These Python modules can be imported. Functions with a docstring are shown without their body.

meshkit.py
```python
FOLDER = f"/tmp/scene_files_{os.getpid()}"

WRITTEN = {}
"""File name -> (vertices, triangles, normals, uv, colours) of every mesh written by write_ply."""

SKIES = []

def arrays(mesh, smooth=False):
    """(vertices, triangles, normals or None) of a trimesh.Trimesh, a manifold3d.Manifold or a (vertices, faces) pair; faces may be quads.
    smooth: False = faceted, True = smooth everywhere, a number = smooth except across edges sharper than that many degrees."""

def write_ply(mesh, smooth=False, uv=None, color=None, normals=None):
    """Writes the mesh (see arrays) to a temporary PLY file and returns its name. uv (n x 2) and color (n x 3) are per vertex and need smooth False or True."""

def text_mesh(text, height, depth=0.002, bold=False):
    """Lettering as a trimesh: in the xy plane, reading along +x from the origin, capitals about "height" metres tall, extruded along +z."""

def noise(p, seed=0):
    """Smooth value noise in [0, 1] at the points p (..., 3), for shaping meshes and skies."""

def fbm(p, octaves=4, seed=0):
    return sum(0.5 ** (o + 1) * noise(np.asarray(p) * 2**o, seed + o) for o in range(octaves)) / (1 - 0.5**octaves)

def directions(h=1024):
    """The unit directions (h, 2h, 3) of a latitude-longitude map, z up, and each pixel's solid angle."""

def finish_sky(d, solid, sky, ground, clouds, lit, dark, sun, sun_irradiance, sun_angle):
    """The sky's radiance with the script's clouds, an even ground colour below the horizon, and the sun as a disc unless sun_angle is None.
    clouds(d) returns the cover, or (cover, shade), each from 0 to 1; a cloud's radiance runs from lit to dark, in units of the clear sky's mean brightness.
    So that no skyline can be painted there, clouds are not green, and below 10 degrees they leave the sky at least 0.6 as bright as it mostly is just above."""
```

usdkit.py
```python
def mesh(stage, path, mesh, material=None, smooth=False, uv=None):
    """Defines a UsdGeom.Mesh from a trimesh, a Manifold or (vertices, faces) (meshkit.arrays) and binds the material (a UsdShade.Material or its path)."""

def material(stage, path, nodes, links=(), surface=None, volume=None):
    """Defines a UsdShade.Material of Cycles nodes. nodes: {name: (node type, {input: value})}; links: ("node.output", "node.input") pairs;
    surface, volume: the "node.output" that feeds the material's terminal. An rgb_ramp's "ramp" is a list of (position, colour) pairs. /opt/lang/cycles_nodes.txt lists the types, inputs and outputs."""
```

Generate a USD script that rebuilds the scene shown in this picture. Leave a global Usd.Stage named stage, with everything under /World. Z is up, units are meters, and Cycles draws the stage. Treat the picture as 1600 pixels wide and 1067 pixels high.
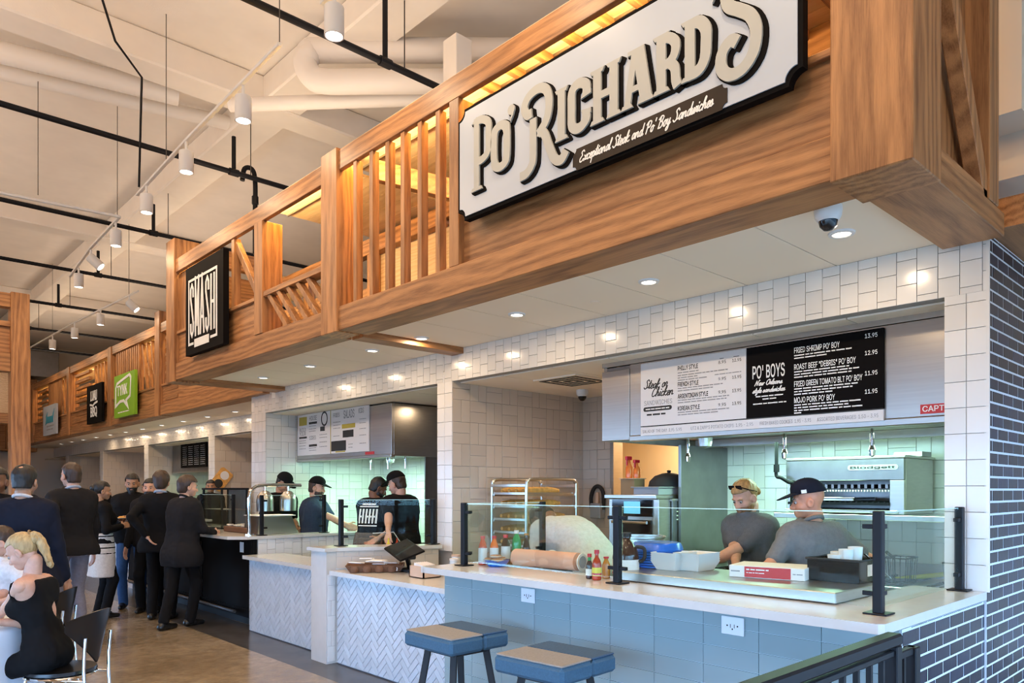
import math, random
import numpy as np, trimesh, shapely
from shapely.geometry import Polygon, LineString, Point, box as sbox
from shapely.ops import unary_union
from shapely import affinity
from pxr import Usd, UsdGeom, UsdLux, UsdShade, Sdf, Gf, Vt
import usdkit, meshkit

# ------------------------------------------------------------------ camera, sky, lights, exposure
# X runs into the stalls, Y down the aisle, Z up; metres
stage = Usd.Stage.CreateInMemory()
UsdGeom.SetStageUpAxis(stage, 'Z'); UsdGeom.SetStageMetersPerUnit(stage, 1.0)
world = UsdGeom.Xform.Define(stage, '/World')
UsdGeom.Scope.Define(stage, '/World/Looks')
YAW = math.degrees(math.atan((800 + 290) / 1163.0))
cam = UsdGeom.Camera.Define(stage, '/World/camera')
cam.AddTranslateOp().Set(Gf.Vec3d(0, 0, 1.6))
cam.AddRotateXYZOp().Set(Gf.Vec3f(90, 0, -YAW))
cam.CreateHorizontalApertureAttr(36.0); cam.CreateVerticalApertureAttr(24.0)
cam.CreateFocalLengthAttr(1163.0 / 1600 * 36)
cam.CreateVerticalApertureOffsetAttr((765 - 533.5) / 1600 * 36)
cam.CreateFStopAttr(0.0); cam.CreateClippingRangeAttr(Gf.Vec2f(0.05, 500))
cam.CreateExposureAttr(-0.50)
# daylight: cool sky through the open window side (behind and left of the camera)
dome = UsdLux.DomeLight.Define(stage, '/World/sky')
dome.CreateIntensityAttr(5.2); dome.CreateColorAttr(Gf.Vec3f(0.37, 0.66, 1.10))
_nl = [0]
def aim(prim, pos, rot):
    x = UsdGeom.Xformable(prim); x.AddTranslateOp().Set(Gf.Vec3d(*map(float, pos))); x.AddRotateXYZOp().Set(Gf.Vec3f(*map(float, rot)))
def rect_light(pos, w, h, power, color, rot=(0, 0, 0)):
    _nl[0] += 1
    l = UsdLux.RectLight.Define(stage, f'/World/rect_light_{_nl[0]:03d}')
    l.CreateWidthAttr(w); l.CreateHeightAttr(h); l.CreateIntensityAttr(power); l.CreateColorAttr(Gf.Vec3f(*color)); aim(l, pos, rot); return l
def disk_light(pos, r, power, color, rot=(0, 0, 0), cone=None):
    _nl[0] += 1
    l = UsdLux.DiskLight.Define(stage, f'/World/disk_light_{_nl[0]:03d}')
    l.CreateRadiusAttr(r); l.CreateIntensityAttr(power); l.CreateColorAttr(Gf.Vec3f(*color)); aim(l, pos, rot)
    if cone:
        s = UsdLux.ShapingAPI.Apply(l.GetPrim()); s.CreateShapingConeAngleAttr(cone); s.CreateShapingConeSoftnessAttr(0.6)
    return l
WARM = (1.0, 0.74, 0.48); AMBER = (1.0, 0.58, 0.13); HOODC = (0.54, 1.0, 0.74)
# unseen uplights added for ceiling bounce; hood lamps; LED strips inside the timber frames
CEIL = (1.0, 0.79, 0.61)
rect_light((3.9, 5.5, 4.75), 1.0, 8.0, 2.8, CEIL, (180, 0, 0))
rect_light((5.1, 18.0, 4.75), 1.0, 16.0, 3.2, CEIL, (180, 0, 0))
rect_light((-1.6, 9.0, 4.75), 1.0, 24.0, 15.0, CEIL, (180, 0, 0))  # added uplight out of view, over the opposite side
rect_light((5.55, 2.6, 1.99), 0.5, 1.6, 30.0, HOODC)
rect_light((5.6, 8.5, 1.99), 0.5, 1.4, 30.0, HOODC)
rect_light((6.75, 16.6, 1.99), 0.4, 1.6, 26.0, HOODC)
for y0, y1, x, z in ((1.4, 5.38, 3.21, 4.30), (5.7, 6.95, 3.21, 4.26), (7.0, 9.1, 3.21, 4.26), (9.8, 24, 4.60, 4.42)):
    if y1 < 7: rect_light((x, (y0 + y1) / 2, z), 0.05, y1 - y0, 190.0, AMBER, (180, 0, 0))
    rect_light((x, (y0 + y1) / 2, z - .012), 0.05, y1 - y0, 48.0, AMBER, (0, -40, 0)); rect_light((x + .02, (y0 + y1) / 2, z - .02), 0.05, y1 - y0, 60.0, (1.0, .76, .42), (0, -112, 0))  # the paler strip is added in place of bounce on the roof boards
rect_light((7.4, 4.75, 2.5), 0.6, 0.6, 70.0, (1.0, 0.72, 0.42))
NEAR_SPOTS = (1.67, 2.91, 4.15, 5.38, 6.18, 7.42, 8.58)
for y in NEAR_SPOTS: disk_light((3.94, y, 2.935), 0.045, 520.0, WARM)
for k in range(9): disk_light((5.3, 11.4 + 1.24 * k, 2.935), 0.045, 520.0, WARM)
for y in (12.4, 16.6, 20.4, 24.2): disk_light((6.6, y, 2.60), 0.045, 700.0, WARM)  # lamps without fixtures, added to brighten the far stalls
for x, y in ((5.45, 2.2), (5.45, 3.5), (5.2, 4.6), (5.4, 7.0), (5.4, 9.0)): disk_light((x, y, 2.60), 0.045, 300.0, WARM)
# track lamps, aimed at the stall fronts; added fill lamps over the aisle
TRACK = [(2.607, 4.57, 4.9), (2.645, 6.144, 4.9), (2.665, 7.522, 4.9), (2.728, 8.928, 4.9), (2.814, 10.415, 4.9), (2.873, 11.837, 4.9), (2.968, 12.919, 4.9)]
for x, y, z in TRACK + [(2.58, 3.1, 4.9), (2.55, 1.6, 4.9), (2.53, 0.1, 4.9)]: disk_light((x, y, z - 0.215), 0.06, 420.0, WARM, cone=75)
for k in range(5): disk_light((1.2, 1.0 + 2.6 * k, 4.7), 0.06, 700.0, WARM, cone=80)  # unseen fill lamps added for warm bounce off the floor
for x, y in ((4.05, 14.2), (3.95, 15.6), (3.9, 17.3), (3.85, 19.0), (3.8, 21.4)): disk_light((x, y, 4.68), 0.06, 330.0, WARM, cone=75)

# ------------------------------------------------------------------ helpers
rng = random.Random(7)
_names, _stem_n = set(), {}
def numbered(parent, name):
    p, k = f'{parent}/{name}', 0
    k = _stem_n.get(p, -1) + 1; _stem_n[p] = k
    return p if k == 0 else f'{p}_{k:03d}'
def meta(prim, label=None, cat=None, group=None, kind=None):
    for k, v in (('label', label), ('category', cat), ('group', group), ('kind', kind)):
        if v: prim.SetCustomDataByKey(k, v)
    return prim
def merge(*ms):
    ms = [x for x in ms if x is not None]
    vs, fs, n = [], [], 0
    for m in ms:
        v, f = (np.asarray(m.vertices), np.asarray(m.faces)) if hasattr(m, 'vertices') else m
        vs.append(v); fs.append(np.asarray(f) + n); n += len(v)
    return np.vstack(vs), np.vstack(fs)
def put(parent, name, mesh, mat, smooth=False, off=None, label=None, kind=None):
    path = numbered(parent, name)
    if hasattr(mesh, 'vertices'): mesh = (np.array(mesh.vertices), np.array(mesh.faces))
    if off is not None: mesh = (np.asarray(mesh[0]) - np.asarray(off), mesh[1])
    m = usdkit.mesh(stage, path, mesh, L(mat), smooth)
    if label or kind: meta(m.GetPrim(), label, kind=kind)
    return path
class Thing:
    """An Xform at the thing's base; its parts are given in world coordinates (rot None) or local ones."""
    def __init__(s, name, label, cat, loc=(0, 0, 0), rotz=0, group=None, kind=None, local=False):
        s.path = numbered('/World', name); s.loc = np.array(loc, float); s.local = local
        x = UsdGeom.Xform.Define(stage, s.path); x.AddTranslateOp().Set(Gf.Vec3d(*map(float, loc))); x.AddRotateZOp().Set(float(rotz))
        s.prim = meta(x.GetPrim(), label, cat, group, kind)
    def part(s, name, mesh, mat, smooth=False, parent=None, label=None, kind=None):
        if kind is None and name in ('small_print', 'prices', 'headings', 'strip_print', 'band_print', 'end_print', 'louvres', 'grid_edge', 'sachets', 'food', 'script_heading', 'socket_slot'): kind = 'stuff'
        return put(parent or s.path, name, mesh, mat, smooth, None if s.local else s.loc, label, kind)
def single(name, mesh, mat, label, cat, loc=None, group=None, smooth=False, kind=None):
    p = put('/World', name, mesh, mat, smooth); meta(stage.GetPrimAtPath(p), label, cat, group, kind); return p
def struct(name, mesh, mat, smooth=False):
    p = put('/World', name, mesh, mat, smooth); meta(stage.GetPrimAtPath(p), kind='structure'); return p
def struct_group(name):
    t = Thing.__new__(Thing); t.path = numbered('/World', name); t.loc = np.zeros(3); t.local = False
    t.prim = meta(UsdGeom.Xform.Define(stage, t.path).GetPrim(), kind='structure'); return t
def copy_of(t, name, label, loc, rotz=0, group=None, cat=None):
    """A copy of a thing with its parts under the next number."""
    was = t.prim.GetCustomData(); path = numbered('/World', name)
    x = UsdGeom.Xform.Define(stage, path)
    x.GetPrim().GetReferences().AddInternalReference(t.path); x.GetPrim().SetInstanceable(True)
    x.ClearXformOpOrder()
    tr = x.GetPrim().GetAttribute('xformOp:translate'); ro = x.GetPrim().GetAttribute('xformOp:rotateZ')
    tr.Set(Gf.Vec3d(*map(float, loc))); ro.Set(float(rotz))
    x.SetXformOpOrder([UsdGeom.XformOp(tr), UsdGeom.XformOp(ro)])
    meta(x.GetPrim(), label, cat or was.get('category'), group or was.get('group')); return path
# --- shapes: all return (vertices, faces)
_S = np.array([[sx, sy, sz] for sx in (-1, 1) for sy in (-1, 1) for sz in (-1, 1)], float)
_cb = np.array([s * np.where(np.arange(3) == a, 1.0, 0.8) for s in _S for a in range(3)])
_cbh = trimesh.convex.convex_hull(_cb)
_ci = [int(np.argmin(np.abs(_cb - v).sum(1))) for v in _cbh.vertices]
_cbs, _cba, _cbf = np.sign(_cb[_ci]), np.array([np.abs(np.abs(_cb[i]) - 1) < 1e-6 for i in _ci]), np.array(_cbh.faces)
_BF = np.array(trimesh.creation.box().faces); _BV = np.array(trimesh.creation.box().vertices)
def bx(x0, y0, z0, x1, y1, z1, c=0.0):
    lo, hi = np.minimum((x0, y0, z0), (x1, y1, z1)), np.maximum((x0, y0, z0), (x1, y1, z1))
    ce, h = (lo + hi) / 2, (hi - lo) / 2
    if c <= 0: return ce + _BV * 2 * h, _BF
    c = min(c, 0.45 * h.min() * 2)
    return ce + _cbs * np.where(_cba, h, h - c), _cbf
def frame_of(d):
    d = np.asarray(d, float); d = d / np.linalg.norm(d)
    a = np.cross(d, (0, 0, 1.0) if abs(d[2]) < 0.95 else (1.0, 0, 0)); a /= np.linalg.norm(a)
    return d, a, np.cross(a, d)
def bar(p, q, w, h, up=None, c=0.004):
    """A box beam from p to q, w wide (sideways) and h high."""
    p, q = np.asarray(p, float), np.asarray(q, float); d, a, b = frame_of(q - p)
    if up is not None:
        b = np.asarray(up, float); b = b - d * (b @ d); b /= np.linalg.norm(b); a = np.cross(b, d)
    L_ = np.linalg.norm(q - p); v, f = bx(-w / 2, 0, -h / 2, w / 2, L_, h / 2, c)
    R = np.stack([a, d, b], 0)
    if np.linalg.det(R) < 0: R[0] *= -1
    return p + v @ R, f
def tube(pts, r, n=10, cap=True, closed=False):
    p = np.asarray(pts, float); r = np.broadcast_to(np.asarray(r, float), (len(p),)); m = len(p)
    t = (np.roll(p, -1, 0) - np.roll(p, 1, 0)) if closed else np.gradient(p, axis=0)
    t /= np.linalg.norm(t, axis=1, keepdims=True) + 1e-12
    a = frame_of(t[0])[1]; A = []
    for k in range(m):
        a = a - t[k] * (a @ t[k]); a = a / (np.linalg.norm(a) + 1e-12); A.append(a)
    A = np.array(A); B = np.cross(t, A); an = np.arange(n) * 2 * np.pi / n
    v = (p[:, None] + r[:, None, None] * (np.cos(an)[None, :, None] * A[:, None] + np.sin(an)[None, :, None] * B[:, None])).reshape(-1, 3)
    i, j = np.meshgrid(np.arange(m if closed else m - 1), np.arange(n), indexing='ij'); i2 = (i + 1) % m
    q = np.stack([i * n + j, i * n + (j + 1) % n, i2 * n + (j + 1) % n, i2 * n + j], -1).reshape(-1, 4)
    f = np.vstack([q[:, [0, 1, 2]], q[:, [0, 2, 3]]])
    if cap and not closed:
        v = np.vstack([v, p[0], p[-1]]); k = np.arange(n); b = m * n
        f = np.vstack([f, np.stack([np.full(n, b), (k + 1) % n, k], 1), np.stack([np.full(n, b + 1), (m - 1) * n + k, (m - 1) * n + (k + 1) % n], 1)])
    return v, f
def smooth_path(pts, n=6, closed=False):
    p = np.asarray(pts, float); m = len(p); out = []
    for k in range(m if closed else m - 1):
        g = lambda i: p[i % m] if closed else p[min(max(i, 0), m - 1)]
        a, b, c, d = g(k - 1), g(k), g(k + 1), g(k + 2)
        for t in np.arange(n) / n:
            out.append(0.5 * (2 * b + (c - a) * t + (2 * a - 5 * b + 4 * c - d) * t * t + (3 * b - a - 3 * c + d) * t ** 3))
    if not closed: out.append(p[-1])
    return np.array(out)
def lathe(prof, c=(0, 0, 0), n=20, axis='z'):
    """prof: (radius, height) pairs, from bottom to top."""
    pr = np.asarray(prof, float); an = np.arange(n) * 2 * np.pi / n; m = len(pr)
    v = np.stack([pr[:, None, 0] * np.cos(an), pr[:, None, 0] * np.sin(an), np.repeat(pr[:, 1:2], n, 1)], -1).reshape(-1, 3)
    i, j = np.meshgrid(np.arange(m - 1), np.arange(n), indexing='ij')
    q = np.stack([i * n + j, i * n + (j + 1) % n, (i + 1) * n + (j + 1) % n, (i + 1) * n + j], -1).reshape(-1, 4)
    f = np.vstack([q[:, [0, 1, 2]], q[:, [0, 2, 3]]])
    if axis == 'x': v = v[:, [2, 0, 1]]
    if axis == 'y': v = v[:, [1, 2, 0]]
    return v + np.asarray(c, float), f
def cyl(p, q, r, n=14): return tube([p, q], r, n)
def extrude(poly, d):
    out = []
    for g in getattr(poly, 'geoms', [poly]):
        if g.area < 1e-9: continue
        m = trimesh.creation.extrude_polygon(g, d, engine='earcut'); out.append((np.array(m.vertices), np.array(m.faces)))
    return merge(*out)
class Plane:
    """A flat place to lay things on: o + u*U + v*V, raised along N."""
    def __init__(s, o, U, V, N): s.o, s.U, s.V, s.N = (np.asarray(x, float) for x in (o, U, V, N))
    def __call__(s, vf, lift=0.0):
        v, f = vf; M = np.stack([s.U, s.V, s.N]); f = np.asarray(f)
        return s.o + np.asarray(v) @ M + s.N * lift, (f if np.linalg.det(M) > 0 else f[:, ::-1])
def facing(x, y, z): return Plane((x, y, z), (0, -1, 0), (0, 0, 1), (-1, 0, 0))      # seen from the aisle
def sideways(x, y, z): return Plane((x, y, z), (1, 0, 0), (0, 0, 1), (0, -1, 0))      # faces the camera side (-Y)
def slab(poly, t, b):
    """A convex tile, bevelled towards its front face."""
    p = np.asarray(poly, float); n = len(p); c = p.mean(0)
    r = np.maximum(np.linalg.norm(p - c, axis=1, keepdims=True), 1e-6); q = c + (p - c) * np.maximum(0.5, 1 - 1.4 * b / r)
    v = np.vstack([np.c_[p, np.zeros(n)], np.c_[p, np.full(n, t - b)], np.c_[q, np.full(n, t)]]); k = np.arange(n); k2 = (k + 1) % n
    f = [np.stack([k + o, k2 + o, k2 + o + n], 1) for o in (0, n)] + [np.stack([k + o, k2 + o + n, k + o + n], 1) for o in (0, n)]
    f.append(np.stack([np.full(n - 2, 2 * n), 2 * n + np.arange(1, n - 1), 2 * n + np.arange(2, n)], 1))
    return v, np.vstack(f)
EYE = np.array([0, 0, 1.6])
def tiles(parent, plane, polys, mats, t=0.008, b=0.0015, name='tile', most=300):
    """Tiles as parts: the ones that show largest each a mesh, the rest one mesh of stuff. polys: arrays of (u, v)."""
    size = []; off = None
    if isinstance(parent, Thing): parent, off = parent.path, parent.loc
    for p in polys:
        p = np.asarray(p); c = plane.o + p.mean(0)[0] * plane.U + p.mean(0)[1] * plane.V; d = np.linalg.norm(c - EYE)
        x, y = p[:, 0], p[:, 1]; size.append(0.5 * abs(x @ np.roll(y, 1) - y @ np.roll(x, 1)) / d ** 2)
    order = np.argsort(-np.array(size)); rest = []
    for k, i in enumerate(order):
        p = np.asarray(polys[i])
        if 0.5 * (p[:, 0] @ np.roll(p[:, 1], -1) - p[:, 1] @ np.roll(p[:, 0], -1)) < 0: p = p[::-1]
        m = plane(slab(p, t + rng.uniform(-0.0006, 0.0006), b))
        if k < most: put(parent, name, m, mats[i % len(mats)], off=off)
        else: rest.append(m)
    if rest: put(parent, name, merge(*rest), mats[0], off=off, kind='stuff')
def clip(polys, region, least=2e-4):
    out = []
    for p in polys:
        g = Polygon(p).intersection(region)
        for h in getattr(g, 'geoms', [g]):
            if h.geom_type == 'Polygon' and h.area > least: out.append(np.array(h.exterior.coords)[:-1])
    return out
def grid_tiles(u0, v0, u1, v1, w, h, gap=0.003, stagger=0.5, column=False, start=0.0):
    """Running bond: rows of w x h, or columns when column."""
    out = []; R = sbox(u0, v0, u1, v1)
    if column:
        for i in range(int(math.ceil((u1 - u0) / w)) + 1):
            for j in range(-1, int(math.ceil((v1 - v0) / h)) + 1):
                o = ((i % 2) * stagger + start) * h; out.append(sbox(u0 + i * w + gap / 2, v0 + j * h + o + gap / 2, u0 + (i + 1) * w - gap / 2, v0 + (j + 1) * h + o - gap / 2))
    else:
        for j in range(int(math.ceil((v1 - v0) / h)) + 1):
            for i in range(-1, int(math.ceil((u1 - u0) / w)) + 1):
                o = ((j % 2) * stagger + start) * w; out.append(sbox(u0 + i * w + o + gap / 2, v0 + j * h + gap / 2, u0 + (i + 1) * w + o - gap / 2, v0 + (j + 1) * h - gap / 2))
    return clip([np.array(b.exterior.coords)[:-1] for b in out], R)
def weave_tiles(u0, v0, u1, v1, w, gap=0.003):
    """Basket weave: pairs of upright and lying tiles by turns."""
    out = []; s = 2 * w
    for i in range(int((u1 - u0) / s) + 1):
        for j in range(int((v1 - v0) / s) + 1):
            a, b = u0 + i * s, v0 + j * s
            for k in (0, 1):
                q = (a + k * w, b, a + (k + 1) * w, b + s) if (i + j) % 2 else (a, b + k * w, a + s, b + (k + 1) * w)
                out.append(np.array(sbox(q[0] + gap / 2, q[1] + gap / 2, q[2] - gap / 2, q[3] - gap / 2).exterior.coords)[:-1])
    return clip(out, sbox(u0, v0, u1, v1))
def herring_tiles(u0, v0, u1, v1, w, l, gap=0.0025):
    """Herringbone laid at 45 degrees, so that its zigzags run upright."""
    out = []; k = int(round(l / w)); n = int(2.2 * max(u1 - u0, v1 - v0) / w) + 8; c = math.sqrt(0.5)
    R = sbox(u0, v0, u1, v1); cu, cv = (u0 + u1) / 2, (v0 + v1) / 2
    for i in range(-n, n):
        for j in range(-n, n):
            m = (i - j) % (2 * k); qs = []
            if m == 0: qs.append((i * w, j * w, i * w + l, j * w + w))
            if m == 2 * k - 1: qs.append((i * w, j * w, i * w + w, j * w + l))
            for q in qs:
                p = np.array([[q[0] + gap / 2, q[1] + gap / 2], [q[2] - gap / 2, q[1] + gap / 2], [q[2] - gap / 2, q[3] - gap / 2], [q[0] + gap / 2, q[3] - gap / 2]])
                p = np.stack([cu + (p[:, 0] - p[:, 1]) * c, cv + (p[:, 0] + p[:, 1]) * c], 1)
                if p[:, 0].max() > u0 and p[:, 0].min() < u1 and p[:, 1].max() > v0 and p[:, 1].min() < v1: out.append(p)
    return clip(out, R)
# --- materials
_looks = {}
def L(name): return _looks[name]
def look(name, nodes, links, surface='p.BSDF', volume=None):
    _looks[name] = usdkit.material(stage, '/World/Looks/' + name, nodes, links, surface=surface, volume=volume)
def plain(name, col, rough=0.5, metal=0.0, vary=0.0, bump=0.0, bscale=80.0, spec=0.5, emit=None, coat=0.0, stretch=None, mottle=0.0, mscale=6.0, sheen=0.0):
    """A colour with a little noise in tone (mottle), a little variation from piece to piece (vary) and fine relief."""
    n = {'p': ('principled_bsdf', {'base_color': col, 'roughness': rough, 'metallic': metal, 'specular_ior_level': spec, 'coat_weight': coat, 'sheen_weight': sheen})}; l = []
    n['g'] = ('texture_coordinate', {}); n['m'] = ('mapping', {'scale': stretch or (1, 1, 1)}); l += [('g.object', 'm.vector')]
    src = None
    if mottle:
        n['t'] = ('noise_texture', {'scale': mscale, 'detail': 5.0, 'roughness': 0.6})
        n['r'] = ('rgb_ramp', {'ramp': [(0.3, tuple(c * (1 - mottle) for c in col)), (0.7, tuple(min(1, c * (1 + mottle)) for c in col))]})
        l += [('m.vector', 't.vector'), ('t.fac', 'r.fac')]; src = 'r.color'
    if vary:
        n['o'] = ('object_info', {}); n['mr'] = ('map_range', {'from_min': 0.0, 'from_max': 1.0, 'to_min': 1 - vary, 'to_max': 1 + vary}); n['h'] = ('hsv', {'hue': 0.5, 'saturation': 1.0, 'fac': 1.0, 'color': col})
        l += [('o.random', 'mr.value'), ('mr.result', 'h.value')]
        if src: l.append((src, 'h.color'))
        src = 'h.color'
    if src: l.append((src, 'p.base_color'))
    if bump:
        n['bn'] = ('noise_texture', {'scale': bscale, 'detail': 3.0}); n['b'] = ('bump', {'strength': bump, 'distance': 0.004})
        l += [('m.vector', 'bn.vector'), ('bn.fac', 'b.height'), ('b.normal', 'p.normal')]
    if emit: n['p'][1].update({'emission_color': emit[0], 'emission_strength': emit[1]})
    look(name, n, l)
def wood(name, axis, light, dark, rough=0.45, scale=1.0):
    """Oak: stretched noise for the grain, distorted bands for the cathedrals, a tone for each board."""
    st = [14.0, 14.0, 14.0]; st[axis] = 1.1; sr = [6.5, 6.5, 6.5]; sr[axis] = 0.85; sp = [190.0, 190.0, 190.0]; sp[axis] = 8.0
    n = {'g': ('texture_coordinate', {}), 'o': ('object_info', {}), 'ov': ('combine_xyz', {}), 'va': ('vector_math', {'math_type': 'multiply_add', 'vector2': (7.0, 11.0, 5.0)}),
         'm1': ('mapping', {'scale': tuple(x * scale for x in sr)}), 'm2': ('mapping', {'scale': tuple(st)}), 'm3': ('mapping', {'scale': tuple(sp)}),
         'w': ('wave_texture', {'wave_type': 'bands', 'bands_direction': 'xyz'[(axis + 1) % 3] if axis != 0 else 'z', 'scale': 0.8, 'distortion': 14.0, 'detail': 3.0, 'detail_scale': 0.8, 'detail_roughness': 0.6}),
         't': ('noise_texture', {'scale': 2.0, 'detail': 6.0, 'roughness': 0.65, 'distortion': 0.4}), 'f': ('noise_texture', {'scale': 1.0, 'detail': 4.0, 'roughness': 0.75}),
         'a1': ('math', {'math_type': 'multiply_add', 'value2': 0.22, 'value3': 0.02}), 'a2': ('math', {'math_type': 'multiply_add', 'value2': 0.50}), 'a3': ('math', {'math_type': 'multiply_add', 'value2': 0.46}),
         'r': ('rgb_ramp', {'ramp': [(0.36, dark), (0.55, tuple((a + b) / 2 for a, b in zip(light, dark))), (0.76, light)]}),
         'mr': ('map_range', {'from_min': 0.0, 'from_max': 1.0, 'to_min': 0.84, 'to_max': 1.12}), 'h': ('hsv', {'hue': 0.5, 'saturation': 1.0, 'fac': 1.0}),
         'b': ('bump', {'strength': 0.25, 'distance': 0.002}), 'p': ('principled_bsdf', {'roughness': rough})}
    l = [('o.random', 'ov.x'), ('o.random', 'ov.y'), ('o.random', 'ov.z'), ('ov.vector', 'va.vector1'), ('g.object', 'va.vector3'),
         ('va.vector', 'm1.vector'), ('va.vector', 'm2.vector'), ('va.vector', 'm3.vector'), ('m1.vector', 'w.vector'), ('m2.vector', 't.vector'), ('m3.vector', 'f.vector'),
         ('w.fac', 'a1.value1'), ('t.fac', 'a2.value1'), ('a1.value', 'a2.value3'), ('f.fac', 'a3.value1'), ('a2.value', 'a3.value3'), ('a3.value', 'r.fac'),
         ('o.random', 'mr.value'), ('mr.result', 'h.value'), ('r.color', 'h.color'), ('h.color', 'p.base_color'), ('a3.value', 'b.height'), ('b.normal', 'p.normal')]
    look(name, n, l)
OAK_L, OAK_D = (0.49, 0.232, 0.088), (0.17, 0.064, 0.021)
wood('oak_along', 1, OAK_L, OAK_D); wood('oak_up', 2, OAK_L, OAK_D); wood('oak_in', 0, OAK_L, OAK_D)
PLY_L, PLY_D = (0.76, 0.58, 0.37), (0.58, 0.40, 0.22)
wood('plywood', 1, PLY_L, PLY_D, scale=1.6)
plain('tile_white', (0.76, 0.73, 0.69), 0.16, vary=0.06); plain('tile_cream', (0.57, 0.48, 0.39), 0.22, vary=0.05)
plain('tile_blue', (0.26, 0.35, 0.37), 0.2, vary=0.05); plain('tile_zigzag', (0.54, 0.60, 0.67), 0.2, vary=0.07)
plain('grout', (0.36, 0.34, 0.32), 0.9); plain('grout_pale', (0.62, 0.66, 0.70), 0.9); plain('grout_zigzag', (0.16, 0.18, 0.22), 0.9); plain('grout_blue', (0.50, 0.60, 0.64), 0.9)
plain('brick_navy', (0.010, 0.013, 0.034), 0.25, spec=0.35, vary=0.5, bump=0.15, bscale=30)
plain('quartz', (0.58, 0.56, 0.53), 0.16, mottle=0.03, mscale=12); plain('quartz_daylit', (0.55, 0.63, 0.75), 0.22, mottle=0.06, mscale=30)  # second quartz is an unused copy with blue daylight in its colour
plain('soffit_warm_bounce', (0.91, 0.80, 0.67), 0.75); plain('seam_dark', (0.09, 0.08, 0.07), 0.8)  # white soffit panels with warm bounced light mixed into their colour
plain('ceiling_cream', (0.80, 0.73, 0.65), 0.9, mottle=0.04, mscale=2.0, bump=0.2, bscale=60); plain('pipe_white', (0.78, 0.72, 0.66), 0.6)
plain('black_metal', (0.008, 0.008, 0.010), 0.45, spec=0.2); plain('black_satin', (0.007, 0.006, 0.006), 0.6, bump=0.05, spec=0.08)
plain('black_matte', (0.02, 0.02, 0.022), 0.75); plain('white_metal', (0.72, 0.71, 0.69), 0.35); plain('white_plastic', (0.75, 0.76, 0.78), 0.35)
plain('steel', (0.50, 0.47, 0.43), 0.33, metal=1.0, mottle=0.06, mscale=8, stretch=(1, 0.15, 6), bump=0.02, bscale=30)
plain('steel_dark', (0.30, 0.29, 0.28), 0.36, metal=1.0, mottle=0.1, mscale=5); plain('chrome', (0.8, 0.8, 0.8), 0.08, metal=1.0)
plain('aluminium', (0.66, 0.65, 0.63), 0.3, metal=1.0)
plain('lamp_lens', (1, 1, 1), 0.5, emit=((1.0, 0.86, 0.68), 14.0)); plain('led_amber', (1, 0.8, 0.4), 0.5, emit=((1.0, 0.60, 0.16), 6.0)); plain('screen_cyan', (0.05, 0.3, 0.4), 0.3, emit=((0.25, 0.75, 1.0), 0.9))
plain('peach_paint', (0.88, 0.70, 0.46), 0.8); plain('wall_paint', (0.66, 0.58, 0.49), 0.8)
look('glass_pane', {'t': ('transparent_bsdf', {'color': (0.94, 0.985, 0.965)}), 'g': ('glossy_bsdf', {'color': (0.9, 1, 0.97), 'roughness': 0.02}), 'f': ('fresnel', {'IOR': 1.45}), 'h': ('math', {'math_type': 'multiply', 'value2': 0.22}), 'm': ('mix_closure', {})},
     [('f.fac', 'h.value1'), ('h.value', 'm.fac'), ('t.BSDF', 'm.closure1'), ('g.BSDF', 'm.closure2')], surface='m.closure')
plain('glass_edge', (0.55, 0.80, 0.72), 0.15, emit=None)
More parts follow.
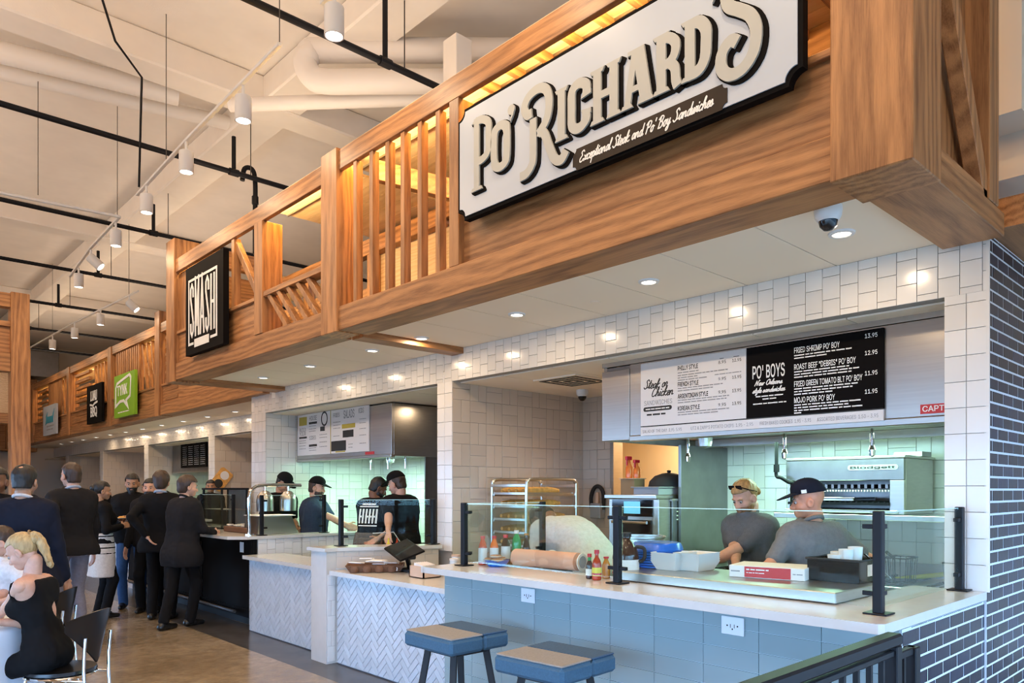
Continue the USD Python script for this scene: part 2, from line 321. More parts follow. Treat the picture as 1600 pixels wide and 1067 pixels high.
# polished concrete: brown, cloudy, glossy
look('concrete', {'g': ('geometry', {}), 'n1': ('noise_texture', {'scale': 0.7, 'detail': 6.0, 'roughness': 0.62}), 'n2': ('noise_texture', {'scale': 9.0, 'detail': 6.0, 'roughness': 0.7}), 'mx': ('mix_float', {'fac': 0.4}),
     'r': ('rgb_ramp', {'ramp': [(0.34, (0.15, 0.112, 0.070)), (0.52, (0.28, 0.215, 0.14)), (0.68, (0.40, 0.32, 0.22))]}), 'rr': ('map_range', {'from_min': 0.3, 'from_max': 0.7, 'to_min': 0.12, 'to_max': 0.26}), 'p': ('principled_bsdf', {'coat_weight': 0.3, 'coat_roughness': 0.08})},
     [('g.position', 'n1.vector'), ('g.position', 'n2.vector'), ('n1.fac', 'mx.a'), ('n2.fac', 'mx.b'), ('mx.result', 'r.fac'), ('r.color', 'p.base_color'), ('mx.result', 'rr.value'), ('rr.result', 'p.roughness')])
plain('floor_dark', (0.062, 0.056, 0.052), 0.22, mottle=0.25, mscale=3)
# ------------------------------------------------------------------ the room
plain('pavement', (0.10, 0.10, 0.10), 0.9)
ORD = ['first', 'second', 'third', 'fourth', 'fifth', 'sixth', 'seventh', 'eighth', 'ninth', 'tenth', 'eleventh', 'twelfth', 'thirteenth', 'fourteenth', 'fifteenth']
struct('floor', bx(-9, -7, -0.2, 9.5, 32, 0), 'concrete')
struct('ground', bx(-70, -70, -0.3, 70, 70, -0.21), 'pavement')
struct('floor_border', bx(3.17, 4.0, -0.0495, 3.75, 32, 0.0005), 'floor_dark')
struct('ceiling', bx(-3, -3, 6.6, 9.5, 32, 6.8), 'ceiling_cream')
for k, b in enumerate([(3.95, -3, 6.28, 4.45, 32, 6.6)] + [(0.0, y, 6.25, 9.5, y + 0.42, 6.6) for y in (8.6, 15.2, 21.8)]):
    struct('ceiling_beam', bx(*b, 0.02), 'ceiling_cream')
struct('wall_left', merge(bx(-3.2, -3, 2.25, -3, 32, 6.6), bx(-3.2, 3.6, 0, -3, 12.5, 1.3), bx(-3.2, 17.5, 0, -3, 32, 2.25)), 'wall_paint'); struct('wall_front', merge(bx(-3, -3.2, 2.4, 9.5, -3, 6.6)), 'wall_paint')  # unseen walls added, openings shaped to steer blue daylight and block reflections
struct('wall_end', bx(-3, 30.5, 0, 9.5, 30.8, 6.6), 'wall_paint')
struct('wall_kitchen', bx(9.3, 1.3, 0, 9.5, 30.5, 6.6), 'wall_paint')
g = struct_group('trim_end')
put(g.path, 'metal_soffit', bx(0.5, 29.6, 5.45, 6.2, 30.5, 6.35, 0.02), 'steel_dark')
put(g.path, 'timber_band', bx(0.5, 29.9, 2.9, 5.6, 30.5, 5.4, 0.02), 'oak_in')
for k in range(9): put(g.path, 'timber_slat', bx(0.9 + 0.5 * k, 29.82, 3.1, 0.98 + 0.5 * k, 29.9, 5.1), 'oak_up')
# stall walls: bodies with their tiles as parts
def stall_wall(name, b, fields, body='grout'):
    g = struct_group(name); put(g.path, 'wall_body', bx(*b), body)
    for pl, polys, mats, kw in fields: tiles(g.path, pl, polys, mats, **kw)
    return g
W = ['tile_white']; Cr = ['tile_cream']
TW, TH = 0.107, 0.14
pill = lambda ya, yb, z0, z1: (facing(4.508, yb, z0), grid_tiles(0, 0, yb - ya, z1 - z0, (yb - ya) / max(1, round((yb - ya) / TW)), TH, stagger=0.0), W, dict(most=60))
def header(ya, yb, X=4.508, z0=2.65, z1=2.95, most=300):
    return (facing(X, yb, z0), grid_tiles(0, 0, yb - ya, z1 - z0, TW, TH, column=True, start=0.25), W, dict(most=most))
stall_wall('wall_header', (4.508, 1.165, 2.65, 4.6, 5.77, 2.96), [header(1.145, 5.77)])
stall_wall('wall_header', (4.508, 5.77, 2.65, 4.6, 10.18, 2.96), [header(5.77, 10.18)])
stall_wall('wall_pillar', (4.508, 1.165, 0.0, 4.75, 1.352, 2.65), [pill(1.137, 1.352, 1.06, 2.65)])
stall_wall('wall_pillar', (4.508, 5.659, 0.0, 4.6, 5.885, 2.65), [pill(5.65, 5.885, 1.0, 2.65)])
stall_wall('wall_pillar', (4.508, 9.739, 0.0, 4.6, 10.18, 2.65), [pill(9.73, 10.18, 1.0, 2.65)])
# partition between the two near stalls, basket-weave tiles; back walls
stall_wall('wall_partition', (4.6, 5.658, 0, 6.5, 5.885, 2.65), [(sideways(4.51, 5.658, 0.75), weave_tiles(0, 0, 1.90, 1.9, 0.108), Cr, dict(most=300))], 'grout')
g = stall_wall('wall_back', (6.408, 1.3, 0, 6.55, 4.15, 2.65), [(facing(6.408, 3.85, 0.75), weave_tiles(0, 0, 2.5, 1.9, 0.108), W, dict(most=240))])
put(g.path, 'wall_body', bx(6.408, 5.23, 0, 6.55, 5.66, 2.65), 'grout'); put(g.path, 'wall_body', bx(6.408, 4.15, 2.25, 6.55, 5.23, 2.65), 'grout')
tiles(g.path, facing(6.408, 5.65, 0.75), weave_tiles(0, 0, 0.42, 1.9, 0.108), Cr, most=80)
put(g.path, 'door_frame', merge(bx(6.40, 5.20, 0, 6.56, 5.25, 2.3), bx(6.40, 4.1, 2.25, 6.56, 5.25, 2.3)), 'steel')
struct('wall_right', bx(4.6, 1.18, 0, 6.55, 1.32, 2.65), 'tile_white')
struct('wall_storeroom', merge(bx(8.0, 2.6, 0, 8.1, 7.2, 3.0), bx(6.56, 7.1, 0, 8.0, 7.2, 3), bx(6.56, 2.6, 0, 8.0, 2.7, 3), bx(6.56, 2.6, 2.9, 8.0, 7.2, 3)), 'peach_paint')
stall_wall('wall_partition', (4.6, 9.738, 0, 7.2, 10.18, 2.65), [(sideways(4.51, 9.738, 0.75), weave_tiles(0, 0, 2.5, 1.9, 0.108), W, dict(most=170))])
stall_wall('wall_back', (6.408, 5.9, 0, 6.55, 9.73, 2.65), [(facing(6.408, 9.73, 0.75), weave_tiles(0, 0, 2.5, 1.9, 0.108), W, dict(most=120))])
# stall ceilings with panel seams
def panels(name, x0, y0, x1, y1, z, w, skip=None):
    g = struct_group(name); n = max(1, round((y1 - y0) / w)); w = (y1 - y0) / n
    put(g.path, 'backing', bx(x0, y0, z + 0.012, x1, y1, z + 0.04), 'seam_dark')
    for k in range(n): put(g.path, 'panel', bx(x0 + 0.003, y0 + k * w + 0.004, z, x1 - 0.006, y0 + (k + 1) * w - 0.004, z + 0.012), 'soffit_warm_bounce')
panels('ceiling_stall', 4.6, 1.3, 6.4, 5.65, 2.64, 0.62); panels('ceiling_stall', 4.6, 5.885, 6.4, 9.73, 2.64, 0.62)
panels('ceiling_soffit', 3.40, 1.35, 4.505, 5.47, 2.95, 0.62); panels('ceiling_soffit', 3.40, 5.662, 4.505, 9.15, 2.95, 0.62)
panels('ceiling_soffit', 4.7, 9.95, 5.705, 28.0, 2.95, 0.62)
# black glazed brick on the side wall and under the counter's end
g = struct_group('wall_brick'); BW, BH = 0.206, 0.0667
put(g.path, 'mortar', merge(bx(3.345, 1.165, 0, 4.505, 1.25, 1.01), bx(4.513, 1.153, 0, 7.2, 1.30, 2.96)), 'grout_pale')
br = grid_tiles(0, 0, 1.17, 1.008, BW, BH, gap=0.011) ; br2 = grid_tiles(0, 0, 1.55, 2.95, BW, BH, gap=0.012)
tiles(g.path, sideways(4.513, 1.153, 0), [p for p in br2], ['brick_navy'], t=0.002, b=0.0008, name='brick', most=215)
tiles(g.path, sideways(3.345, 1.165, 0), [p for p in br if p[:, 1].max() > 0.45], ['brick_navy'], t=0.002, b=0.0008, name='brick', most=85)
put(g.path, 'brick', merge(*[sideways(6.063, 1.153, 0)(slab(p[::1], 0.002, 0.0008)) for p in grid_tiles(0, 0, 1.13, 2.95, BW, BH, gap=0.012)]), 'brick_navy', kind='stuff')
struct('trim_corner', merge(bx(4.50, 1.137, 1.06, 4.513, 1.153, 2.95)), 'tile_white')
# beyond the brick: bulkhead and column at the right edge
struct('wall_bulkhead', merge(bx(4.62, 1.02, 3.6, 7.2, 1.3, 6.6), bx(4.9, 0.9, 3.35, 7.2, 1.3, 3.6)), 'wall_paint')
struct('trim_bulkhead', bx(4.52, 0.98, 2.965, 7.2, 1.3, 3.12), 'oak_in'); struct('wall_right', bx(8.4, -3, 0, 8.6, 1.15, 6.6), 'wall_paint')  # the tall hall wall is unseen, added to block bright reflections
# far stalls
FX = 5.705; fb = [10.18, 14.6, 18.55, 22.3, 26.1, 30.0]
stall_wall('wall_header', (FX + .008, 10.18, 2.65, 5.85, 28, 2.96), [header(10.18, 19.0, FX + .008, most=80), header(19.0, 28, FX + .008, most=1)])
for k in range(1, 5):
    y = fb[k]; stall_wall('wall_partition', (FX + 0.01, y, 0, 8.4, y + 0.3, 2.65), [(facing(FX + .01, y + .3, .9), grid_tiles(0, 0, .3, 1.75, .107, .14, stagger=0.0), W, dict(most=20 if k < 3 else 1)),
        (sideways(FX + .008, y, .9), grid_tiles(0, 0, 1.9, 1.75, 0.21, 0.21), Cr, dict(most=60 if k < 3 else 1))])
struct('wall_back', bx(7.7, 10.18, 0, 7.8, 30, 2.65), 'tile_cream'); struct('ceiling_stall', bx(5.85, 10.18, 2.64, 7.8, 30, 2.66), 'soffit_warm_bounce')

# ------------------------------------------------------------------ timber frames above the counters
t = Thing('timber_fascia', 'nearest oak timber frame above the counter, with rafters, upright slats and a heavy corner post', 'timber frame', (3.12, 1.05, 2.88))
P_ = t.part
P_('bottom_beam', bx(3.12, 1.35, 2.9, 3.40, 5.40, 3.095, .004), 'oak_along'); P_('top_beam', bx(3.12, 1.35, 4.21, 3.165, 5.40, 4.37, .004), 'oak_along')
P_('corner_post', bx(3.07, 1.03, 2.87, 3.40, 1.35, 4.75, .005), 'oak_up'); P_('post', bx(3.10, 5.40, 2.89, 3.32, 5.655, 4.39, .004), 'oak_up')
P_('thin_post', bx(3.12, 3.85, 3.095, 3.34, 3.95, 4.21, .003), 'oak_up')
P_('lower_panel', bx(3.17, 1.35, 3.095, 3.20, 3.85, 3.44), 'oak_along'); P_('ledge', bx(3.14, 1.35, 3.44, 3.24, 3.85, 3.475, .003), 'oak_along')
for y in (5.165, 4.93, 4.71, 4.51, 4.30, 4.09): P_('slat', bx(3.13, y - .024, 3.095, 3.19, y + .024, 4.21, .002), 'oak_up')
for y in (3.82, 3.57, 3.32, 3.07, 2.82, 2.58, 2.33, 2.08, 1.83, 1.58): P_('rafter', bx(3.29, y - .02, 4.325, 4.40, y + .02, 4.388, .003), 'oak_in')
P_('roof_board', bx(3.165, 1.35, 4.39, 3.455, 5.64, 4.41), 'plywood')
P_('roof_lip', bx(3.455, 1.35, 4.372, 3.468, 5.64, 4.41), 'steel_dark')
for k in range(5): P_('roof_board', bx(3.470 + .197 * k, 1.35, 4.392, 3.664 + .197 * k, 5.64, 4.412), 'plywood')
P_('back_beam', bx(4.40, 1.35, 4.20, 4.50, 5.64, 4.39, .004), 'oak_along'); P_('back_beam', bx(4.40, 1.35, 3.0, 4.50, 5.64, 3.2, .004), 'oak_along')
for y in (1.4, 3.5, 5.5): P_('back_post', bx(4.40, y - .06, 3.2, 4.5, y + .06, 4.2, .004), 'oak_up')
P_('brace', bar((3.45, 5.35, 4.28), (4.38, 4.1, 3.78), .1, .16), 'oak_along'); P_('brace', bar((4.36, 4.05, 3.95), (4.36, 5.45, 3.05), .08, .24, up=(0, .5, .8)), 'oak_along')
P_('back_panel', bx(4.46, 3.6, 3.2, 4.48, 4.75, 3.62), 'plywood')
P_('side_beam', bx(3.40, 1.06, 2.9, 4.46, 1.35, 3.02, .004), 'oak_in'); P_('side_panel', bx(3.40, 1.16, 3.02, 4.3, 1.19, 4.75), 'oak_up')
P_('side_rail', bx(3.40, 1.065, 3.02, 4.18, 1.16, 3.06, .003), 'oak_in'); P_('side_post', bx(4.18, 1.055, 3.021, 4.34, 1.2, 4.75, .004), 'oak_up')
P_('side_brace', bar((3.50, 1.10, 4.1), (4.22, 1.10, 2.98), .07, .1, up=(.8, 0, .5)), 'oak_up')
P_('cross_beam', bx(3.40, 5.475, 2.895, 4.505, 5.655, 2.955, .003), 'oak_in')
P_('led_strip', bx(3.17, 1.4, 4.30, 3.182, 5.38, 4.312), 'led_amber', label='glowing amber light strip behind the top beam')
# second frame, with the SMASH sign
t = Thing('timber_fascia', 'second oak timber frame from the right, with slanted slats beside the black SMASH sign', 'timber frame', (3.12, 5.66, 2.88)); P_ = t.part
P_('bottom_beam', bx(3.12, 5.66, 2.9, 3.40, 9.15, 3.095, .004), 'oak_along'); P_('top_beam', bx(3.12, 5.66, 4.17, 3.165, 9.15, 4.33, .004), 'oak_along')
P_('corner_post', bx(3.10, 9.15, 2.88, 3.40, 9.42, 4.58, .004), 'oak_up'); P_('post', bx(3.11, 6.80, 3.095, 3.32, 6.98, 4.17, .004), 'oak_up')
P_('rail', bx(3.12, 5.66, 3.44, 3.2, 6.80, 3.49, .003), 'oak_along')
for k in range(5): P_('slanted_slat', bar((3.16, 6.72 - .19 * k, 3.45), (3.16, max(6.34 - .19 * k, 5.70), 3.45 - .37 * min(1, (6.72 - .19 * k - 5.70) / .38)), .06, .05), 'oak_up')
P_('lower_panel', bx(3.16, 6.98, 3.095, 3.19, 9.15, 3.44), 'oak_along'); P_('ledge', bx(3.13, 6.98, 3.44, 3.22, 9.15, 3.475, .003), 'oak_along')
P_('brace', bar((3.18, 7.52, 4.12), (3.18, 7.0, 3.5), .06, .07), 'oak_up'); P_('thin_post', bx(3.13, 7.49, 3.475, 3.2, 7.56, 4.17), 'oak_up')
for k in range(4): P_('upright_board', bx(3.17, 8.62 + .132 * k, 3.475, 3.195, 8.746 + .132 * k, 4.17, .002), 'oak_up')
P_('return_beam', bx(3.40, 9.2, 4.36, 4.4, 9.3, 4.58, .003), 'oak_in'); P_('return_beam', bx(3.40, 9.15, 2.9, 4.505, 9.45, 2.955, .003), 'oak_in')
P_('return_panel', bx(3.40, 9.33, 2.955, 4.4, 9.36, 4.3), 'oak_in')
P_('roof_board', bx(3.165, 5.66, 4.35, 3.455, 6.98, 4.37), 'plywood')
P_('roof_lip', bx(3.455, 5.66, 4.335, 3.468, 6.98, 4.37), 'steel_dark')
for k in range(5): P_('roof_board', bx(3.470 + .197 * k, 5.66, 4.352, 3.664 + .197 * k, 6.98, 4.372), 'plywood')
P_('back_beam', bx(4.40, 5.66, 4.16, 4.50, 9.4, 4.33, .004), 'oak_along'); P_('back_beam', bx(4.40, 5.66, 3.0, 4.50, 9.4, 3.2, .004), 'oak_along'); P_('back_beam', bx(4.40, 7.0, 3.62, 4.50, 9.4, 3.8, .004), 'oak_along')
P_('back_panel', bx(4.5, 5.66, 3.2, 4.52, 7.0, 4.16), 'plywood'); P_('back_panel', bx(4.5, 7.0, 3.2, 4.52, 9.4, 3.62), 'plywood')
for y in (6.95, 8.4): P_('back_post', bx(4.40, y - .06, 3.2, 4.5, y + .06, 4.16, .004), 'oak_up')
P_('led_strip', bx(3.17, 5.7, 4.26, 3.182, 9.1, 4.272), 'led_amber')
# the far run of frames
Z0, Z1 = 2.9, 4.5; X = 4.40
def far_frame(label, ya, yb, fill, stub=False):
    t = Thing('timber_fascia', label, 'timber frame', (X, ya, Z0)); P_ = t.part
    P_('bottom_beam', bx(X, ya, Z0, X + .28, yb, Z0 + .19), 'oak_along'); P_('top_beam', bx(X, ya, Z1 - .16, X + .16, yb, Z1), 'oak_along')
    P_('post', bx(X - .02, yb - .24, Z0 - .01, X + .2, yb, Z1 + (.22 if stub else 0)), 'oak_up')
    P_('lower_panel', bx(X + .04, ya, Z0 + .19, X + .07, yb - .24, Z0 + .5), 'oak_along'); P_('ledge', bx(X + .01, ya, Z0 + .5, X + .1, yb - .24, Z0 + .535), 'oak_along')
    for kind, a, b in fill:
        n = int(round((b - a) / .13))
        for k in range(n):
            y = a + (k + .5) * (b - a) / n
            if kind == 'up': P_('slat', bx(X + .03, y - .035, Z0 + .535, X + .12, y + .035, Z1 - .16), 'oak_up')
            if kind == 'board': P_('upright_board', bx(X + .05, y - .06, Z0 + .535, X + .07, y + .06, Z1 - .16), 'oak_up')
            if kind == 'slant' and k % 2 == 0: P_('slanted_slat', bar((X + .08, y + .08, Z1 - .2), (X + .08, max(y - .15, ya + .05), Z0 + .54), .05, .06), 'oak_up')
        if kind == 'rungs':
            for k in range(8): P_('rung', bx(X + .03, a, Z0 + .25 + .15 * k, X + .1, b, Z0 + .31 + .15 * k), 'oak_along')
    P_('back_beam', bx(5.55, ya, Z1 - .3, 5.65, yb, Z1), 'oak_along'); P_('back_panel', bx(5.6, ya, Z0 + .1, 5.64, yb, Z0 + .9), 'plywood')
    P_('led_strip', bx(X + .17, ya, Z1 - .2, X + .182, yb - .24, Z1 - .19), 'led_amber')
far_frame('oak timber frame directly left of the SMASH stall, partly hidden behind its corner post', 9.6, 13.9, [('rungs', 12.9, 13.5), ('slant', 11.0, 12.8)], True)
far_frame('oak timber frame of upright slats behind the lime green sign', 13.9, 16.8, [('up', 14.9, 16.4), ('slant', 13.95, 14.8)])
far_frame('oak timber frame behind the black sign that ends in BBQ', 16.8, 20.2, [('slant', 16.9, 18.2), ('rungs', 18.4, 19.6)])
far_frame('farthest oak timber frame, behind the white and blue sign', 20.2, 24.2, [('slant', 20.3, 21.0), ('board', 21.0, 22.4), ('rungs', 22.5, 23.6)])
far_frame('last oak frame at the far end, beyond the white and blue sign', 24.2, 28.0, [('board', 24.4, 27.6)])
struct('ceiling_canopy', bx(4.62, 9.9, 4.60, 5.54, 28.0, 4.63), 'plywood')  # roof slab added beneath the far uplight
struct('ceiling_canopy', merge(bx(-2.3, -2.5, 4.55, -0.9, 22, 4.65), *[bx(-1.7, y, 0, -1.5, y + .2, 4.55) for y in (-2.0, 6.0, 14.0, 21.5)]), 'oak_along')  # unseen canopy and posts added to carry the out-of-view uplight
# free-standing oak structure at the left edge
t = Thing('timber_gantry', 'oak post and beam gantry at the left edge, its square post standing in the aisle', 'timber frame', (2.14, 12.7, 0)); P_ = t.part
P_('post', bx(2.04, 12.6, 0, 2.27, 12.82, 4.42, .004), 'oak_up'); P_('top_beam', bx(0.4, 12.62, 4.2, 2.04, 12.8, 4.40, .004), 'oak_in')
P_('panel', bx(0.4, 12.7, 3.55, 2.04, 12.73, 3.95), 'oak_in'); P_('rail', bx(0.4, 12.64, 3.93, 2.04, 12.78, 4.0), 'oak_in'); P_('bottom_beam', bx(0.4, 12.62, 3.28, 2.04, 12.8, 3.55, .004), 'oak_in')
P_('stub', bx(1.80, 12.64, 4.0, 1.86, 12.78, 4.2), 'oak_up')
t = Thing('timber_gantry', 'farther oak frame with diagonal brace, seen through the gantry at the left edge', 'timber frame', (1.6, 17.5, 0)); P_ = t.part
P_('bottom_beam', bx(0.5, 17.4, 2.9, 3.0, 17.6, 3.1, .004), 'oak_in'); P_('brace', bar((1.6, 17.5, 3.1), (2.9, 17.5, 4.3), .1, .14), 'oak_in'); P_('back_panel', bx(0.5, 17.8, 2.95, 3.2, 17.84, 4.2), 'plywood')
P_('post', bx(2.95, 17.4, 0, 3.15, 17.6, 4.4, .004), 'oak_up'); P_('top_beam', bx(0.5, 17.4, 4.3, 3.0, 17.6, 4.45, .004), 'oak_in')
# ------------------------------------------------------------------ lettering
SC = {  # a plain script hand: advance, strokes (x height 0.5, capitals 1.0)
 'a': (.42, [[(.34, .44), (.2, .5), (.06, .28), (.13, .02), (.28, .14), (.36, .48), (.34, .08), (.46, .1)]]), 'c': (.35, [[(.32, .4), (.2, .5), (.05, .25), (.15, .0), (.39, .14)]]),
 'd': (.44, [[(.34, .44), (.2, .5), (.06, .28), (.13, .02), (.28, .14), (.4, 1.0), (.35, .08), (.48, .1)]]), 'e': (.34, [[(.03, .15), (.28, .32), (.24, .5), (.08, .38), (.1, .05), (.22, .0), (.38, .14)]]),
 'h': (.46, [[(.02, .1), (.24, .8), (.19, 1), (.11, .7), (.06, 0)], [(.06, .1), (.2, .46), (.32, .42), (.31, .06), (.48, .1)]]), 'i': (.22, [[(.0, .1), (.11, .48), (.09, .06), (.24, .1)], [(.14, .7), (.15, .75)]]),
 'k': (.42, [[(.02, .1), (.22, .8), (.18, 1), (.1, .7), (.05, 0)], [(.36, .5), (.1, .25), (.3, .02), (.44, .1)]]), 'l': (.2, [[(.0, .1), (.2, .8), (.16, 1), (.09, .7), (.08, .05), (.22, .1)]]),
 'n': (.48, [[(.0, .1), (.08, .48), (.06, 0)], [(.06, .15), (.22, .48), (.33, .42), (.33, .06), (.5, .1)]]), 'o': (.4, [[(.26, .5), (.08, .36), (.1, .04), (.26, .04), (.32, .32), (.22, .5), (.42, .4)]]),
 'p': (.44, [[(.02, .2), (.1, .5), (.02, -.45)], [(.08, .2), (.2, .5), (.34, .36), (.26, .04), (.1, .08)], [(.28, .06), (.46, .12)]]), 'r': (.34, [[(.0, .1), (.1, .52), (.24, .44), (.2, .08), (.36, .1)]]),
 's': (.34, [[(.0, .1), (.16, .5), (.24, .2), (.18, .0), (.04, .06)], [(.2, .02), (.36, .12)]]), 't': (.26, [[(.0, .1), (.18, .9), (.1, .1), (.28, .1)], [(.0, .58), (.28, .62)]]),
 'w': (.56, [[(.0, .4), (.06, .46), (.08, .04), (.2, .06), (.27, .46), (.28, .06), (.4, .06), (.46, .48), (.58, .42)]]), 'x': (.4, [[(.04, .46), (.14, .4), (.24, .06), (.42, .1)], [(.36, .48), (.04, .0)]]),
 'y': (.44, [[(.02, .4), (.08, .48), (.08, .12), (.22, .08), (.34, .48), (.26, -.3), (.08, -.42), (.1, -.2), (.46, .12)]]),
 'E': (.6, [[(.5, .86), (.36, 1.0), (.16, .84), (.3, .56), (.08, .3), (.12, .02), (.34, .0), (.56, .2)]]), 'S': (.58, [[(.52, .82), (.4, 1.0), (.2, .84), (.36, .5), (.36, .14), (.16, .0), (.0, .16)], [(.36, .12), (.6, .16)]]),
 'P': (.56, [[(.22, .9), (.1, .0)], [(.02, .74), (.22, .98), (.52, .9), (.46, .54), (.2, .46)]]), 'B': (.58, [[(.22, .9), (.1, .0)], [(.02, .74), (.24, .98), (.5, .86), (.4, .56), (.22, .52)], [(.4, .54), (.5, .24), (.34, .02), (.08, .04)]]),
 'C': (.56, [[(.5, .8), (.4, 1.0), (.12, .66), (.1, .14), (.3, .0), (.58, .2)]]), 'N': (.66, [[(.04, .0), (.16, .92)], [(.16, .92), (.42, .04)], [(.42, .04), (.54, .98), (.66, .94)]]),
 'O': (.6, [[(.36, 1.0), (.1, .7), (.1, .2), (.3, .0), (.52, .3), (.5, .8), (.32, .98), (.6, .84)]]), "'": (.16, [[(.1, 1.0), (.06, .78)]]), ' ': (.3, [])}
def script(text, height, weight=.07, slant=.32, width=None):
    x, lines = 0.0, []
    for ch in text:
        adv, st = SC[ch]
        for s in st:
            p = smooth_path(s, 4) if len(s) > 2 else np.array(s); lines.append(LineString(np.c_[x + p[:, 0] + slant * p[:, 1], p[:, 1]]))
        x += adv
    g = unary_union([l.buffer(weight, quad_segs=2) for l in lines]); k = (width / x if width else height)
    return affinity.scale(g, k, height, origin=(0, 0))
_tx = {}
def words(text, height, bold=True):
    """Lettering as (vertices, faces) from the origin and its width."""
    if (text, bold) not in _tx:
        m = meshkit.text_mesh(text, 1.0, 0.02, bold); _tx[text, bold] = (np.array(m.vertices), np.array(m.faces))
    v, f = _tx[text, bold]; return v * (height, height, 0.05), f
def lay(pl, u, v, text, h, w=None, bold=True, align='l', depth=.0008):
    m, f = words(text, h, bold); m = m.copy(); x0, x1 = m[:, 0].min(), m[:, 0].max()
    k = (w / (x1 - x0)) if w else 1.0; m[:, 0] = (m[:, 0] - x0) * k; ww = (x1 - x0) * k
    m[:, 2] *= depth / max(m[:, 2].max(), 1e-9); m += (u - (ww / 2 if align == 'c' else ww if align == 'r' else 0), v, 0)
    return pl((m, f))
def greek(pl, u, v, w, h, seed, gap=.25):
    """A line of print too small to read: word-length dashes."""
    r = random.Random(seed); x, out = 0.0, []
    while x < w - h:
        l = min(r.uniform(1.5, 6) * h, w - x); out.append(bx(u + x, v, 0, u + x + l, v + h * .72, .0008)); x += l + h * .55
    return pl(merge(*out))
plain('sign_white', (0.45, 0.51, 0.59), 0.35); plain('sign_black', (0.006, 0.005, 0.005), 0.7, spec=0.06); plain('letter_face', (0.42, 0.43, 0.405), 0.5); plain('print_black', (0.02, 0.02, 0.02), 0.6); plain('print_white', (0.8, 0.8, 0.78), 0.6)
plain('print_grey', (0.30, 0.30, 0.31), 0.6); plain('sign_green', (0.22, 0.46, 0.025), 0.4); plain('print_gold', (0.42, 0.33, 0.04), 0.5); plain('print_red', (0.55, 0.03, 0.03), 0.4); plain('print_teal', (0.03, 0.30, 0.44), 0.4); plain('board_white', (0.72, 0.70, 0.70), 0.4)
plain('tag_bronze', (0.030, 0.021, 0.016), 0.5, spec=0.15)
# the big sign: letters drawn in metres on the sign, origin at its lower left corner
SX, SY, SZ, SW, SH = 3.075, 3.775, 3.335, 2.315, 0.715
def notched(w, h, c, r):
    p = sbox(0, 0, w, h)
    for x in (0, w):
        for y in (0, h): p = p.difference(Point(x, y).buffer(r, quad_segs=8)).difference(sbox(x - c * .4, y - c * .4, x + c * .4, y + c * .4))
    return p
def st(pts, w, n=6, cap='flat', sm=True):
    w *= .88
    return LineString(smooth_path(pts, n) if sm else pts).buffer(w / 2, cap_style=cap, join_style='mitre' if not sm else 'round', quad_segs=4)
def serif(x0, x1, y, h=.022): return Polygon([(x0, y), (x1, y), (x1 - .012, y + h), (x0 + .012, y + h)])
V = .068
face = []
# P, O and the first apostrophe
face.append(unary_union([st([(.208, .145), (.208, .60)], .056, sm=False), serif(.155, .262, .145), Polygon([(.16, .572), (.208, .606), (.208, .57)]),
    st([(.20, .578), (.262, .574), (.318, .535), (.322, .45), (.318, .36), (.262, .325), (.20, .328)], .056)]))
face.append(Polygon(smooth_path([(.345, .43), (.365, .48), (.43, .503), (.495, .48), (.515, .43), (.515, .28), (.495, .222), (.43, .198), (.365, .222), (.345, .28)], 5, True)).difference(Polygon(smooth_path([(.402, .42), (.43, .45), (.458, .42), (.458, .28), (.43, .25), (.402, .28)], 4, True))))
face.append(unary_union([Point(.527, .535).buffer(.03), Polygon([(.498, .53), (.556, .54), (.545, .5), (.518, .462), (.53, .51)])]))
# the swash R
face.append(unary_union([st([(.702, .452), (.664, .452), (.640, .50), (.672, .552), (.750, .572), (.815, .545), (.842, .47), (.826, .38), (.775, .325), (.752, .31)], .062),
    st([(.752, .325), (.80, .30), (.845, .20), (.885, .125), (.935, .105), (.972, .145)], .062), st([(.712, .415), (.712, .20), (.698, .145), (.655, .112), (.603, .108)], .060)]))
def ser_stem(x, y0, y1, w=.062): return unary_union([st([(x, y0), (x, y1)], w, sm=False), serif(x - w / 2 - .018, x + w / 2 + .018, y0), affinity.scale(serif(x - w / 2 - .018, x + w / 2 + .018, y1 - .022), 1, -1)])
face.append(ser_stem(.936, .212, .500))
face.append(unary_union([st([(1.118, .40), (1.118, .452), (1.065, .478), (1.016, .45), (1.012, .355), (1.016, .262), (1.065, .234), (1.118, .262), (1.118, .31)], .062), Polygon([(1.08, .385), (1.152, .395), (1.152, .42), (1.1, .42)]), Polygon([(1.08, .325), (1.152, .315), (1.152, .29), (1.1, .29)])]))
face.append(unary_union([ser_stem(1.196, .212, .500), ser_stem(1.308, .212, .500), sbox(1.2, .335, 1.30, .375)]))
face.append(unary_union([Polygon([(1.374, .212), (1.414, .212), (1.468, .50), (1.428, .50)]), Polygon([(1.428, .5), (1.502, .5), (1.552, .212), (1.482, .212)]), sbox(1.40, .285, 1.51, .316), serif(1.356, 1.432, .212), serif(1.465, 1.562, .212), Polygon([(1.40, .5), (1.402, .478), (1.45, .478), (1.45, .5)])]))
face.append(unary_union([ser_stem(1.606, .212, .500), st([(1.60, .470), (1.65, .468), (1.688, .43), (1.684, .375), (1.65, .345), (1.60, .345)], .056), st([(1.648, .35), (1.684, .31), (1.690, .25), (1.702, .212)], .056)]))
face.append(unary_union([ser_stem(1.770, .212, .500), st([(1.76, .472), (1.82, .468), (1.856, .42), (1.858, .355), (1.852, .285), (1.82, .242), (1.76, .238)], .064)]))
face.append(unary_union([Point(1.905, .605).buffer(.032), Polygon([(1.873, .60), (1.937, .61), (1.925, .565), (1.893, .52), (1.908, .58)])]))
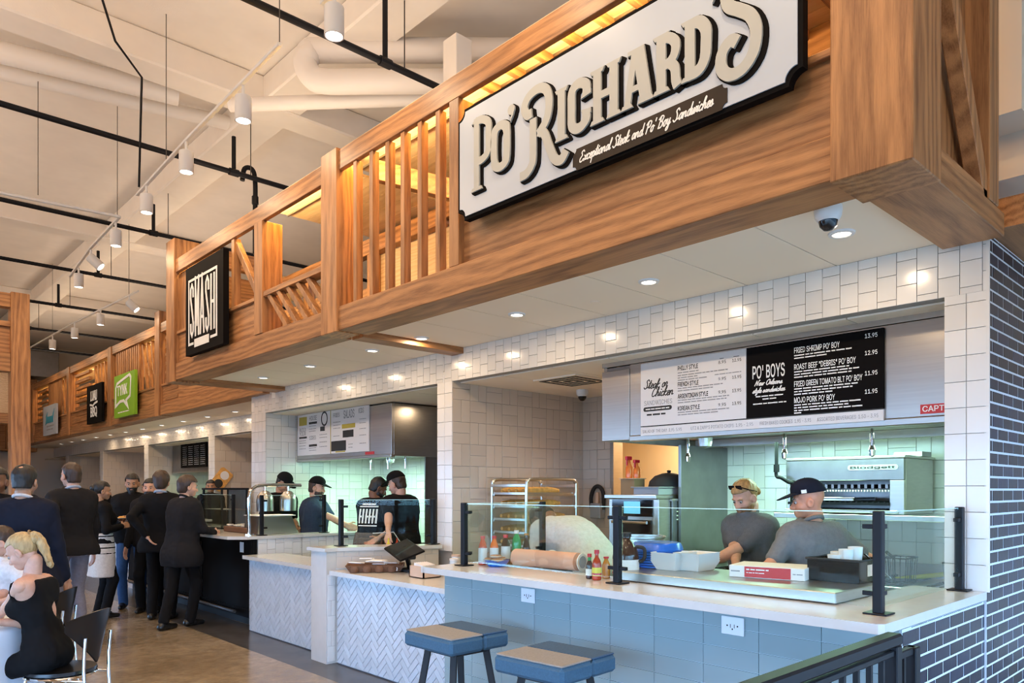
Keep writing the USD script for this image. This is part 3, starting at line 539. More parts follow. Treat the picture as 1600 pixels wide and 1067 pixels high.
# the swash S
face.append(unary_union([st([(2.118, .565), (2.090, .535), (2.055, .55), (2.058, .60), (2.09, .64), (2.045, .655), (1.99, .615), (1.962, .54), (1.975, .47), (2.03, .425), (2.085, .375), (2.112, .30), (2.100, .21), (2.05, .155), (1.985, .150), (1.940, .195), (1.942, .265), (1.985, .305), (2.02, .285)], .064)]))
t = Thing('shop_sign', "large white Po' Richard's sign with notched corners and black rim", 'sign', (SX, SY - SW / 2, SZ)); pl = facing(SX, SY, SZ)
rim = notched(SW, SH, .05, .062); t.part('rim', pl(extrude(rim, .045), -.03), 'sign_black'); t.part('panel', pl(extrude(affinity.translate(notched(SW - .044, SH - .044, .05, .056), .022, .022), .006), .016), 'sign_white')
for g_, nm in zip(face, "PO'RICHARD'S"):
    g2 = g_.simplify(.0008); sh = unary_union([affinity.translate(g2.buffer(.006, quad_segs=2), .0034 * k, -.0024 * k) for k in range(7)]).simplify(.0006)
    p = t.part('letter', pl(extrude(g2, .012), .027), 'letter_face'); t.part('drop_shade', pl(extrude(sh, .006), .0215), 'sign_black', parent=p)
tg = affinity.translate(notched(.95, .118, .03, .026), 1.012, .014); p = t.part('tagline_plate', pl(extrude(tg, .004), .022), 'tag_bronze')
t.part('tagline', pl(extrude(affinity.translate(script("Exceptional Steak and Po' Boy Sandwiches", .056, .062, width=.83), 1.058, .052), .002), .026), 'print_white', parent=p)
for y in (.5, 1.8): t.part('bracket', bx(3.075, SY - y - .02, 3.45, 3.12, SY - y + .02, 3.5), 'black_metal')
# SMASH
t = Thing('shop_sign', 'tall black SMASH sign with a white border on the second timber frame', 'sign', (3.06, 8.09, 3.09)); pl = facing(3.06, 8.61, 3.095)
t.part('panel', pl(extrude(sbox(0, 0, 1.05, .975), .06), -.045), 'sign_black')
o = .055; bo = sbox(.09, .10, .90, .83).difference(sbox(.09 + .028, .10 + .028, .90 - .028, .83 - .028)).difference(sbox(.24, .05, .72, .16))
t.part('border', pl(extrude(bo, .004), .016), 'print_white')
SMA = {'S': [[(.82, .78), (.8, .92), (.5, 1), (.18, .92), (.15, .75), (.5, .5), (.85, .25), (.82, .08), (.5, 0), (.2, .08), (.18, .22)]], 'M': [[(.1, 0), (.1, 1), (.5, .3), (.9, 1), (.9, 0)]], 'A': [[(.05, 0), (.5, 1), (.95, 0)], [(.2, .3), (.8, .3)]], 'H': [[(.12, 0), (.12, 1)], [(.88, 0), (.88, 1)], [(.12, .5), (.88, .5)]]}
for k, ch in enumerate('SMASH'):
    g_ = unary_union([LineString([(.145 + .146 * k + x * .112, .20 + .56 * y) for x, y in s]).buffer(.016, cap_style='square', join_style='mitre') for s in SMA[ch]])
    t.part('letter', pl(extrude(g_, .006), .016), 'print_white')
p = t.part('name_plate', pl(extrude(sbox(.27, .065, .68, .155), .004), .016), 'print_white'); t.part('name_plate_print', greek(pl, .33, .093, .29, .04, 3), 'print_grey', parent=p)
v_ = t.part('bracket', bx(3.105, 8.0, 3.5, 3.12, 8.2, 3.6), 'black_metal')
# lime green sign
t = Thing('shop_sign', 'lime green sign with a white speech bubble outline', 'sign', (4.33, 15.4, 3.0)); pl = facing(4.33, 16.06, 3.0)
t.part('panel', pl(extrude(sbox(0, 0, 1.28, .82), .05), -.03), 'sign_green')
bub = Polygon([(.10, .22), (.40, .30), (.62, .30), (.86, .18), (.78, .30), (1.02, .36), (1.06, .70), (.98, .76), (.2, .66), (.12, .58)])
t.part('speech_bubble', pl(extrude(LineString(list(bub.exterior.coords)).buffer(.026, join_style='mitre'), .006), .02), 'print_white')
t.part('name_print', lay(Plane(pl.o - .02 * np.array([1, 0, 0]), pl.U, pl.V, pl.N), .22, .42, 'TYNK', .19, .62, True, depth=.006), 'print_white'); t.part('small_print', greek(Plane(pl.o - .02 * np.array([1, 0, 0]), pl.U, pl.V, pl.N), .25, .08, .7, .03, 5), 'print_white')
t.part('bracket', bx(4.36, 15.2, 3.2, 4.40, 15.6, 3.3), 'black_metal')
# BBQ sign, white and blue sign
t = Thing('shop_sign', 'narrow black sign with white lettering ending in BBQ', 'sign', (4.33, 17.5, 3.0)); pl = facing(4.33, 18.08, 3.01); pf = Plane(pl.o - .02 * np.array([1, 0, 0]), pl.U, pl.V, pl.N)
t.part('panel', pl(extrude(sbox(0, 0, 1.14, .81), .05), -.03), 'sign_black'); t.part('name_print', merge(lay(pf, .3, .48, 'LUAU', .2, .5, depth=.006), lay(pf, .3, .14, 'BBQ', .2, .5, depth=.006), pf(extrude(LineString([(.28, .40), (.5, .37), (.62, .41), (.82, .43)]).buffer(.022), .006))), 'print_white')
t.part('bracket', bx(4.36, 17.3, 3.2, 4.40, 17.7, 3.3), 'black_metal')
t = Thing('shop_sign', 'white sign with a blue painted emblem at the far end of the row', 'sign', (4.33, 21.6, 2.98)); pl = facing(4.33, 22.3, 2.98); pf = Plane(pl.o - .02 * np.array([1, 0, 0]), pl.U, pl.V, pl.N)
t.part('panel', pl(extrude(sbox(0, 0, 1.37, .74), .05), -.03), 'sign_white')
t.part('emblem', pf(extrude(unary_union([sbox(.35, .30, 1.1, .46), Polygon([(.3, .46), (.5, .58), (.45, .44)]), Polygon([(1.0, .44), (1.2, .62), (1.12, .42)]), Polygon([(.25, .26), (.35, .4), (.4, .3)])]), .006)), 'print_teal')
t.part('small_print', merge(greek(pf, .4, .2, .75, .05, 7), greek(pf, .4, .12, .7, .04, 8)), 'print_grey'); t.part('bracket', bx(4.36, 21.4, 3.2, 4.40, 21.8, 3.3), 'black_metal')

# ------------------------------------------------------------------ menu boards and hoods
t = Thing('extractor_hood', 'brushed steel kitchen hood behind the nearest menu board', 'extractor hood', (4.76, 1.36, 2.0)); P_ = t.part
P_('front_panel', bx(4.76, 1.36, 2.03, 4.79, 3.70, 2.60, .003), 'steel'); P_('end_panel', bx(4.76, 3.706, 2.0, 4.79, 3.99, 2.57, .003), 'steel'); P_('top_band', bx(4.765, 1.36, 2.605, 4.79, 3.99, 2.64), 'steel')
P_('side_panel', bx(4.79, 3.96, 2.0, 6.35, 3.99, 2.63), 'steel'); P_('canopy', bx(4.79, 1.36, 2.06, 6.35, 3.96, 2.60), 'steel_dark')
P_('lower_lip', bx(4.75, 1.36, 1.985, 4.83, 3.70, 2.03, .006), 'steel'); P_('rear_lip', bx(6.0, 1.36, 1.99, 6.05, 3.9, 2.06, .004), 'steel')
for y in (3.45, 2.62, 2.0): P_('nozzle', merge(cyl((5.2, y, 1.86), (5.2, y, 2.06), .012), lathe([(0, 1.82), (.018, 1.83), (.022, 1.87), (.012, 1.9)], (5.2, y, 0), 10)), 'chrome')
P_('lamp', merge(lathe([(0, 1.93), (.05, 1.95), (.06, 2.02), (.03, 2.06)], (5.25, 3.32, 0), 14), bx(5.2, 3.24, 2.03, 5.32, 3.4, 2.06)), 'aluminium')
pl = facing(4.759, 1.62, 2.03); p = P_('maker_plate', bx(4.754, 1.33, 2.045, 4.76, 1.555, 2.10), 'print_red'); P_('maker_name', lay(facing(4.754, 1.543, 2.058), 0, 0, 'CAPTIVE', .032, .19), 'print_white', parent=p)
P_('pillar_panel', bx(5.62, 3.80, .9, 6.40, 3.83, 2.0, .003), 'steel_dark')
t = Thing('menu_board', 'wide menu board, white left half and black right half, on the nearest steel hood', 'menu board', (4.73, 1.755, 2.02)); P_ = t.part
P_('white_panel', bx(4.735, 2.668, 2.095, 4.757, 3.575, 2.585, .002), 'board_white'); P_('black_panel', bx(4.735, 1.755, 2.095, 4.757, 2.664, 2.585, .002), 'sign_black'); P_('bottom_strip', bx(4.735, 1.755, 2.02, 4.757, 3.575, 2.088, .002), 'board_white')
w = facing(4.7348, 3.575, 2.02)
for nm, tx, u, v, h, ww in [('heading', 'PHILLY STYLE', .345, .474, .032, .175), ('heading', 'FRENCH STYLE', .345, .353, .032, .18), ('heading', 'ARGENTINIAN STYLE', .345, .264, .032, .26), ('heading', 'KOREAN STYLE', .345, .173, .032, .19)]: P_(nm, lay(w, u, v, tx, h, ww), 'print_black')
pr_ = []
for v, a, b in ((.482, '8.95', '12.95'), (.363, '9.95', '13.95'), (.268, '9.95', '13.95'), (.178, '9.95', '13.95')): pr_ += [lay(w, .69, v, a, .022, .06, False), lay(w, .80, v, b, .022, .07, False)]
P_('prices', merge(*pr_), 'print_black'); q = 11; li = []
for v, ww in ((.452, .19), (.432, .42), (.414, .17), (.396, .25), (.335, .38), (.317, .30), (.246, .43), (.228, .41), (.155, .43), (.137, .34)): q += 1; li.append(greek(w, .345, v, ww, .011, q))
P_('small_print', merge(*li, greek(w, .66, .405, .21, .009, 40), greek(w, .70, .515, .04, .01, 41), greek(w, .81, .515, .045, .01, 42)), 'print_grey')
P_('script_heading', merge(w(extrude(affinity.translate(script('Steak or', .068, .055, width=.22), .03, .365), .001)), w(extrude(affinity.translate(script('Chicken', .068, .055, width=.20), .10, .300), .001))), 'print_black')
P_('heading', lay(w, .035, .235, 'SANDWICHES', .036, .26, False), 'print_grey'); P_('pill_band', w(extrude(LineString([(.045, .205), (.275, .205)]).buffer(.017), .001)), 'print_black'); P_('pill_print', greek(Plane(w.o - (.001, 0, 0), w.U, w.V, w.N), .05, .2, .22, .012, 50), 'print_white'); P_('small_print', greek(w, .06, .155, .19, .018, 51), 'print_black')
k_ = facing(4.7348, 2.664, 2.02)
for tx, u, v, h, ww in [("FRIED SHRIMP PO' BOY", .345, .483, .036, .30), ("ROAST BEEF \"DEBRIS\" PO' BOY", .345, .373, .036, .40), ("FRIED GREEN TOMATO BLT PO' BOY", .345, .260, .036, .44), ("MOJO PORK PO' BOY", .345, .153, .036, .27), ]: P_('heading', lay(k_, u, v, tx, h, ww), 'print_white')
P_('prices', merge(*[lay(k_, .80, v, a, .026, .075) for v, a in ((.515, '13.95'), (.41, '12.95'), (.285, '11.95'), (.172, '11.95'))]), 'print_white'); li = []
for v, ww in ((.462, .38), (.444, .22), (.354, .36), (.336, .42), (.318, .38), (.241, .43), (.223, .38), (.205, .26), (.134, .43), (.116, .36), (.098, .44), (.082, .06)): q += 1; li.append(greek(k_, .345, v, ww, .012, q))
P_('small_print', merge(*li, greek(k_, .07, .215, .2, .012, 60), greek(k_, .12, .195, .1, .012, 61), greek(k_, .05, .165, .24, .012, 62)), 'print_white')
P_('heading', lay(k_, .045, .345, "PO' BOYS", .085, .235), 'print_white'); P_('script_heading', merge(k_(extrude(affinity.translate(script('New Orleans', .036, .075, width=.20), .06, .295), .001)), k_(extrude(affinity.translate(script('style sandwiches', .036, .075, width=.235), .045, .245), .001))), 'print_white')
P_('rule', w(sb := extrude(sbox(.0, .071, 1.82, .076), .001)), 'print_black')
bs = [('SALAD OF THE DAY  3.95  5.95', .02, .36), ("UTZ & ZAPP'S POTATO CHIPS  1.95 - 2.95", .46, .50), ('FRESH BAKED COOKIES  1.95 - 3.95', 1.01, .36), ('ASSORTED BEVERAGES  1.50 - 3.95', 1.41, .38)]
P_('strip_print', merge(*[lay(w, u, .022, tx, .024, ww, False) for tx, u, ww in bs]), 'print_grey')
# the SMASH hood and its white menu
t = Thing('extractor_hood', 'brushed steel hood of the SMASH stall, behind its white menu', 'extractor hood', (4.95, 7.35, 2.0)); P_ = t.part
P_('front_panel', bx(4.95, 7.35, 2.02, 4.98, 9.70, 2.62, .003), 'steel'); P_('side_panel', bx(4.98, 7.352, 2.0, 6.2, 7.38, 2.62, .003), 'steel'); P_('canopy', bx(4.98, 7.38, 2.06, 6.3, 9.70, 2.60), 'steel_dark'); P_('lower_lip', bx(4.94, 7.35, 1.985, 5.0, 9.70, 2.02, .005), 'steel')
for y in (8.35, 7.95): P_('nozzle', cyl((5.3, y, 1.86), (5.3, y, 2.06), .012), 'chrome')
for x in (5.25, 5.8): P_('nozzle', cyl((x, 7.5, 1.86), (x, 7.5, 2.06), .012), 'chrome')
P_('lamp', lathe([(0, 1.93), (.05, 1.95), (.06, 2.02), (.03, 2.06)], (5.4, 8.05, 0), 12), 'aluminium'); P_('maker_plate', bx(4.945, 7.72, 2.03, 4.95, 7.92, 2.065), 'print_red'); P_('wall_panel', bx(5.45, 7.36, .9, 6.40, 7.38, 2.0), 'steel_dark')
t = Thing('menu_board', 'white two-panel menu of the SMASH stall, with black and gold blocks', 'menu board', (4.93, 7.817, 2.07)); P_ = t.part
P_('panel', bx(4.93, 8.735, 2.07, 4.948, 9.645, 2.635, .002), 'board_white'); P_('panel', bx(4.93, 7.817, 2.07, 4.948, 8.725, 2.635, .002), 'board_white'); P_('trim', bx(4.928, 8.725, 2.07, 4.948, 8.735, 2.635), 'print_gold')
w = facing(4.9298, 9.645, 2.07); B_ = lambda *r: w(extrude(unary_union([sbox(*q) for q in r]), .001))
[P_('gold_block', B_(q), 'print_gold') for q in ((.05, .415, .27, .53), (1.20, .31, 1.52, .365), (1.04, .012, 1.28, .027))]; [P_('black_block', B_(q), 'print_black') for q in ((.33, .42, .55, .45), (.05, .235, .27, .26), (.33, .115, .55, .145), (.64, .31, .76, .37), (1.22, .195, 1.48, .285), (.93, .03, 1.30, .16))]
P_('emblem', w(extrude(affinity.scale(Point(.75, .47).buffer(.085), 1.0, 1.15).difference(affinity.scale(Point(.75, .47).buffer(.065), 1, 1.15)), .001)), 'print_black')
P_('headings', merge(*[lay(w, u, v, tx, h, ww) for tx, u, v, h, ww in [('HOUSE', .34, .47, .06, .2), ('BUILD', .06, .33, .05, .18), ('YOUR', .06, .275, .05, .18), ('SIDES', .34, .21, .05, .18), ('SALADS', 1.24, .44, .10, .26), ('FRIES', .98, .47, .05, .16), ('KIDS', 1.60, .48, .06, .12)]]), 'print_grey')
P_('small_print', merge(*[greek(w, u, v, ww, .012, 70 + k) for k, (u, v, ww) in enumerate([(.33, .39, .2), (.33, .35, .2), (.33, .32, .18), (.05, .2, .2), (.05, .17, .2), (.05, .13, .18), (.05, .09, .2), (.33, .09, .2), (.33, .06, .2), (.62, .26, .2), (.62, .22, .2), (.62, .16, .2), (.62, .1, .2), (.98, .4, .18), (.98, .36, .18), (.98, .32, .18), (.98, .22, .16), (1.62, .40, .15), (1.62, .35, .15), (1.62, .28, .15), (1.62, .2, .15), (1.36, .1, .1), (1.36, .06, .1), (1.62, .1, .15)])]), 'print_grey')
# menus of the far stalls
t = Thing('menu_board', 'dark chalk menu with four columns in the stall left of SMASH', 'menu board', (6.2, 16.3, 2.1)); P_ = t.part
P_('panel', bx(6.2, 16.3, 2.1, 6.23, 17.85, 2.66), 'sign_black'); w = facing(6.199, 17.85, 2.1)
P_('small_print', merge(*[greek(w, .12 + .36 * c, .06 + .045 * r_, .27, .022, 100 + 10 * c + r_) for c in range(4) for r_ in range(10)]), 'print_grey')
t = Thing('extractor_hood', 'steel hood holding the dark chalk menu in the stall left of SMASH', 'extractor hood', (6.23, 16.0, 2.0)); t.part('front_panel', bx(6.235, 16.0, 2.02, 6.26, 18.5, 2.64), 'steel_dark'); t.part('canopy', bx(6.26, 16.0, 2.06, 7.6, 18.5, 2.6), 'steel_dark'); t.part('lower_lip', bx(6.225, 16.0, 1.99, 6.3, 18.5, 2.02), 'steel')
for y, x, lb in ((22.7, 6.15, 'white menu hanging in the third stall left of SMASH'), (26.5, 6.15, 'small white menu with red print in the farthest stall in view')):
    t = Thing('menu_board', lb, 'menu board', (x, y, 2.0)); t.part('panel', bx(x, y, 2.0, x + .03, y + 1.7, 2.6), 'board_white'); w = facing(x - .001, y + 1.7, 2.0); t.part('small_print', merge(*[greek(w, .15, .06 + .06 * k, 1.3, .03, 150 + k) for k in range(8)]), 'print_grey'); t.part('mount', bx(x + .03, y + .1, 2.0, x + .09, y + 1.6, 2.64), 'steel_dark')
# ------------------------------------------------------------------ counters
t = Thing('service_counter', 'front counter with a pale quartz top and blue-grey tiled face, nearest the camera', 'counter', (3.1, 1.15, 0)); P_ = t.part
P_('countertop', pl_ := Plane((0, 0, 1.02), (1, 0, 0), (0, 1, 0), (0, 0, 1))(extrude(Polygon([(3.12, 1.15), (4.505, 1.15), (4.505, 1.52), (3.62, 1.52), (3.62, 4.24), (3.10, 4.24), (3.10, 1.17)]).buffer(.012, join_style='round').buffer(-.012), .042)), 'quartz')
P_('body', merge(bx(3.309, 1.27, 0, 3.55, 4.235, 1.018), bx(3.55, 1.255, 0, 4.5, 1.45, 1.018)), 'grout_blue')
tiles(t, facing(3.309, 4.235, 0.02), grid_tiles(0, 0, 3.075, .996, .305, .0995, gap=.003, stagger=0.0), ['tile_blue'], t=.006, b=.001, most=300)
for y in (3.37, 1.93):
    o = P_('socket_plate', bx(3.294, y - .062, .885, 3.30, y + .062, .975, .003), 'white_plastic'); w = facing(3.2938, y, .93)
    P_('socket_slot', w(extrude(unary_union([Point(-.028, 0).buffer(.004), Point(.028, 0).buffer(.004)] + [sbox(a, -.010, a + .003, .008) for a in (-.012, .009)] + [sbox(-.003, -.02, .003, -.012)]), .0008)), 'print_black', parent=o)
def low_counter(label, ya, yb, xf):
    t = Thing('service_counter', label, 'counter', (xf, ya, 0)); P_ = t.part
    P_('countertop', Plane((0, 0, .82), (1, 0, 0), (0, 1, 0), (0, 0, 1))(extrude(Polygon([(xf - .08, ya), (4.28, ya), (4.28, yb - .31), (xf + .03, yb), (xf - .08, yb)]) if yb < 7 else sbox(xf - .08, ya, 4.0, yb), .04)), 'quartz'); P_('body', bx(xf + .009, ya, 0, xf + .2, yb, .82), 'grout_zigzag')
    tiles(t, facing(xf + .009, yb, 0), herring_tiles(0, .01, yb - ya, .818, .054, .162, gap=.0042), ['tile_zigzag'], t=.009, b=.0015, most=260)
    P_('back_panel', bx(3.85, ya, 0, 3.95, yb - .3, .82), 'white_metal')
low_counter('low till counter with herringbone white tiles, between the front counter and the bookend wall', 4.245, 6.10, 3.51)
low_counter('low counter with herringbone white tiles in front of the SMASH stall', 6.43, 8.20, 3.60)
t = Thing('half_wall', 'white tiled half wall with quartz cap dividing the two low counters', 'half wall', (3.42, 5.7, 0)); P_ = t.part
XY = Plane((0, 0, 0), (1, 0, 0), (0, 1, 0), (0, 0, 1)); foot = Polygon([(3.42, 6.135), (3.52, 6.135), (4.42, 5.76), (4.50, 5.9), (3.7, 6.42), (3.42, 6.42)])
P_('body', XY(extrude(foot, 1.03)), 'quartz'); P_('cap', Plane((0, 0, 1.031), (1, 0, 0), (0, 1, 0), (0, 0, 1))(extrude(Polygon([(3.39, 6.11), (3.52, 6.11), (4.44, 5.725), (4.505, 5.9), (3.7, 6.45), (3.39, 6.45)]), .032)), 'quartz')
dv = np.array([.9, -.375, 0]); dl = np.linalg.norm(dv); dv /= dl; pn = Plane((3.52, 6.135, .87), dv, (0, 0, 1), np.cross(dv, (0, 0, 1)))
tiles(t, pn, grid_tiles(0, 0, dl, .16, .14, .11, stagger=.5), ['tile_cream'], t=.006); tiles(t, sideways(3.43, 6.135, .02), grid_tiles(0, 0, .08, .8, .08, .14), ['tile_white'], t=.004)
t = Thing('service_counter', 'tall SMASH counter with a black panelled front and white tiled end', 'counter', (3.45, 8.3, 0)); P_ = t.part
P_('countertop', XY(extrude(Polygon([(3.62, 8.28), (4.3, 8.28), (4.3, 13.0), (3.45, 13.0), (3.45, 8.45)]), .035)), 'quartz'); stage.GetPrimAtPath(t.path + '/countertop').GetAttribute('points').Set([Gf.Vec3f(p[0], p[1], p[2] + 1.027) for p in stage.GetPrimAtPath(t.path + '/countertop').GetAttribute('points').Get()])
P_('front_panel', bx(3.70, 8.33, .1, 3.75, 13.0, 1.025), 'black_satin'); P_('end_wall', bx(3.752, 8.312, 0, 4.3, 8.45, 1.025), 'grout')
tiles(t, sideways(3.752, 8.312, .55), grid_tiles(0, 0, .545, .475, .107, .14, column=True), ['tile_white'], t=.007)
for y in (8.34, 9.85, 11.4): P_('frame_stile', bx(3.688, y, .12, 3.70, y + .09, 1.02, .002), 'black_satin')
P_('frame_rail', bx(3.688, 8.43, .93, 3.70, 13, 1.02), 'black_satin'); P_('frame_rail', bx(3.688, 8.43, .12, 3.70, 13, .2), 'black_satin'); P_('toe_kick', bx(3.76, 8.34, 0, 3.78, 13, .1), 'black_matte'); P_('foot_rail', tube([(3.60, 8.6, .17), (3.60, 12.9, .17)], .02), 'steel_dark')
P_('socket_plate', bx(3.682, 8.55, .86, 3.688, 8.65, .98), 'white_plastic')
t = Thing('service_counter', 'short white tiled return of the SMASH counter, right of the heat lamps', 'counter', (4.305, 8.3, 0)); P_ = t.part
P_('countertop', bx(4.303, 8.28, 1.027, 5.25, 8.6, 1.062, .003), 'quartz'); P_('end_wall', bx(4.303, 8.312, 0, 5.2, 8.45, 1.025), 'grout')
tiles(t, sideways(4.305, 8.312, .55), grid_tiles(0, 0, .89, .475, .107, .14, column=True), ['tile_white'], t=.007)
for k, (ya, yb) in enumerate([(13.4, 17.6), (17.9, 22), (22.3, 27)]):
    t = Thing('service_counter', ['pale counter behind the man in the black hoodie', 'farther pale counter behind the bearded man', 'farthest pale counter at the end of the row'][k], 'counter', (4.4, ya, 0)); t.part('countertop', bx(4.35, ya, 1.03, 5.2, yb, 1.07, .004), 'quartz'); t.part('front_panel', bx(4.6, ya, 0, 5.0, yb, 1.03), 'tile_zigzag'); t.part('toe_kick', bx(4.63, ya + .02, 0, 4.95, yb - .02, .0), 'black_matte') if 0 else None
# ------------------------------------------------------------------ sneeze guards
def guard(label, posts, panes, z0=1.06, z1=1.50):
    t = Thing('sneeze_guard', label, 'glass guard', (posts[0][0], posts[0][1], z0))
    for x, y in posts:
        p = t.part('post', bx(x - .02, y - .02, z0 + .004, x + .02, y + .02, z1 + .008, .004), 'black_metal'); t.part('base_plate', bx(x - .05, y - .05, z0 + .003, x + .05, y + .05, z0 + .01, .002), 'black_metal', parent=p)
    for (x0, y0), (x1, y1) in panes:
        a, b = np.array([x0, y0, 0.0]), np.array([x1, y1, 0.0]); d = (b - a) / np.linalg.norm(b - a); a, b = a + d * .035, b - d * .035; zc = (z0 + .03 + z1) / 2
        p = t.part('glass_pane', bar(a + (0, 0, zc), b + (0, 0, zc), .008, z1 - z0 - .03, up=(0, 0, 1), c=0), 'glass_pane'); t.part('pane_edge', bar(a + (0, 0, z1 + .002), b + (0, 0, z1 + .002), .008, .004, up=(0, 0, 1), c=0), 'glass_edge', parent=p)
        for q in (a, b):
            for z in (z0 + .09, z1 - .06): t.part('clamp', bar(q - d * .03 + (0, 0, z), q + d * .03 + (0, 0, z), .025, .02, up=(0, 0, 1), c=.002) if q is a else bar(q - d * .03 + (0, 0, z), q + d * .03 + (0, 0, z), .025, .02, up=(0, 0, 1), c=.002), 'black_metal')
guard('glass guard with black posts around the front counter', [(3.36, 1.265), (3.36, 2.70), (3.36, 4.08), (4.46, 1.265), (4.15, 4.08)], [((3.36, 1.265), (3.36, 2.70)), ((3.36, 2.70), (3.36, 4.08)), ((3.36, 1.265), (4.46, 1.265)), ((3.36, 4.08), (4.15, 4.08))])
guard('glass guard on the tiled half wall beside the till', [(3.65, 6.27), (4.43, 5.86)], [((3.65, 6.27), (4.43, 5.86))], 1.063)
guard('glass guard in front of the two heat lamps on the SMASH counter', [(3.82, 8.36), (4.63, 8.36)], [((3.82, 8.36), (4.63, 8.36))], 1.062, 1.53)
guard('glass guard with black frame along the far part of the SMASH counter', [(4.0, 9.6), (4.0, 10.7), (4.0, 11.8)], [((4.0, 9.6), (4.0, 10.7)), ((4.0, 10.7), (4.0, 11.8))], 1.062, 1.53)
# ------------------------------------------------------------------ downlights, track lamps, pipes, cameras
def downlight(name, x, y, label, group):
    t = Thing(name, label, 'downlight', (x, y, 2.95), group=group)
    t.part('trim', lathe([(.048, 2.938), (.066, 2.940), (.068, 2.95), (.048, 2.95)], (x, y, 0), 20), 'white_plastic'); t.part('lens', lathe([(0, 2.943), (.048, 2.943), (.048, 2.948), (0, 2.948)], (x, y, 0), 18), 'lamp_lens')
for k, y in enumerate(NEAR_SPOTS): downlight('recessed_downlight', 3.94, y, f'lit round downlight in the near white soffit, {ORD[k]} from the right', 'downlights of the near soffit')
for k in range(12): downlight('recessed_downlight', 5.3, 11.4 + 1.24 * k, f'small lit downlight in the far soffit, {ORD[k]} from the right', 'downlights of the far soffit')
def track_lamp(x, y, z, label, tilt=(0, 0)):
    t = Thing('track_lamp', label, 'track light', (x, y, z), group='white track lamps under the ceiling')
    a = np.array([tilt[0], tilt[1], -1.0]); a /= np.linalg.norm(a); d, u, v = frame_of(a); M = np.stack([u, v, d]) if np.linalg.det(np.stack([u, v, d])) > 0 else np.stack([v, u, d]); c = np.array([x, y, z])
    pr = lathe([(0, -.02), (.062, -.02), (.068, -.012), (.068, .185), (.06, .185), (.058, .17)], n=20); t.part('shade', (pr[0] @ M + c, pr[1]), 'white_metal', smooth=35)
    ln = lathe([(0, .172), (.059, .172)], n=20); t.part('lens', (ln[0] @ M + c, ln[1][:, ::-1]), 'lamp_lens'); t.part('stem', cyl((x, y, z + .0), (x, y, z + .115), .014), 'white_metal')
tl = [('largest white track lamp at the top edge of the picture', (0, 0)), ('white track lamp near the top, second from the right', (0, 0)), ('white track lamp, third from the top right', (0, 0)), ('white track lamp just above the black pipe, fourth from the top right', (0, 0)), ('white track lamp at the corner of the bent track', (0, 0)), ('tilted white track lamp showing its bright face', (.9, -.6)), ('white track lamp below the tilted one', (0, 0))]
for (x, y, z), (lb, ti) in zip(TRACK, tl): track_lamp(x, y, z, lb, ti)
far_l = [((4.05, 14.2, 4.9), 'tilted track lamp over the lime green sign, at the track end', (.8, -.6)), ((3.95, 15.6, 4.9), 'small track lamp, second along the far track', (0, 0)), ((3.9, 17.3, 4.9), 'small track lamp, third along the far track', (0, 0)), ((3.85, 19.0, 4.9), 'small track lamp, fourth along the far track', (0, 0)), ((3.8, 21.4, 4.9), 'small track lamp at the far end of the far track', (0, 0)),
         ((2.9, 20.5, 4.3), 'track lamp at the top of the low far track', (0, 0)), ((2.72, 23.6, 4.25), 'dim track lamp half way down the low far track', (0, 0)), ((2.65, 25.0, 4.2), 'dim track lamp near the end of the low far track', (0, 0)), ((0.02 + 1.6, 12.25 - 1.0, 4.9), 'white track lamp cut by the left edge of the picture', (0, 0))]
for p, lb, ti in far_l: track_lamp(*p, lb, ti)
def track(label, pts, hang, z1=6.6):
    t = Thing('light_track', label, 'light track', pts[0]); t.part('rail', merge(*[bar(a, b, .035, .03, up=(0, 0, 1)) for a, b in zip(pts, pts[1:])]), 'white_metal')
    for p in hang: t.part('hanger_wire', cyl(p, (p[0], p[1], z1), .004, 6), 'seam_dark')
Zt = 5.03
track('long white light track running down the hall under the ceiling', [(2.615, 5.40, Zt), (2.665, 7.5, Zt), (2.74, 9.3, Zt)], [(2.62, 5.42, Zt), (2.70, 8.2, Zt)])
track('near white light track holding the largest lamp', [(2.52, -.5, Zt), (2.612, 4.75, Zt)], [(2.56, 2.5, Zt), (2.61, 4.72, Zt)])
track('white light track with a bend, beyond the long one', [(1.2, 10.36, Zt), (2.80, 10.2, Zt), (2.86, 11.8, Zt), (3.0, 13.6, Zt)], [(2.80, 10.3, Zt), (1.9, 10.1, Zt)])
track('far white light track over the lime green and BBQ signs', [(4.08, 13.8, Zt), (3.9, 17.3, Zt), (3.78, 22, Zt)], [(4.05, 14.2, Zt), (3.85, 19.0, Zt)]); track('low far light track hung on two long wires', [(2.92, 20.2, 4.43), (2.62, 25.6, 4.33)], [(2.9, 20.5, 4.43), (2.75, 23.0, 4.4)])
for k, y in enumerate([5.9, 9.25, 12.3, 15.4, 18.5, 21.6, 24.7]):
    t = Thing('sprinkler_pipe', f'black sprinkler pipe crossing under the ceiling, {ORD[k]} from the camera', 'pipe', (4.0, y, 5.6)); t.part('pipe', cyl((-2.5, y, 5.6), (9.2, y, 5.6), .032, 12), 'black_metal', smooth=40); x = 3.86 if k else 3.90
    t.part('riser', cyl((x, y, 5.6), (x, y, 6.6 if k == 0 else 6.05), .026, 10), 'black_metal', smooth=40); t.part('coupling', cyl((x - .06, y, 5.6), (x + .06, y, 5.6), .045, 12), 'black_metal'); t.part('hanger_rod', cyl((x + .22, y, 5.6), (x + .22, y, 6.6), .006, 6), 'seam_dark')
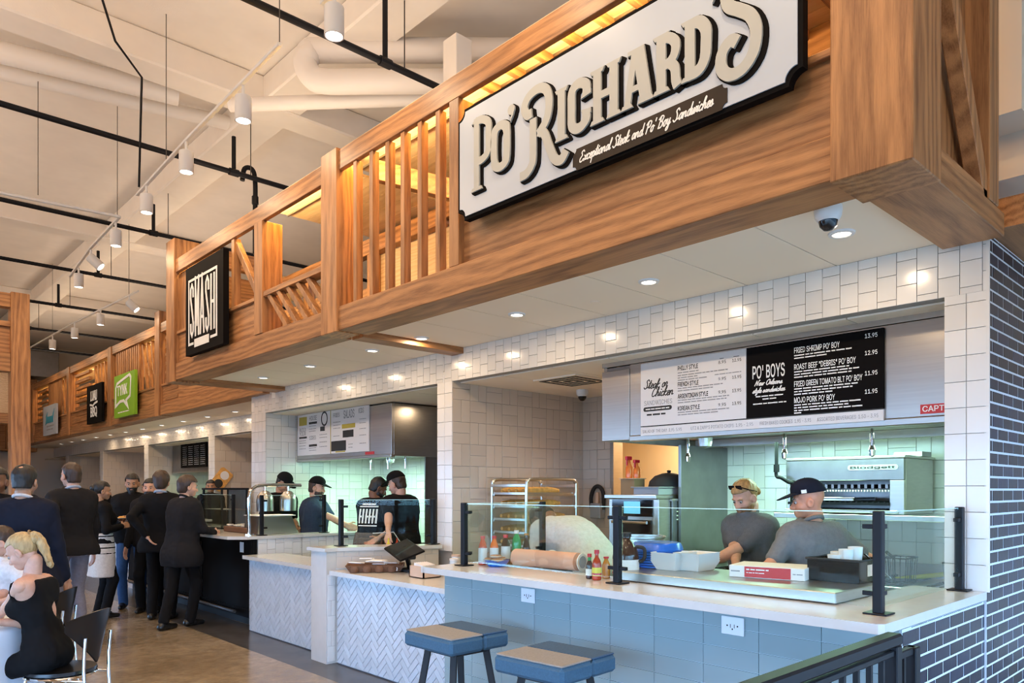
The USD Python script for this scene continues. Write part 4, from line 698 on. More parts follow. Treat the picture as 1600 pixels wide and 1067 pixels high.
t = Thing('sprinkler_pipe', 'black pipe elbow dropping behind the SMASH sign', 'pipe', (4.15, 9.32, 5.6)); t.part('drop', tube(smooth_path([(4.0, 9.32, 5.56), (4.03, 9.32, 5.72), (4.13, 9.32, 5.74), (4.17, 9.32, 5.6), (4.17, 9.32, 5.2), (4.17, 9.32, 4.65)], 5), .03, 10), 'black_metal', smooth=40); t.part('coupling', cyl((4.17, 9.32, 5.3), (4.17, 9.32, 5.4), .042, 10), 'black_metal')
for nm, z, r, pts, lb in [('duct', 6.0, .17, [(690, 130), (480, 128)], 'thick white pipe with a rounded end, right of the black pipe'), ('duct', 6.1, .10, [(660, 158), (400, 163)], 'thinner white pipe just below the thick one')]:
    pass
single('ceiling_pipe', tube(smooth_path([(5.6, 5.50, 5.9), (4.30, 6.72, 5.9), (3.92, 7.07, 5.9), (3.82, 7.17, 5.96), (3.78, 7.22, 6.10), (3.82, 7.19, 6.2), (3.95, 7.10, 6.25), (5.4, 5.75, 6.25)], 6), .125, 16), 'pipe_white', 'thick white ceiling pipe with a rounded U bend, above the timber frame', 'pipe', smooth=50)
single('ceiling_pipe', tube([(5.6, 5.75, 5.85), (3.35, 8.13, 5.85)], .075, 14), 'pipe_white', 'thinner white ceiling pipe just below the thick bent one', 'pipe', smooth=50)
single('ceiling_pipe', tube([(0.6, 9.9, 6.35), (3.2, 9.3, 6.35)], .12, 14), 'pipe_white', 'white ceiling pipe beside the beam at the upper left', 'pipe', smooth=50); single('ceiling_pipe', tube([(0.6, 10.5, 6.4), (4.2, 9.6, 6.4)], .09, 14), 'pipe_white', 'second white ceiling pipe beside the beam at the upper left', 'pipe', smooth=50)
single('conduit', tube([(1.35, 6.6, 6.57), (2.25, 8.35, 6.2), (2.55, 8.5, 6.0), (2.7, 9.1, 5.05)], .012, 8), 'black_metal', 'thin black conduit dropping to the long light track', 'conduit')
single('ceiling_post', bx(4.56, 5.66, 4.4, 4.76, 5.87, 6.06, .006), 'ceiling_cream', 'pale square column rising behind the nearest timber frame to the ceiling', 'column')
def dome_camera(x, y, z, label, s=1.0):
    t = Thing('security_camera', label, 'security camera', (x, y, z)); t.part('housing', lathe([(0, 0), (.062 * s, 0), (.064 * s, -.02 * s), (.06 * s, -.05 * s), (.046 * s, -.07 * s), (0, -.07 * s)][::-1], (x, y, z), 22), 'white_plastic', smooth=40)
    t.part('dome', lathe([(0, -.115 * s), (.02 * s, -.112 * s), (.038 * s, -.094 * s), (.044 * s, -.07 * s), (0, -.065 * s)], (x, y, z), 20), 'black_gloss', smooth=50)
plain('black_gloss', (.01, .01, .012), .06)
dome_camera(3.53, 1.56, 2.95, 'white dome camera with a black eye on the near soffit'); dome_camera(5.84, 5.16, 2.64, 'dome camera in the corner of the stall ceiling above the bread rack', 1.0)
t = Thing('ceiling_vent', 'square slatted air vent in the stall ceiling above the bread rack', 'air vent', (5.25, 4.75, 2.64)); t.part('frame', bx(4.98, 4.48, 2.628, 5.52, 5.02, 2.64), 'soffit_warm_bounce')
for k in range(3): t.part('slat', merge(*[bx(*q) for q in [(5.02 + .08 * k, 4.52 + .08 * k, 2.622, 5.48 - .08 * k, 4.55 + .08 * k, 2.63), (5.02 + .08 * k, 4.95 - .08 * k, 2.622, 5.48 - .08 * k, 4.98 - .08 * k, 2.63), (5.02 + .08 * k, 4.55 + .08 * k, 2.622, 5.05 + .08 * k, 4.95 - .08 * k, 2.63), (5.45 - .08 * k, 4.55 + .08 * k, 2.622, 5.48 - .08 * k, 4.95 - .08 * k, 2.63)]]), 'seam_dark')
single('sprinkler_cover', lathe([(0, 2.944), (.035, 2.944), (.038, 2.95), (0, 2.95)], (4.10, 3.5, 0), 16), 'soffit_warm_bounce', 'small round sprinkler cover on the near soffit between two downlights', 'sprinkler')
# ------------------------------------------------------------------ stools and railing
def stool(name, x, y, label, first=[None]):
    if first[0]: return copy_of(first[0], name, label, (x, y, 0), 4)
    t = first[0] = Thing(name, label, 'bar stool', (x, y, 0), 0, 'padded bar stools at the front counter', local=True); P_ = t.part; h = .765
    def pad(x0, x1):
        return bx(x0, -.225, h - .085, x1, .225, h, .016)
    P_('seat_pad', pad(-.225, .02), 'denim_blue'); P_('seat_pad', pad(.02, .215), 'denim_blue')
    P_('seat_top', bx(-.216, -.216, h, .018, .216, h + .010, .008), 'linen_tan'); P_('seat_top', bx(.022, -.216, h, .207, .216, h + .010, .008), 'denim_dark')
    P_('seat_frame', bx(-.14, -.14, h - .115, .14, .14, h - .086, .004), 'black_matte')
    for sx in (-1, 1):
        for sy in (-1, 1): P_('leg', bar((sx * .12, sy * .12, h - .10), (sx * .21, sy * .20, 0), .038, .038, up=(sx, sy, 0), c=.004), 'black_matte')
    for s in (-1, 1): P_('stretcher', bar((-.18, s * .175, .25), (.18, s * .175, .25), .022, .03, up=(0, 0, 1)), 'black_matte'); P_('stretcher', bar((s * .185, -.175, .3), (s * .185, .175, .3), .022, .03, up=(0, 0, 1)), 'black_matte')
    P_('foot_cap', merge(*[bx(sx * .21 - .02, sy * .2 - .02, 0, sx * .21 + .02, sy * .2 + .02, .008) for sx in (-1, 1) for sy in (-1, 1)]), 'black_metal')
plain('denim_blue', (.045, .11, .175), .85, mottle=.12, mscale=90, bump=.3, bscale=500); plain('denim_dark', (.035, .085, .16), .9, mottle=.12, mscale=90, bump=.3, bscale=500); plain('linen_tan', (.25, .238, .222), .9, mottle=.1, mscale=90, bump=.3, bscale=500)
stool('bar_stool', 2.77, 3.43, 'square padded bar stool farther from the camera, beside the herringbone counter'); stool('bar_stool', 2.74, 2.60, 'square padded bar stool nearer the camera, in front of the blue-grey tiles')
t = Thing('railing', 'black metal railing with square balusters at the bottom right', 'railing', (2.0, 1.07, 0)); P_ = t.part
P_('handrail', bar((.2, 1.07, 1.035), (3.0, 1.07, 1.035), .06, .045, up=(0, 0, 1), c=.008), 'black_metal'); P_('top_rail', bar((.2, 1.07, .985), (2.98, 1.07, .985), .03, .025, up=(0, 0, 1)), 'black_metal'); P_('bottom_rail', bar((.2, 1.07, .1), (3.2, 1.07, .1), .03, .03, up=(0, 0, 1)), 'black_metal')
P_('post', bx(2.955, 1.045, 0, 3.005, 1.095, 1.012, .004), 'black_metal')
for k in range(23): P_('baluster', bx(.375 + .113 * k, 1.061, .115, .393 + .113 * k, 1.079, .972), 'black_metal')
P_('end_rail', bar((3.005, 1.07, .965), (3.19, 1.07, .965), .03, .03, up=(0, 0, 1)), 'black_metal'); P_('post', bx(3.15, 1.045, 0, 3.20, 1.095, .98, .004), 'black_metal'); P_('baluster', bx(3.07, 1.061, .115, 3.088, 1.079, .95), 'black_metal')
# ------------------------------------------------------------------ kitchen equipment and things on the counters
def rnd(seed): return random.Random(seed)
plain('bread', (.70, .36, .09), .7, mottle=.25, mscale=25); plain('film', (.62, .58, .50), .12, mottle=.3, mscale=14); plain('paper_pink', (.68, .36, .25), .7, mottle=.03); plain('paper_white', (.78, .74, .70), .7); plain('card', (.60, .42, .30), .8)
plain('blue_plastic', (.012, .13, .55), .25); plain('red_cap', (.55, .015, .03), .35); plain('red_sauce', (.45, .045, .015), .15); plain('amber_sauce', (.55, .22, .03), .15); plain('dark_sauce', (.045, .018, .012), .15); plain('green_bottle', (.02, .30, .09), .12); plain('yellow_label', (.75, .62, .04), .4)
plain('cola', (.03, .012, .01), .12); plain('clear_plastic', (.68, .70, .70), .1); plain('orange_liquid', (.75, .17, .03), .2); plain('brown_card', (.26, .17, .09), .8); plain('pulp_brown', (.16, .075, .04), .85, mottle=.15, mscale=60, bump=.4, bscale=150); plain('grey_plastic', (.30, .31, .34), .4); plain('green_plastic', (.2, .42, .02), .5); plain('yellow_hose', (.62, .55, .02), .45); plain('cookie', (.40, .20, .10), .8, mottle=.3, mscale=60); plain('brass', (.62, .42, .15), .3, metal=1.0)
P3 = lambda *a: np.array(a, float)
# bread rack
t = Thing('bread_rack', 'aluminium sheet-pan rack loaded with bread, against the tiled partition', 'rack', (4.9, 5.02, 0)); P_ = t.part; x0, x1, y0, y1 = 4.90, 5.60, 5.03, 5.52
for x in (x0, x1): pass
for y in (y0, y1): P_('frame_arch', tube(smooth_path([(x0, y, .12), (x0, y, .8), (x0, y, 1.60), (x0 + .02, y, 1.67), (x0 + .09, y, 1.70), (x1 - .09, y, 1.70), (x1 - .02, y, 1.67), (x1, y, 1.60), (x1, y, .8), (x1, y, .12)], 4), .016, 10), 'aluminium', smooth=40)
for x in (x0, x1): P_('cross_bar', bar((x, y0, .15), (x, y1, .15), .03, .03), 'aluminium'); P_('cross_bar', bar((x, y0, 1.64), (x, y1, 1.64), .03, .03), 'aluminium')
for k, z in enumerate(np.arange(.30, 1.66, .125)):
    for y in (y0 + .012, y1 - .012): P_('runner', bar((x0 + .01, y, z), (x1 - .01, y, z), .018, .028, up=(0, 0, 1)), 'aluminium')
for x in (x0, x1):
    for y in (y0, y1): P_('caster', lathe([(0, -.012), (.05, -.012), (.05, .012), (0, .012)], (x, y, .05), 14, 'y'), 'black_matte'); P_('caster_fork', bx(x - .012, y - .02, .045, x + .012, y + .02, .13), 'aluminium')
for k, z in enumerate(np.arange(.55, 1.60, .125)):
    t2 = Thing('sheet_pan', f'aluminium sheet pan of wrapped bread on the rack, {ORD[k]} from the bottom', 'sheet pan', (x0, y0, z), group='sheet pans on the bread rack')
    t2.part('pan', merge(bx(x0 + .01, y0 + .03, z + .002, x1 - .02, y1 - .03, z + .006), bx(x0 + .005, y0 + .025, z + .002, x0 + .012, y1 - .025, z + .024), bx(x0 + .01, y0 + .022, z + .002, x1 - .02, y0 + .03, z + .024), bx(x0 + .01, y1 - .03, z + .002, x1 - .02, y1 - .022, z + .024)), 'aluminium'); r = rnd(k)
    if k in (1, 2, 3, 4, 5, 6, 7, 8):
        for j in range(4):
            yy = y0 + .09 + .105 * j; L_ = r.uniform(.45, .6); wob = [(x0 + .05 + L_ * q / 6, yy + r.uniform(-.008, .008), z + .042) for q in range(7)]
            lf = tube(wob, [.018, .032, .036, .034, .036, .032, .016], 9); t3 = Thing('bread_roll', f'long bread roll on the {ORD[k]} sheet pan from the bottom, {ORD[j]} from the open side', 'bread', (x0 + .05, yy, z), group='bread rolls on the rack')
            t3.part('loaf', lf, 'bread' if k > 4 or j % 2 else 'film', smooth=60); t3.part('crust_score', merge(*[bar((x0 + .15 + .1 * q, yy - .018, z + .0765), (x0 + .2 + .1 * q, yy + .018, z + .0765), .008, .006) for q in range(3)]), 'bread')
# oven beside the doorway with things on top
t = Thing('oven', 'steel combi oven with a lit blue screen, in front of the storeroom doorway', 'oven', (5.3, 3.95, 0)); P_ = t.part; xf, ya, yb = 5.35, 3.86, 4.42
P_('body', bx(xf + .02, ya, .72, xf + .66, yb, 1.52, .008), 'steel'); P_('stand', merge(*[bx(x - .02, y - .02, 0, x + .02, y + .02, .72) for x in (xf + .06, xf + .6) for y in (ya + .05, yb - .05)]), 'steel'); P_('top_cap', bx(xf - .02, ya, 1.52, xf + .68, yb + .02, 1.555, .004), 'steel')
P_('control_panel', bx(xf + .008, ya + .06, 1.36, xf + .02, yb - .05, 1.51), 'black_gloss'); P_('screen', bx(xf + .003, ya + .19, 1.385, xf + .008, ya + .37, 1.495), 'screen_cyan'); dr = P_('door', bx(xf + .004, ya + .07, .80, xf + .02, yb - .06, 1.33, .004), 'black_gloss'); P_('handle', cyl((xf - .03, ya + .09, 1.31), (xf - .03, yb - .08, 1.31), .014), 'chrome', parent=dr)
t = Thing('ventilated_cabinet', 'grey-green steel cabinet with louvre slots beside the oven', 'cabinet', (5.4, 3.83, 0)); t.part('body', bx(5.55, 3.835, .5, 6.2, 3.855, 1.5, .002), 'steel_dark'); t.part('louvres', merge(*[bx(5.60 + .12 * i, 3.829, 1.40 - .035 * j, 5.69 + .12 * i, 3.835, 1.41 - .035 * j) for i in range(3) for j in range(3)]), 'paper_white'); t.part('top', bx(5.53, 3.83, 1.5, 6.22, 3.857, 1.52), 'steel')
t = Thing('cardboard_box', 'small brown box standing on the oven', 'box', (5.60, 4.30, 1.555)); t.part('carton', bx(5.52, 4.24, 1.556, 5.68, 4.40, 1.70, .003), 'brown_card'); t.part('flap', bx(5.51, 4.23, 1.70, 5.69, 4.41, 1.706), 'card')
for k, (x, y, s) in enumerate([(5.58, 4.345, 1.0), (5.62, 4.285, .84)]):
    t = Thing('spray_bottle', ['taller orange spray bottle on the brown box', 'shorter orange spray bottle on the brown box'][k], 'spray bottle', (x, y, 1.706)); z = 1.707
    t.part('bottle', lathe([(0, 0), (.032, 0), (.034, .02), (.033, .10 * s), (.014, .14 * s), (.012, .17 * s), (0, .17 * s)], (x, y, z), 14), 'orange_liquid', smooth=40); t.part('trigger_head', merge(bx(x - .05, y - .012, z + .17 * s, x + .03, y + .012, z + .205 * s, .004), bx(x - .04, y - .006, z + .12 * s, x - .03, y + .006, z + .17 * s)), 'red_cap')
t = Thing('hotel_pan', 'grey food pan lying on the oven', 'food pan', (5.6, 4.05, 1.555)); t.part('pan', Plane((0, 0, 1.556), (1, 0, 0), (0, 1, 0), (0, 0, 1))(merge(extrude(sbox(5.42, 3.90, 5.85, 4.17), .06))), 'grey_plastic'); t.part('rim', bx(5.40, 3.88, 1.616, 5.87, 4.19, 1.626, .003), 'grey_plastic')
t = Thing('equipment_cover', 'black rounded cover lying beside the grey food pan', 'cover', (5.75, 3.93, 1.626)); t.part('cover', lathe([(.19, 0), (.18, .05), (.13, .10), (.06, .125), (0, .13)], (5.78, 4.04, 1.627), 18), 'black_matte', smooth=50); t.part('knob', lathe([(.015, .125), (.02, .15), (0, .155)], (5.78, 4.04, 1.627), 10), 'black_matte')
single('wall_board', bx(7.94, 3.45, 1.55, 7.99, 4.1, 1.98, .004), 'card', 'pale cardboard panel on the storeroom wall', 'panel')
# knife holder on back wall
t = Thing('utensil_holder', 'black wall pouch holding utensils beside the doorway', 'utensil holder', (6.35, 5.4, 1.3)); t.part('pouch', merge(bx(6.30, 5.31, 1.28, 6.40, 5.46, 1.45, .01)), 'grey_plastic'); t.part('strap', tube(smooth_path([(6.36, 5.46, 1.30), (6.36, 5.49, 1.5), (6.36, 5.44, 1.62), (6.36, 5.36, 1.63), (6.36, 5.31, 1.55), (6.36, 5.31, 1.38)], 5), .022, 8), 'black_matte', smooth=50); t.part('handle', bx(6.33, 5.36, 1.43, 6.36, 5.40, 1.57, .004), 'card')
# salamander broiler on the back wall
t = Thing('salamander_broiler', 'steel salamander broiler on a wall shelf behind the chefs', 'broiler', (5.7, 1.97, 1.4)); P_ = t.part; xf, ya, yb = 5.70, 1.97, 2.86
P_('hood_front', bx(xf, ya, 1.67, xf + .03, yb, 1.83, .004), 'steel_dark'); P_('top', bx(xf - .01, ya - .01, 1.83, xf + .62, yb, 1.85, .004), 'steel'); P_('side_panel', bx(xf + .03, ya, 1.42, xf + .60, ya + .02, 1.83, .003), 'steel'); P_('side_panel', bx(xf + .03, yb - .02, 1.42, xf + .60, yb, 1.83, .003), 'steel'); P_('back', bx(xf + .58, ya + .02, 1.42, xf + .60, yb - .02, 1.83), 'steel_dark')
P_('jamb', bx(xf, ya, 1.42, xf + .03, ya + .10, 1.67, .003), 'steel'); P_('burner', merge(*[bx(xf + .08, ya + .14 + .05 * k, 1.61, xf + .5, ya + .16 + .05 * k, 1.64) for k in range(13)]), 'steel_dark'); P_('grid_edge', merge(*[bx(xf + .05, ya + .12 + .0215 * k, 1.585, xf + .06, ya + .13 + .0215 * k, 1.60) for k in range(33)]), 'paper_white')
P_('grill_rack', merge(bx(xf - .03, ya + .10, 1.485, xf + .5, yb - .03, 1.505), *[bx(xf - .03, ya + .12 + .04 * k, 1.505, xf + .5, ya + .13 + .04 * k, 1.512) for k in range(18)]), 'black_metal'); P_('drip_tray', bx(xf - .02, ya + .04, 1.425, xf + .55, yb, 1.45, .004), 'steel'); P_('vent_box', merge(bx(xf + .30, ya - .02, 1.85, xf + .50, ya + .18, 1.885)), 'steel_dark')
o = P_('name_plate', facing(xf - .001, ya + .40, 1.765)(extrude(LineString([(.02, 0), (.34, 0)]).buffer(.02), .003)), 'grey_plastic'); P_('maker_name', lay(facing(xf - .0045, ya + .40, 1.757), .02, 0, 'Blodgett', .016, .32), 'print_black', parent=o)
P_('wall_shelf', bx(xf - .05, ya - .28, 1.375, xf + .68, yb + .08, 1.415, .004), 'steel')
t = Thing('baking_tray', 'foil-lined tray on the broiler rack', 'tray', (5.75, 2.3, 1.513)); t.part('tray', bx(5.68, 2.32, 1.513, 6.1, 2.75, 1.535, .004), 'aluminium'); t.part('foil', bx(5.67, 2.31, 1.536, 6.1, 2.76, 1.542, .002), 'chrome')
t = Thing('gas_pipe', 'steel wall pipe with a box and a yellow gas hose right of the broiler', 'gas pipe', (6.36, 1.62, .8)); t.part('pipe', cyl((6.36, 1.70, 1.42), (6.36, 1.70, 2.0), .02), 'steel_dark'); t.part('wall_box', bx(6.33, 1.62, 1.25, 6.40, 1.74, 1.37, .005), 'steel'); t.part('riser', cyl((6.36, 1.68, 1.05), (6.36, 1.68, 1.25), .014), 'brass')
t.part('hose', tube(smooth_path([(6.36, 1.68, 1.08), (6.33, 1.69, 1.02), (6.25, 1.78, .98), (6.1, 1.95, .95), (5.9, 2.1, .93)], 6), .018, 8), 'yellow_hose', smooth=50); t.part('valve', bx(6.335, 1.66, 1.12, 6.38, 1.70, 1.16), 'print_red')
t = Thing('black_pipe_fitting', 'black gas pipe with an elbow left of the broiler', 'gas pipe', (5.4, 2.95, 1.7)); t.part('pipe', tube(smooth_path([(5.62, 2.90, 1.98), (5.62, 2.90, 1.80), (5.62, 2.90, 1.71), (5.62, 2.86, 1.695), (5.66, 2.82, 1.66), (5.70, 2.80, 1.655)], 4), .014, 8), 'black_metal', smooth=50); t.part('coupling', cyl((5.62, 2.90, 1.74), (5.62, 2.90, 1.80), .022), 'black_metal')
# back cooking line and prep tables
t = Thing('cook_line', 'steel cooking table with black burners under the broiler', 'range', (5.6, 1.5, 0)); t.part('body', bx(5.62, 1.45, .1, 6.38, 3.7, .88, .004), 'steel'); t.part('top', bx(5.58, 1.42, .88, 6.38, 3.75, .91, .004), 'steel'); t.part('splash', bx(6.35, 1.42, .91, 6.38, 3.75, 1.02), 'steel')
for k in range(5):
    for j in range(2): t.part('burner_grate', merge(*[bx(5.66 + .32 * j, 1.55 + .42 * k + .08 * q, .915, 5.94 + .32 * j, 1.57 + .42 * k + .08 * q, .93) for q in range(4)], bx(5.66 + .32 * j, 1.55 + .42 * k, .912, 5.68 + .32 * j, 1.83 + .42 * k, .925)), 'black_metal')
for k, (x, y, lb) in enumerate([(5.75, 1.62, 'black wire fry basket hanging at the right of the range'), (5.85, 2.05, 'black wire fry basket beside the chef in grey')]):
    t = Thing('fry_basket', lb, 'fry basket', (x, y, .93)); t.part('basket', merge(*[bar((x - .1, y - .07 + .035 * q, .935), (x - .12, y - .08 + .04 * q, 1.10), .005, .005) for q in range(5)], *[bar((x + .1, y - .07 + .035 * q, .935), (x + .12, y - .08 + .04 * q, 1.10), .005, .005) for q in range(5)], *[bar((x - .1 + .04 * q, y - .07, .935), (x - .12 + .048 * q, y - .08, 1.10), .005, .005) for q in range(6)], *[bar((x - .1 + .04 * q, y + .07, .935), (x - .12 + .048 * q, y + .08, 1.10), .005, .005) for q in range(6)], bx(x - .1, y - .07, .932, x + .1, y + .07, .938)), 'black_metal')
    t.part('rim', tube([(x - .12, y - .08, 1.10), (x + .12, y - .08, 1.10), (x + .12, y + .08, 1.10), (x - .12, y + .08, 1.10)], .006, 6, closed=True), 'black_metal'); t.part('handle', cyl((x - .12, y, 1.10), (x - .34, y - .03, 1.16), .011, 8), 'black_matte')
t = Thing('prep_table', 'raised steel prep top just behind the front glass guard', 'prep table', (3.47, 1.47, 0)); t.part('top', merge(bx(3.63, 1.60, 1.00, 4.05, 2.86, 1.02)), 'steel'); t.part('rail', bx(3.63, 1.58, .0, 3.66, 2.86, 1.0), 'steel')
t.part('raised_shelf', bx(3.475, 1.50, 1.066, 4.02, 2.82, 1.118, .004), 'steel')
ZT = 1.119
# red and white box, black bin with cups, paper trays, blue trays
t = Thing('wrap_box', 'long white and red box of gloves or wrap on the prep shelf', 'box', (3.9, 2.1, ZT)); bxo = lambda *a: bx(*a); d = P3(.10, -.46, 0); d /= np.linalg.norm(d); n_ = np.cross(d, (0, 0, 1)); 
def obox(c, L_, W_, z0, z1, d, inset=0): 
    c = np.array(c, float); return bar(c - d * L_ / 2 + (0, 0, (z0 + z1) / 2), c + d * L_ / 2 + (0, 0, (z0 + z1) / 2), W_, z1 - z0, up=(0, 0, 1), c=.002)
cB = P3(3.87, 2.02, 0); t.part('carton', obox(cB, .40, .26, ZT, ZT + .065, d), 'paper_white'); pn = Plane(cB - d * .20 - np.array([d[1], -d[0], 0]) * -.131 + (0, 0, ZT), d, (0, 0, 1), np.cross(d, (0, 0, 1)))
pn = Plane(cB - d * .20 + np.cross(d, (0, 0, 1)) * .1305 + (0, 0, ZT), d, (0, 0, 1), np.cross(d, (0, 0, 1)))
p = t.part('red_band', pn(extrude(sbox(.085, .004, .33, .061), .001)), 'print_red'); t.part('band_print', merge(greek(Plane(pn.o + pn.N * .001, pn.U, pn.V, pn.N), .095, .042, .12, .010, 200), greek(Plane(pn.o + pn.N * .001, pn.U, pn.V, pn.N), .095, .026, .10, .006, 201)), 'print_white', parent=p); t.part('end_print', merge(greek(pn, .01, .03, .06, .010, 202), greek(pn, .34, .03, .05, .008, 203)), 'print_grey')
t = Thing('cup_bin', 'black plastic bin at the right end of the prep shelf', 'bin', (3.98, 1.66, ZT)); x, y = 4.0, 1.69
t.part('bin', merge(bx(x - .12, y - .13, ZT, x + .12, y + .13, ZT + .006), bx(x - .125, y - .135, ZT + .004, x - .115, y + .135, ZT + .115), bx(x + .115, y - .135, ZT + .004, x + .125, y + .135, ZT + .115), bx(x - .12, y - .135, ZT + .004, x + .12, y - .125, ZT + .115), bx(x - .12, y + .125, ZT + .004, x + .12, y + .135, ZT + .115)), 'black_gloss'); t.part('rim', tube([(x - .125, y - .14, ZT + .116), (x + .125, y - .14, ZT + .116), (x + .125, y + .14, ZT + .116), (x - .125, y + .14, ZT + .116)], .007, 6, closed=True), 'black_matte'); t.part('label', bx(x - .02, y - .137, ZT + .03, x + .06, y - .1355, ZT + .09), 'card')
cup0 = None
for k, (dx, dy, h) in enumerate([(-.06, .07, .10), (-.05, .02, .13), (-.03, -.03, .16), (.04, -.05, .17), (.03, .04, .14)]):
    lb = f'stack of small white paper cups in the black bin, {ORD[k]} from the left'
    t = Thing('paper_cup', lb, 'cups', (x + dx, y + dy, ZT + .006), group='white paper cups in the black bin'); t.part('cup_wall', lathe([(.024, 0), (.034, .05), (.036, .052), (.030, .056), (.037, h), (.034, h + .001), (.026, h - .03)], (x + dx, y + dy, ZT + .007), 16), 'paper_white', smooth=40); t.part('base', lathe([(0, 0), (.024, 0), (.024, .004), (0, .004)], (x + dx, y + dy, ZT + .007), 14), 'paper_white')
t = Thing('tongs', 'steel tongs leaning out of the black bin', 'tongs', (4.1, 1.55, ZT)); t.part('arm', bar((4.15, 1.50, ZT + .01), (4.07, 1.60, ZT + .14), .02, .004), 'chrome'); t.part('arm', bar((4.19, 1.52, ZT + .01), (4.08, 1.61, ZT + .14), .02, .004), 'chrome')
for k, (xx, yy) in enumerate([(3.80, 2.62), (3.86, 2.50)]):
    t = Thing('paper_tray_stack', ['left stack of cream paper food trays beside the blue trays', 'right stack of cream paper food trays beside the chefs'][k], 'paper trays', (xx, yy, ZT))
    for j in range(5):
        z = ZT + .012 * j; a, b, c, e = .085, .065, .115, .09; v = np.array([(-a, -b, 0), (a, -b, 0), (a, b, 0), (-a, b, 0), (-c, -e, .055), (c, -e, .055), (c, e, .055), (-c, e, .055)]) + (xx, yy, z); v = np.vstack([v, v + (0, 0, .0025)]); f = [(0, 2, 1), (0, 3, 2)] + [q for i in range(4) for q in ((i, (i + 1) % 4, (i + 1) % 4 + 4), (i, (i + 1) % 4 + 4, i + 4))]
        f = np.array(f); t.part('paper_tray', (v, np.vstack([f, f[:, ::-1] + 8])), 'paper_white')
t = Thing('tray_stack', 'stack of bright blue plastic baskets behind the centre glass post', 'baskets', (3.86, 2.78, ZT)); x, y = 3.88, 2.80
for j in range(6):
    z = ZT + .016 * j; P_ = t.part; s = 1 - .006 * j; P_('basket', lathe([(.158 * s, 0), (.168 * s, .002), (.168 * s, .013), (.160 * s, .0155), (.156 * s, .0)], (x, y, z), 28), 'blue_plastic', smooth=40)
P_('top_basket', lathe([(.160, .096), (.163, .108), (.150, .140), (.142, .150), (.125, .153), (0, .153)], (x, y, ZT), 28), 'blue_plastic', smooth=30)
# stock pot and big sauce jug
t = Thing('stock_pot', 'large steel stock pot behind the sauce bottles', 'pot', (4.15, 3.15, 0)); x, y = 4.12, 3.12; t.part('pot', lathe([(.0, .86), (.165, .86), (.17, .88), (.17, 1.27), (.18, 1.275), (.18, 1.285), (.163, 1.285), (.16, 1.2), (0, 1.2)], (x, y, 0), 30), 'steel', smooth=40); t.part('handle', tube(smooth_path([(x - .1, y - .14, 1.20), (x - .13, y - .19, 1.20), (x - .05, y - .21, 1.20), (x - .03, y - .17, 1.20)], 5), .008, 8), 'chrome', smooth=50); t.part('stand', bx(x - .25, y - .2, 0, x + .25, y + .2, .86, .004), 'steel')
t = Thing('sauce_jug', 'big jug of brown sauce with a white label behind the centre post', 'jug', (3.62, 2.86, 1.02)); x, y = 3.60, 2.83; z = 1.064
t.part('jug', lathe([(0, 0), (.075, 0), (.08, .02), (.08, .13), (.072, .17), (.045, .215), (.03, .235), (.03, .25), (0, .25)], (x, y, z), 24), 'dark_sauce', smooth=40); t.part('label', lathe([(.0815, .025), (.0815, .115)], (x, y, z), 24), 'paper_white', smooth=40); t.part('label_band', lathe([(.082, .028), (.082, .040)], (x, y, z), 24), 'print_red'); t.part('cap', lathe([(0, .25), (.034, .25), (.034, .275), (0, .275)], (x, y, z), 16), 'black_matte'); t.part('handle', tube(smooth_path([(x + .03, y - .055, z + .19), (x + .05, y - .10, z + .18), (x + .05, y - .10, z + .12), (x + .03, y - .075, z + .1)], 5), .011, 8), 'black_matte', smooth=50)
def bottle(name, label, cat, x, y, z, prof, body, cap, capz, lab=None, labm=None, mark=None, fill=None):
    t = Thing(name, label, cat, (x, y, z)); t.part('bottle', lathe(prof, (x, y, z), 16), body, smooth=40); r = prof[-2][0] + .004; t.part('cap', lathe([(0, capz[0]), (r, capz[0]), (r, capz[1]), (0, capz[1])], (x, y, z), 14), cap)
    if lab: r = max(p[0] for p in prof) + .0007; t.part('label', lathe([(r, lab[0]), (r, lab[1])], (x, y, z), 16), labm, smooth=40)
    if mark: r = max(p[0] for p in prof) + .0014; t.part('label_mark', lathe([(r, mark[0]), (r, mark[1])], (x, y, z), 16), mark[2])
    return t
zc = 1.064
bottle('hot_sauce', 'tall red hot sauce bottle with a yellow label and red cap', 'sauce bottle', 3.395, 2.885, zc, [(0, 0), (.026, 0), (.028, .01), (.028, .09), (.022, .115), (.011, .135), (.011, .16), (0, .16)], 'red_sauce', 'red_cap', (.155, .178), (.025, .075), 'yellow_label', (.03, .042, 'print_red'))
bottle('hot_sauce', 'small dark pepper sauce bottle with a green neck and red cap', 'sauce bottle', 3.41, 2.955, zc, [(0, 0), (.02, 0), (.022, .008), (.022, .075), (.016, .095), (.009, .11), (.009, .135), (0, .135)], 'dark_sauce', 'red_cap', (.13, .15), (.02, .06), 'paper_white', (.0, .0, 'print_red')).part('neck_band', lathe([(.0105, .11), (.0105, .133)], (3.41, 2.955, zc), 12), 'green_bottle')
single('receipt_roll', lathe([(0, 0), (.028, 0), (.028, .085), (0, .085)], (3.50, 2.99, zc), 18), 'paper_white', 'coil of white paper beside the small pepper sauce', 'paper roll', smooth=40); bottle('hot_sauce', 'amber sauce bottle partly hidden behind the small pepper sauce', 'sauce bottle', 3.50, 2.90, zc, [(0, 0), (.024, 0), (.025, .08), (.012, .11), (.012, .125), (0, .125)], 'amber_sauce', 'red_cap', (.12, .13))
bottle('soda_bottle', 'red-topped soda bottle beside the left glass post', 'soda bottle', 3.49, 4.03, zc, [(0, 0), (.03, 0), (.032, .01), (.031, .12), (.024, .15), (.013, .18), (.013, .19), (0, .19)], 'red_sauce', 'red_cap', (.185, .205), (.02, .12), 'clear_plastic')
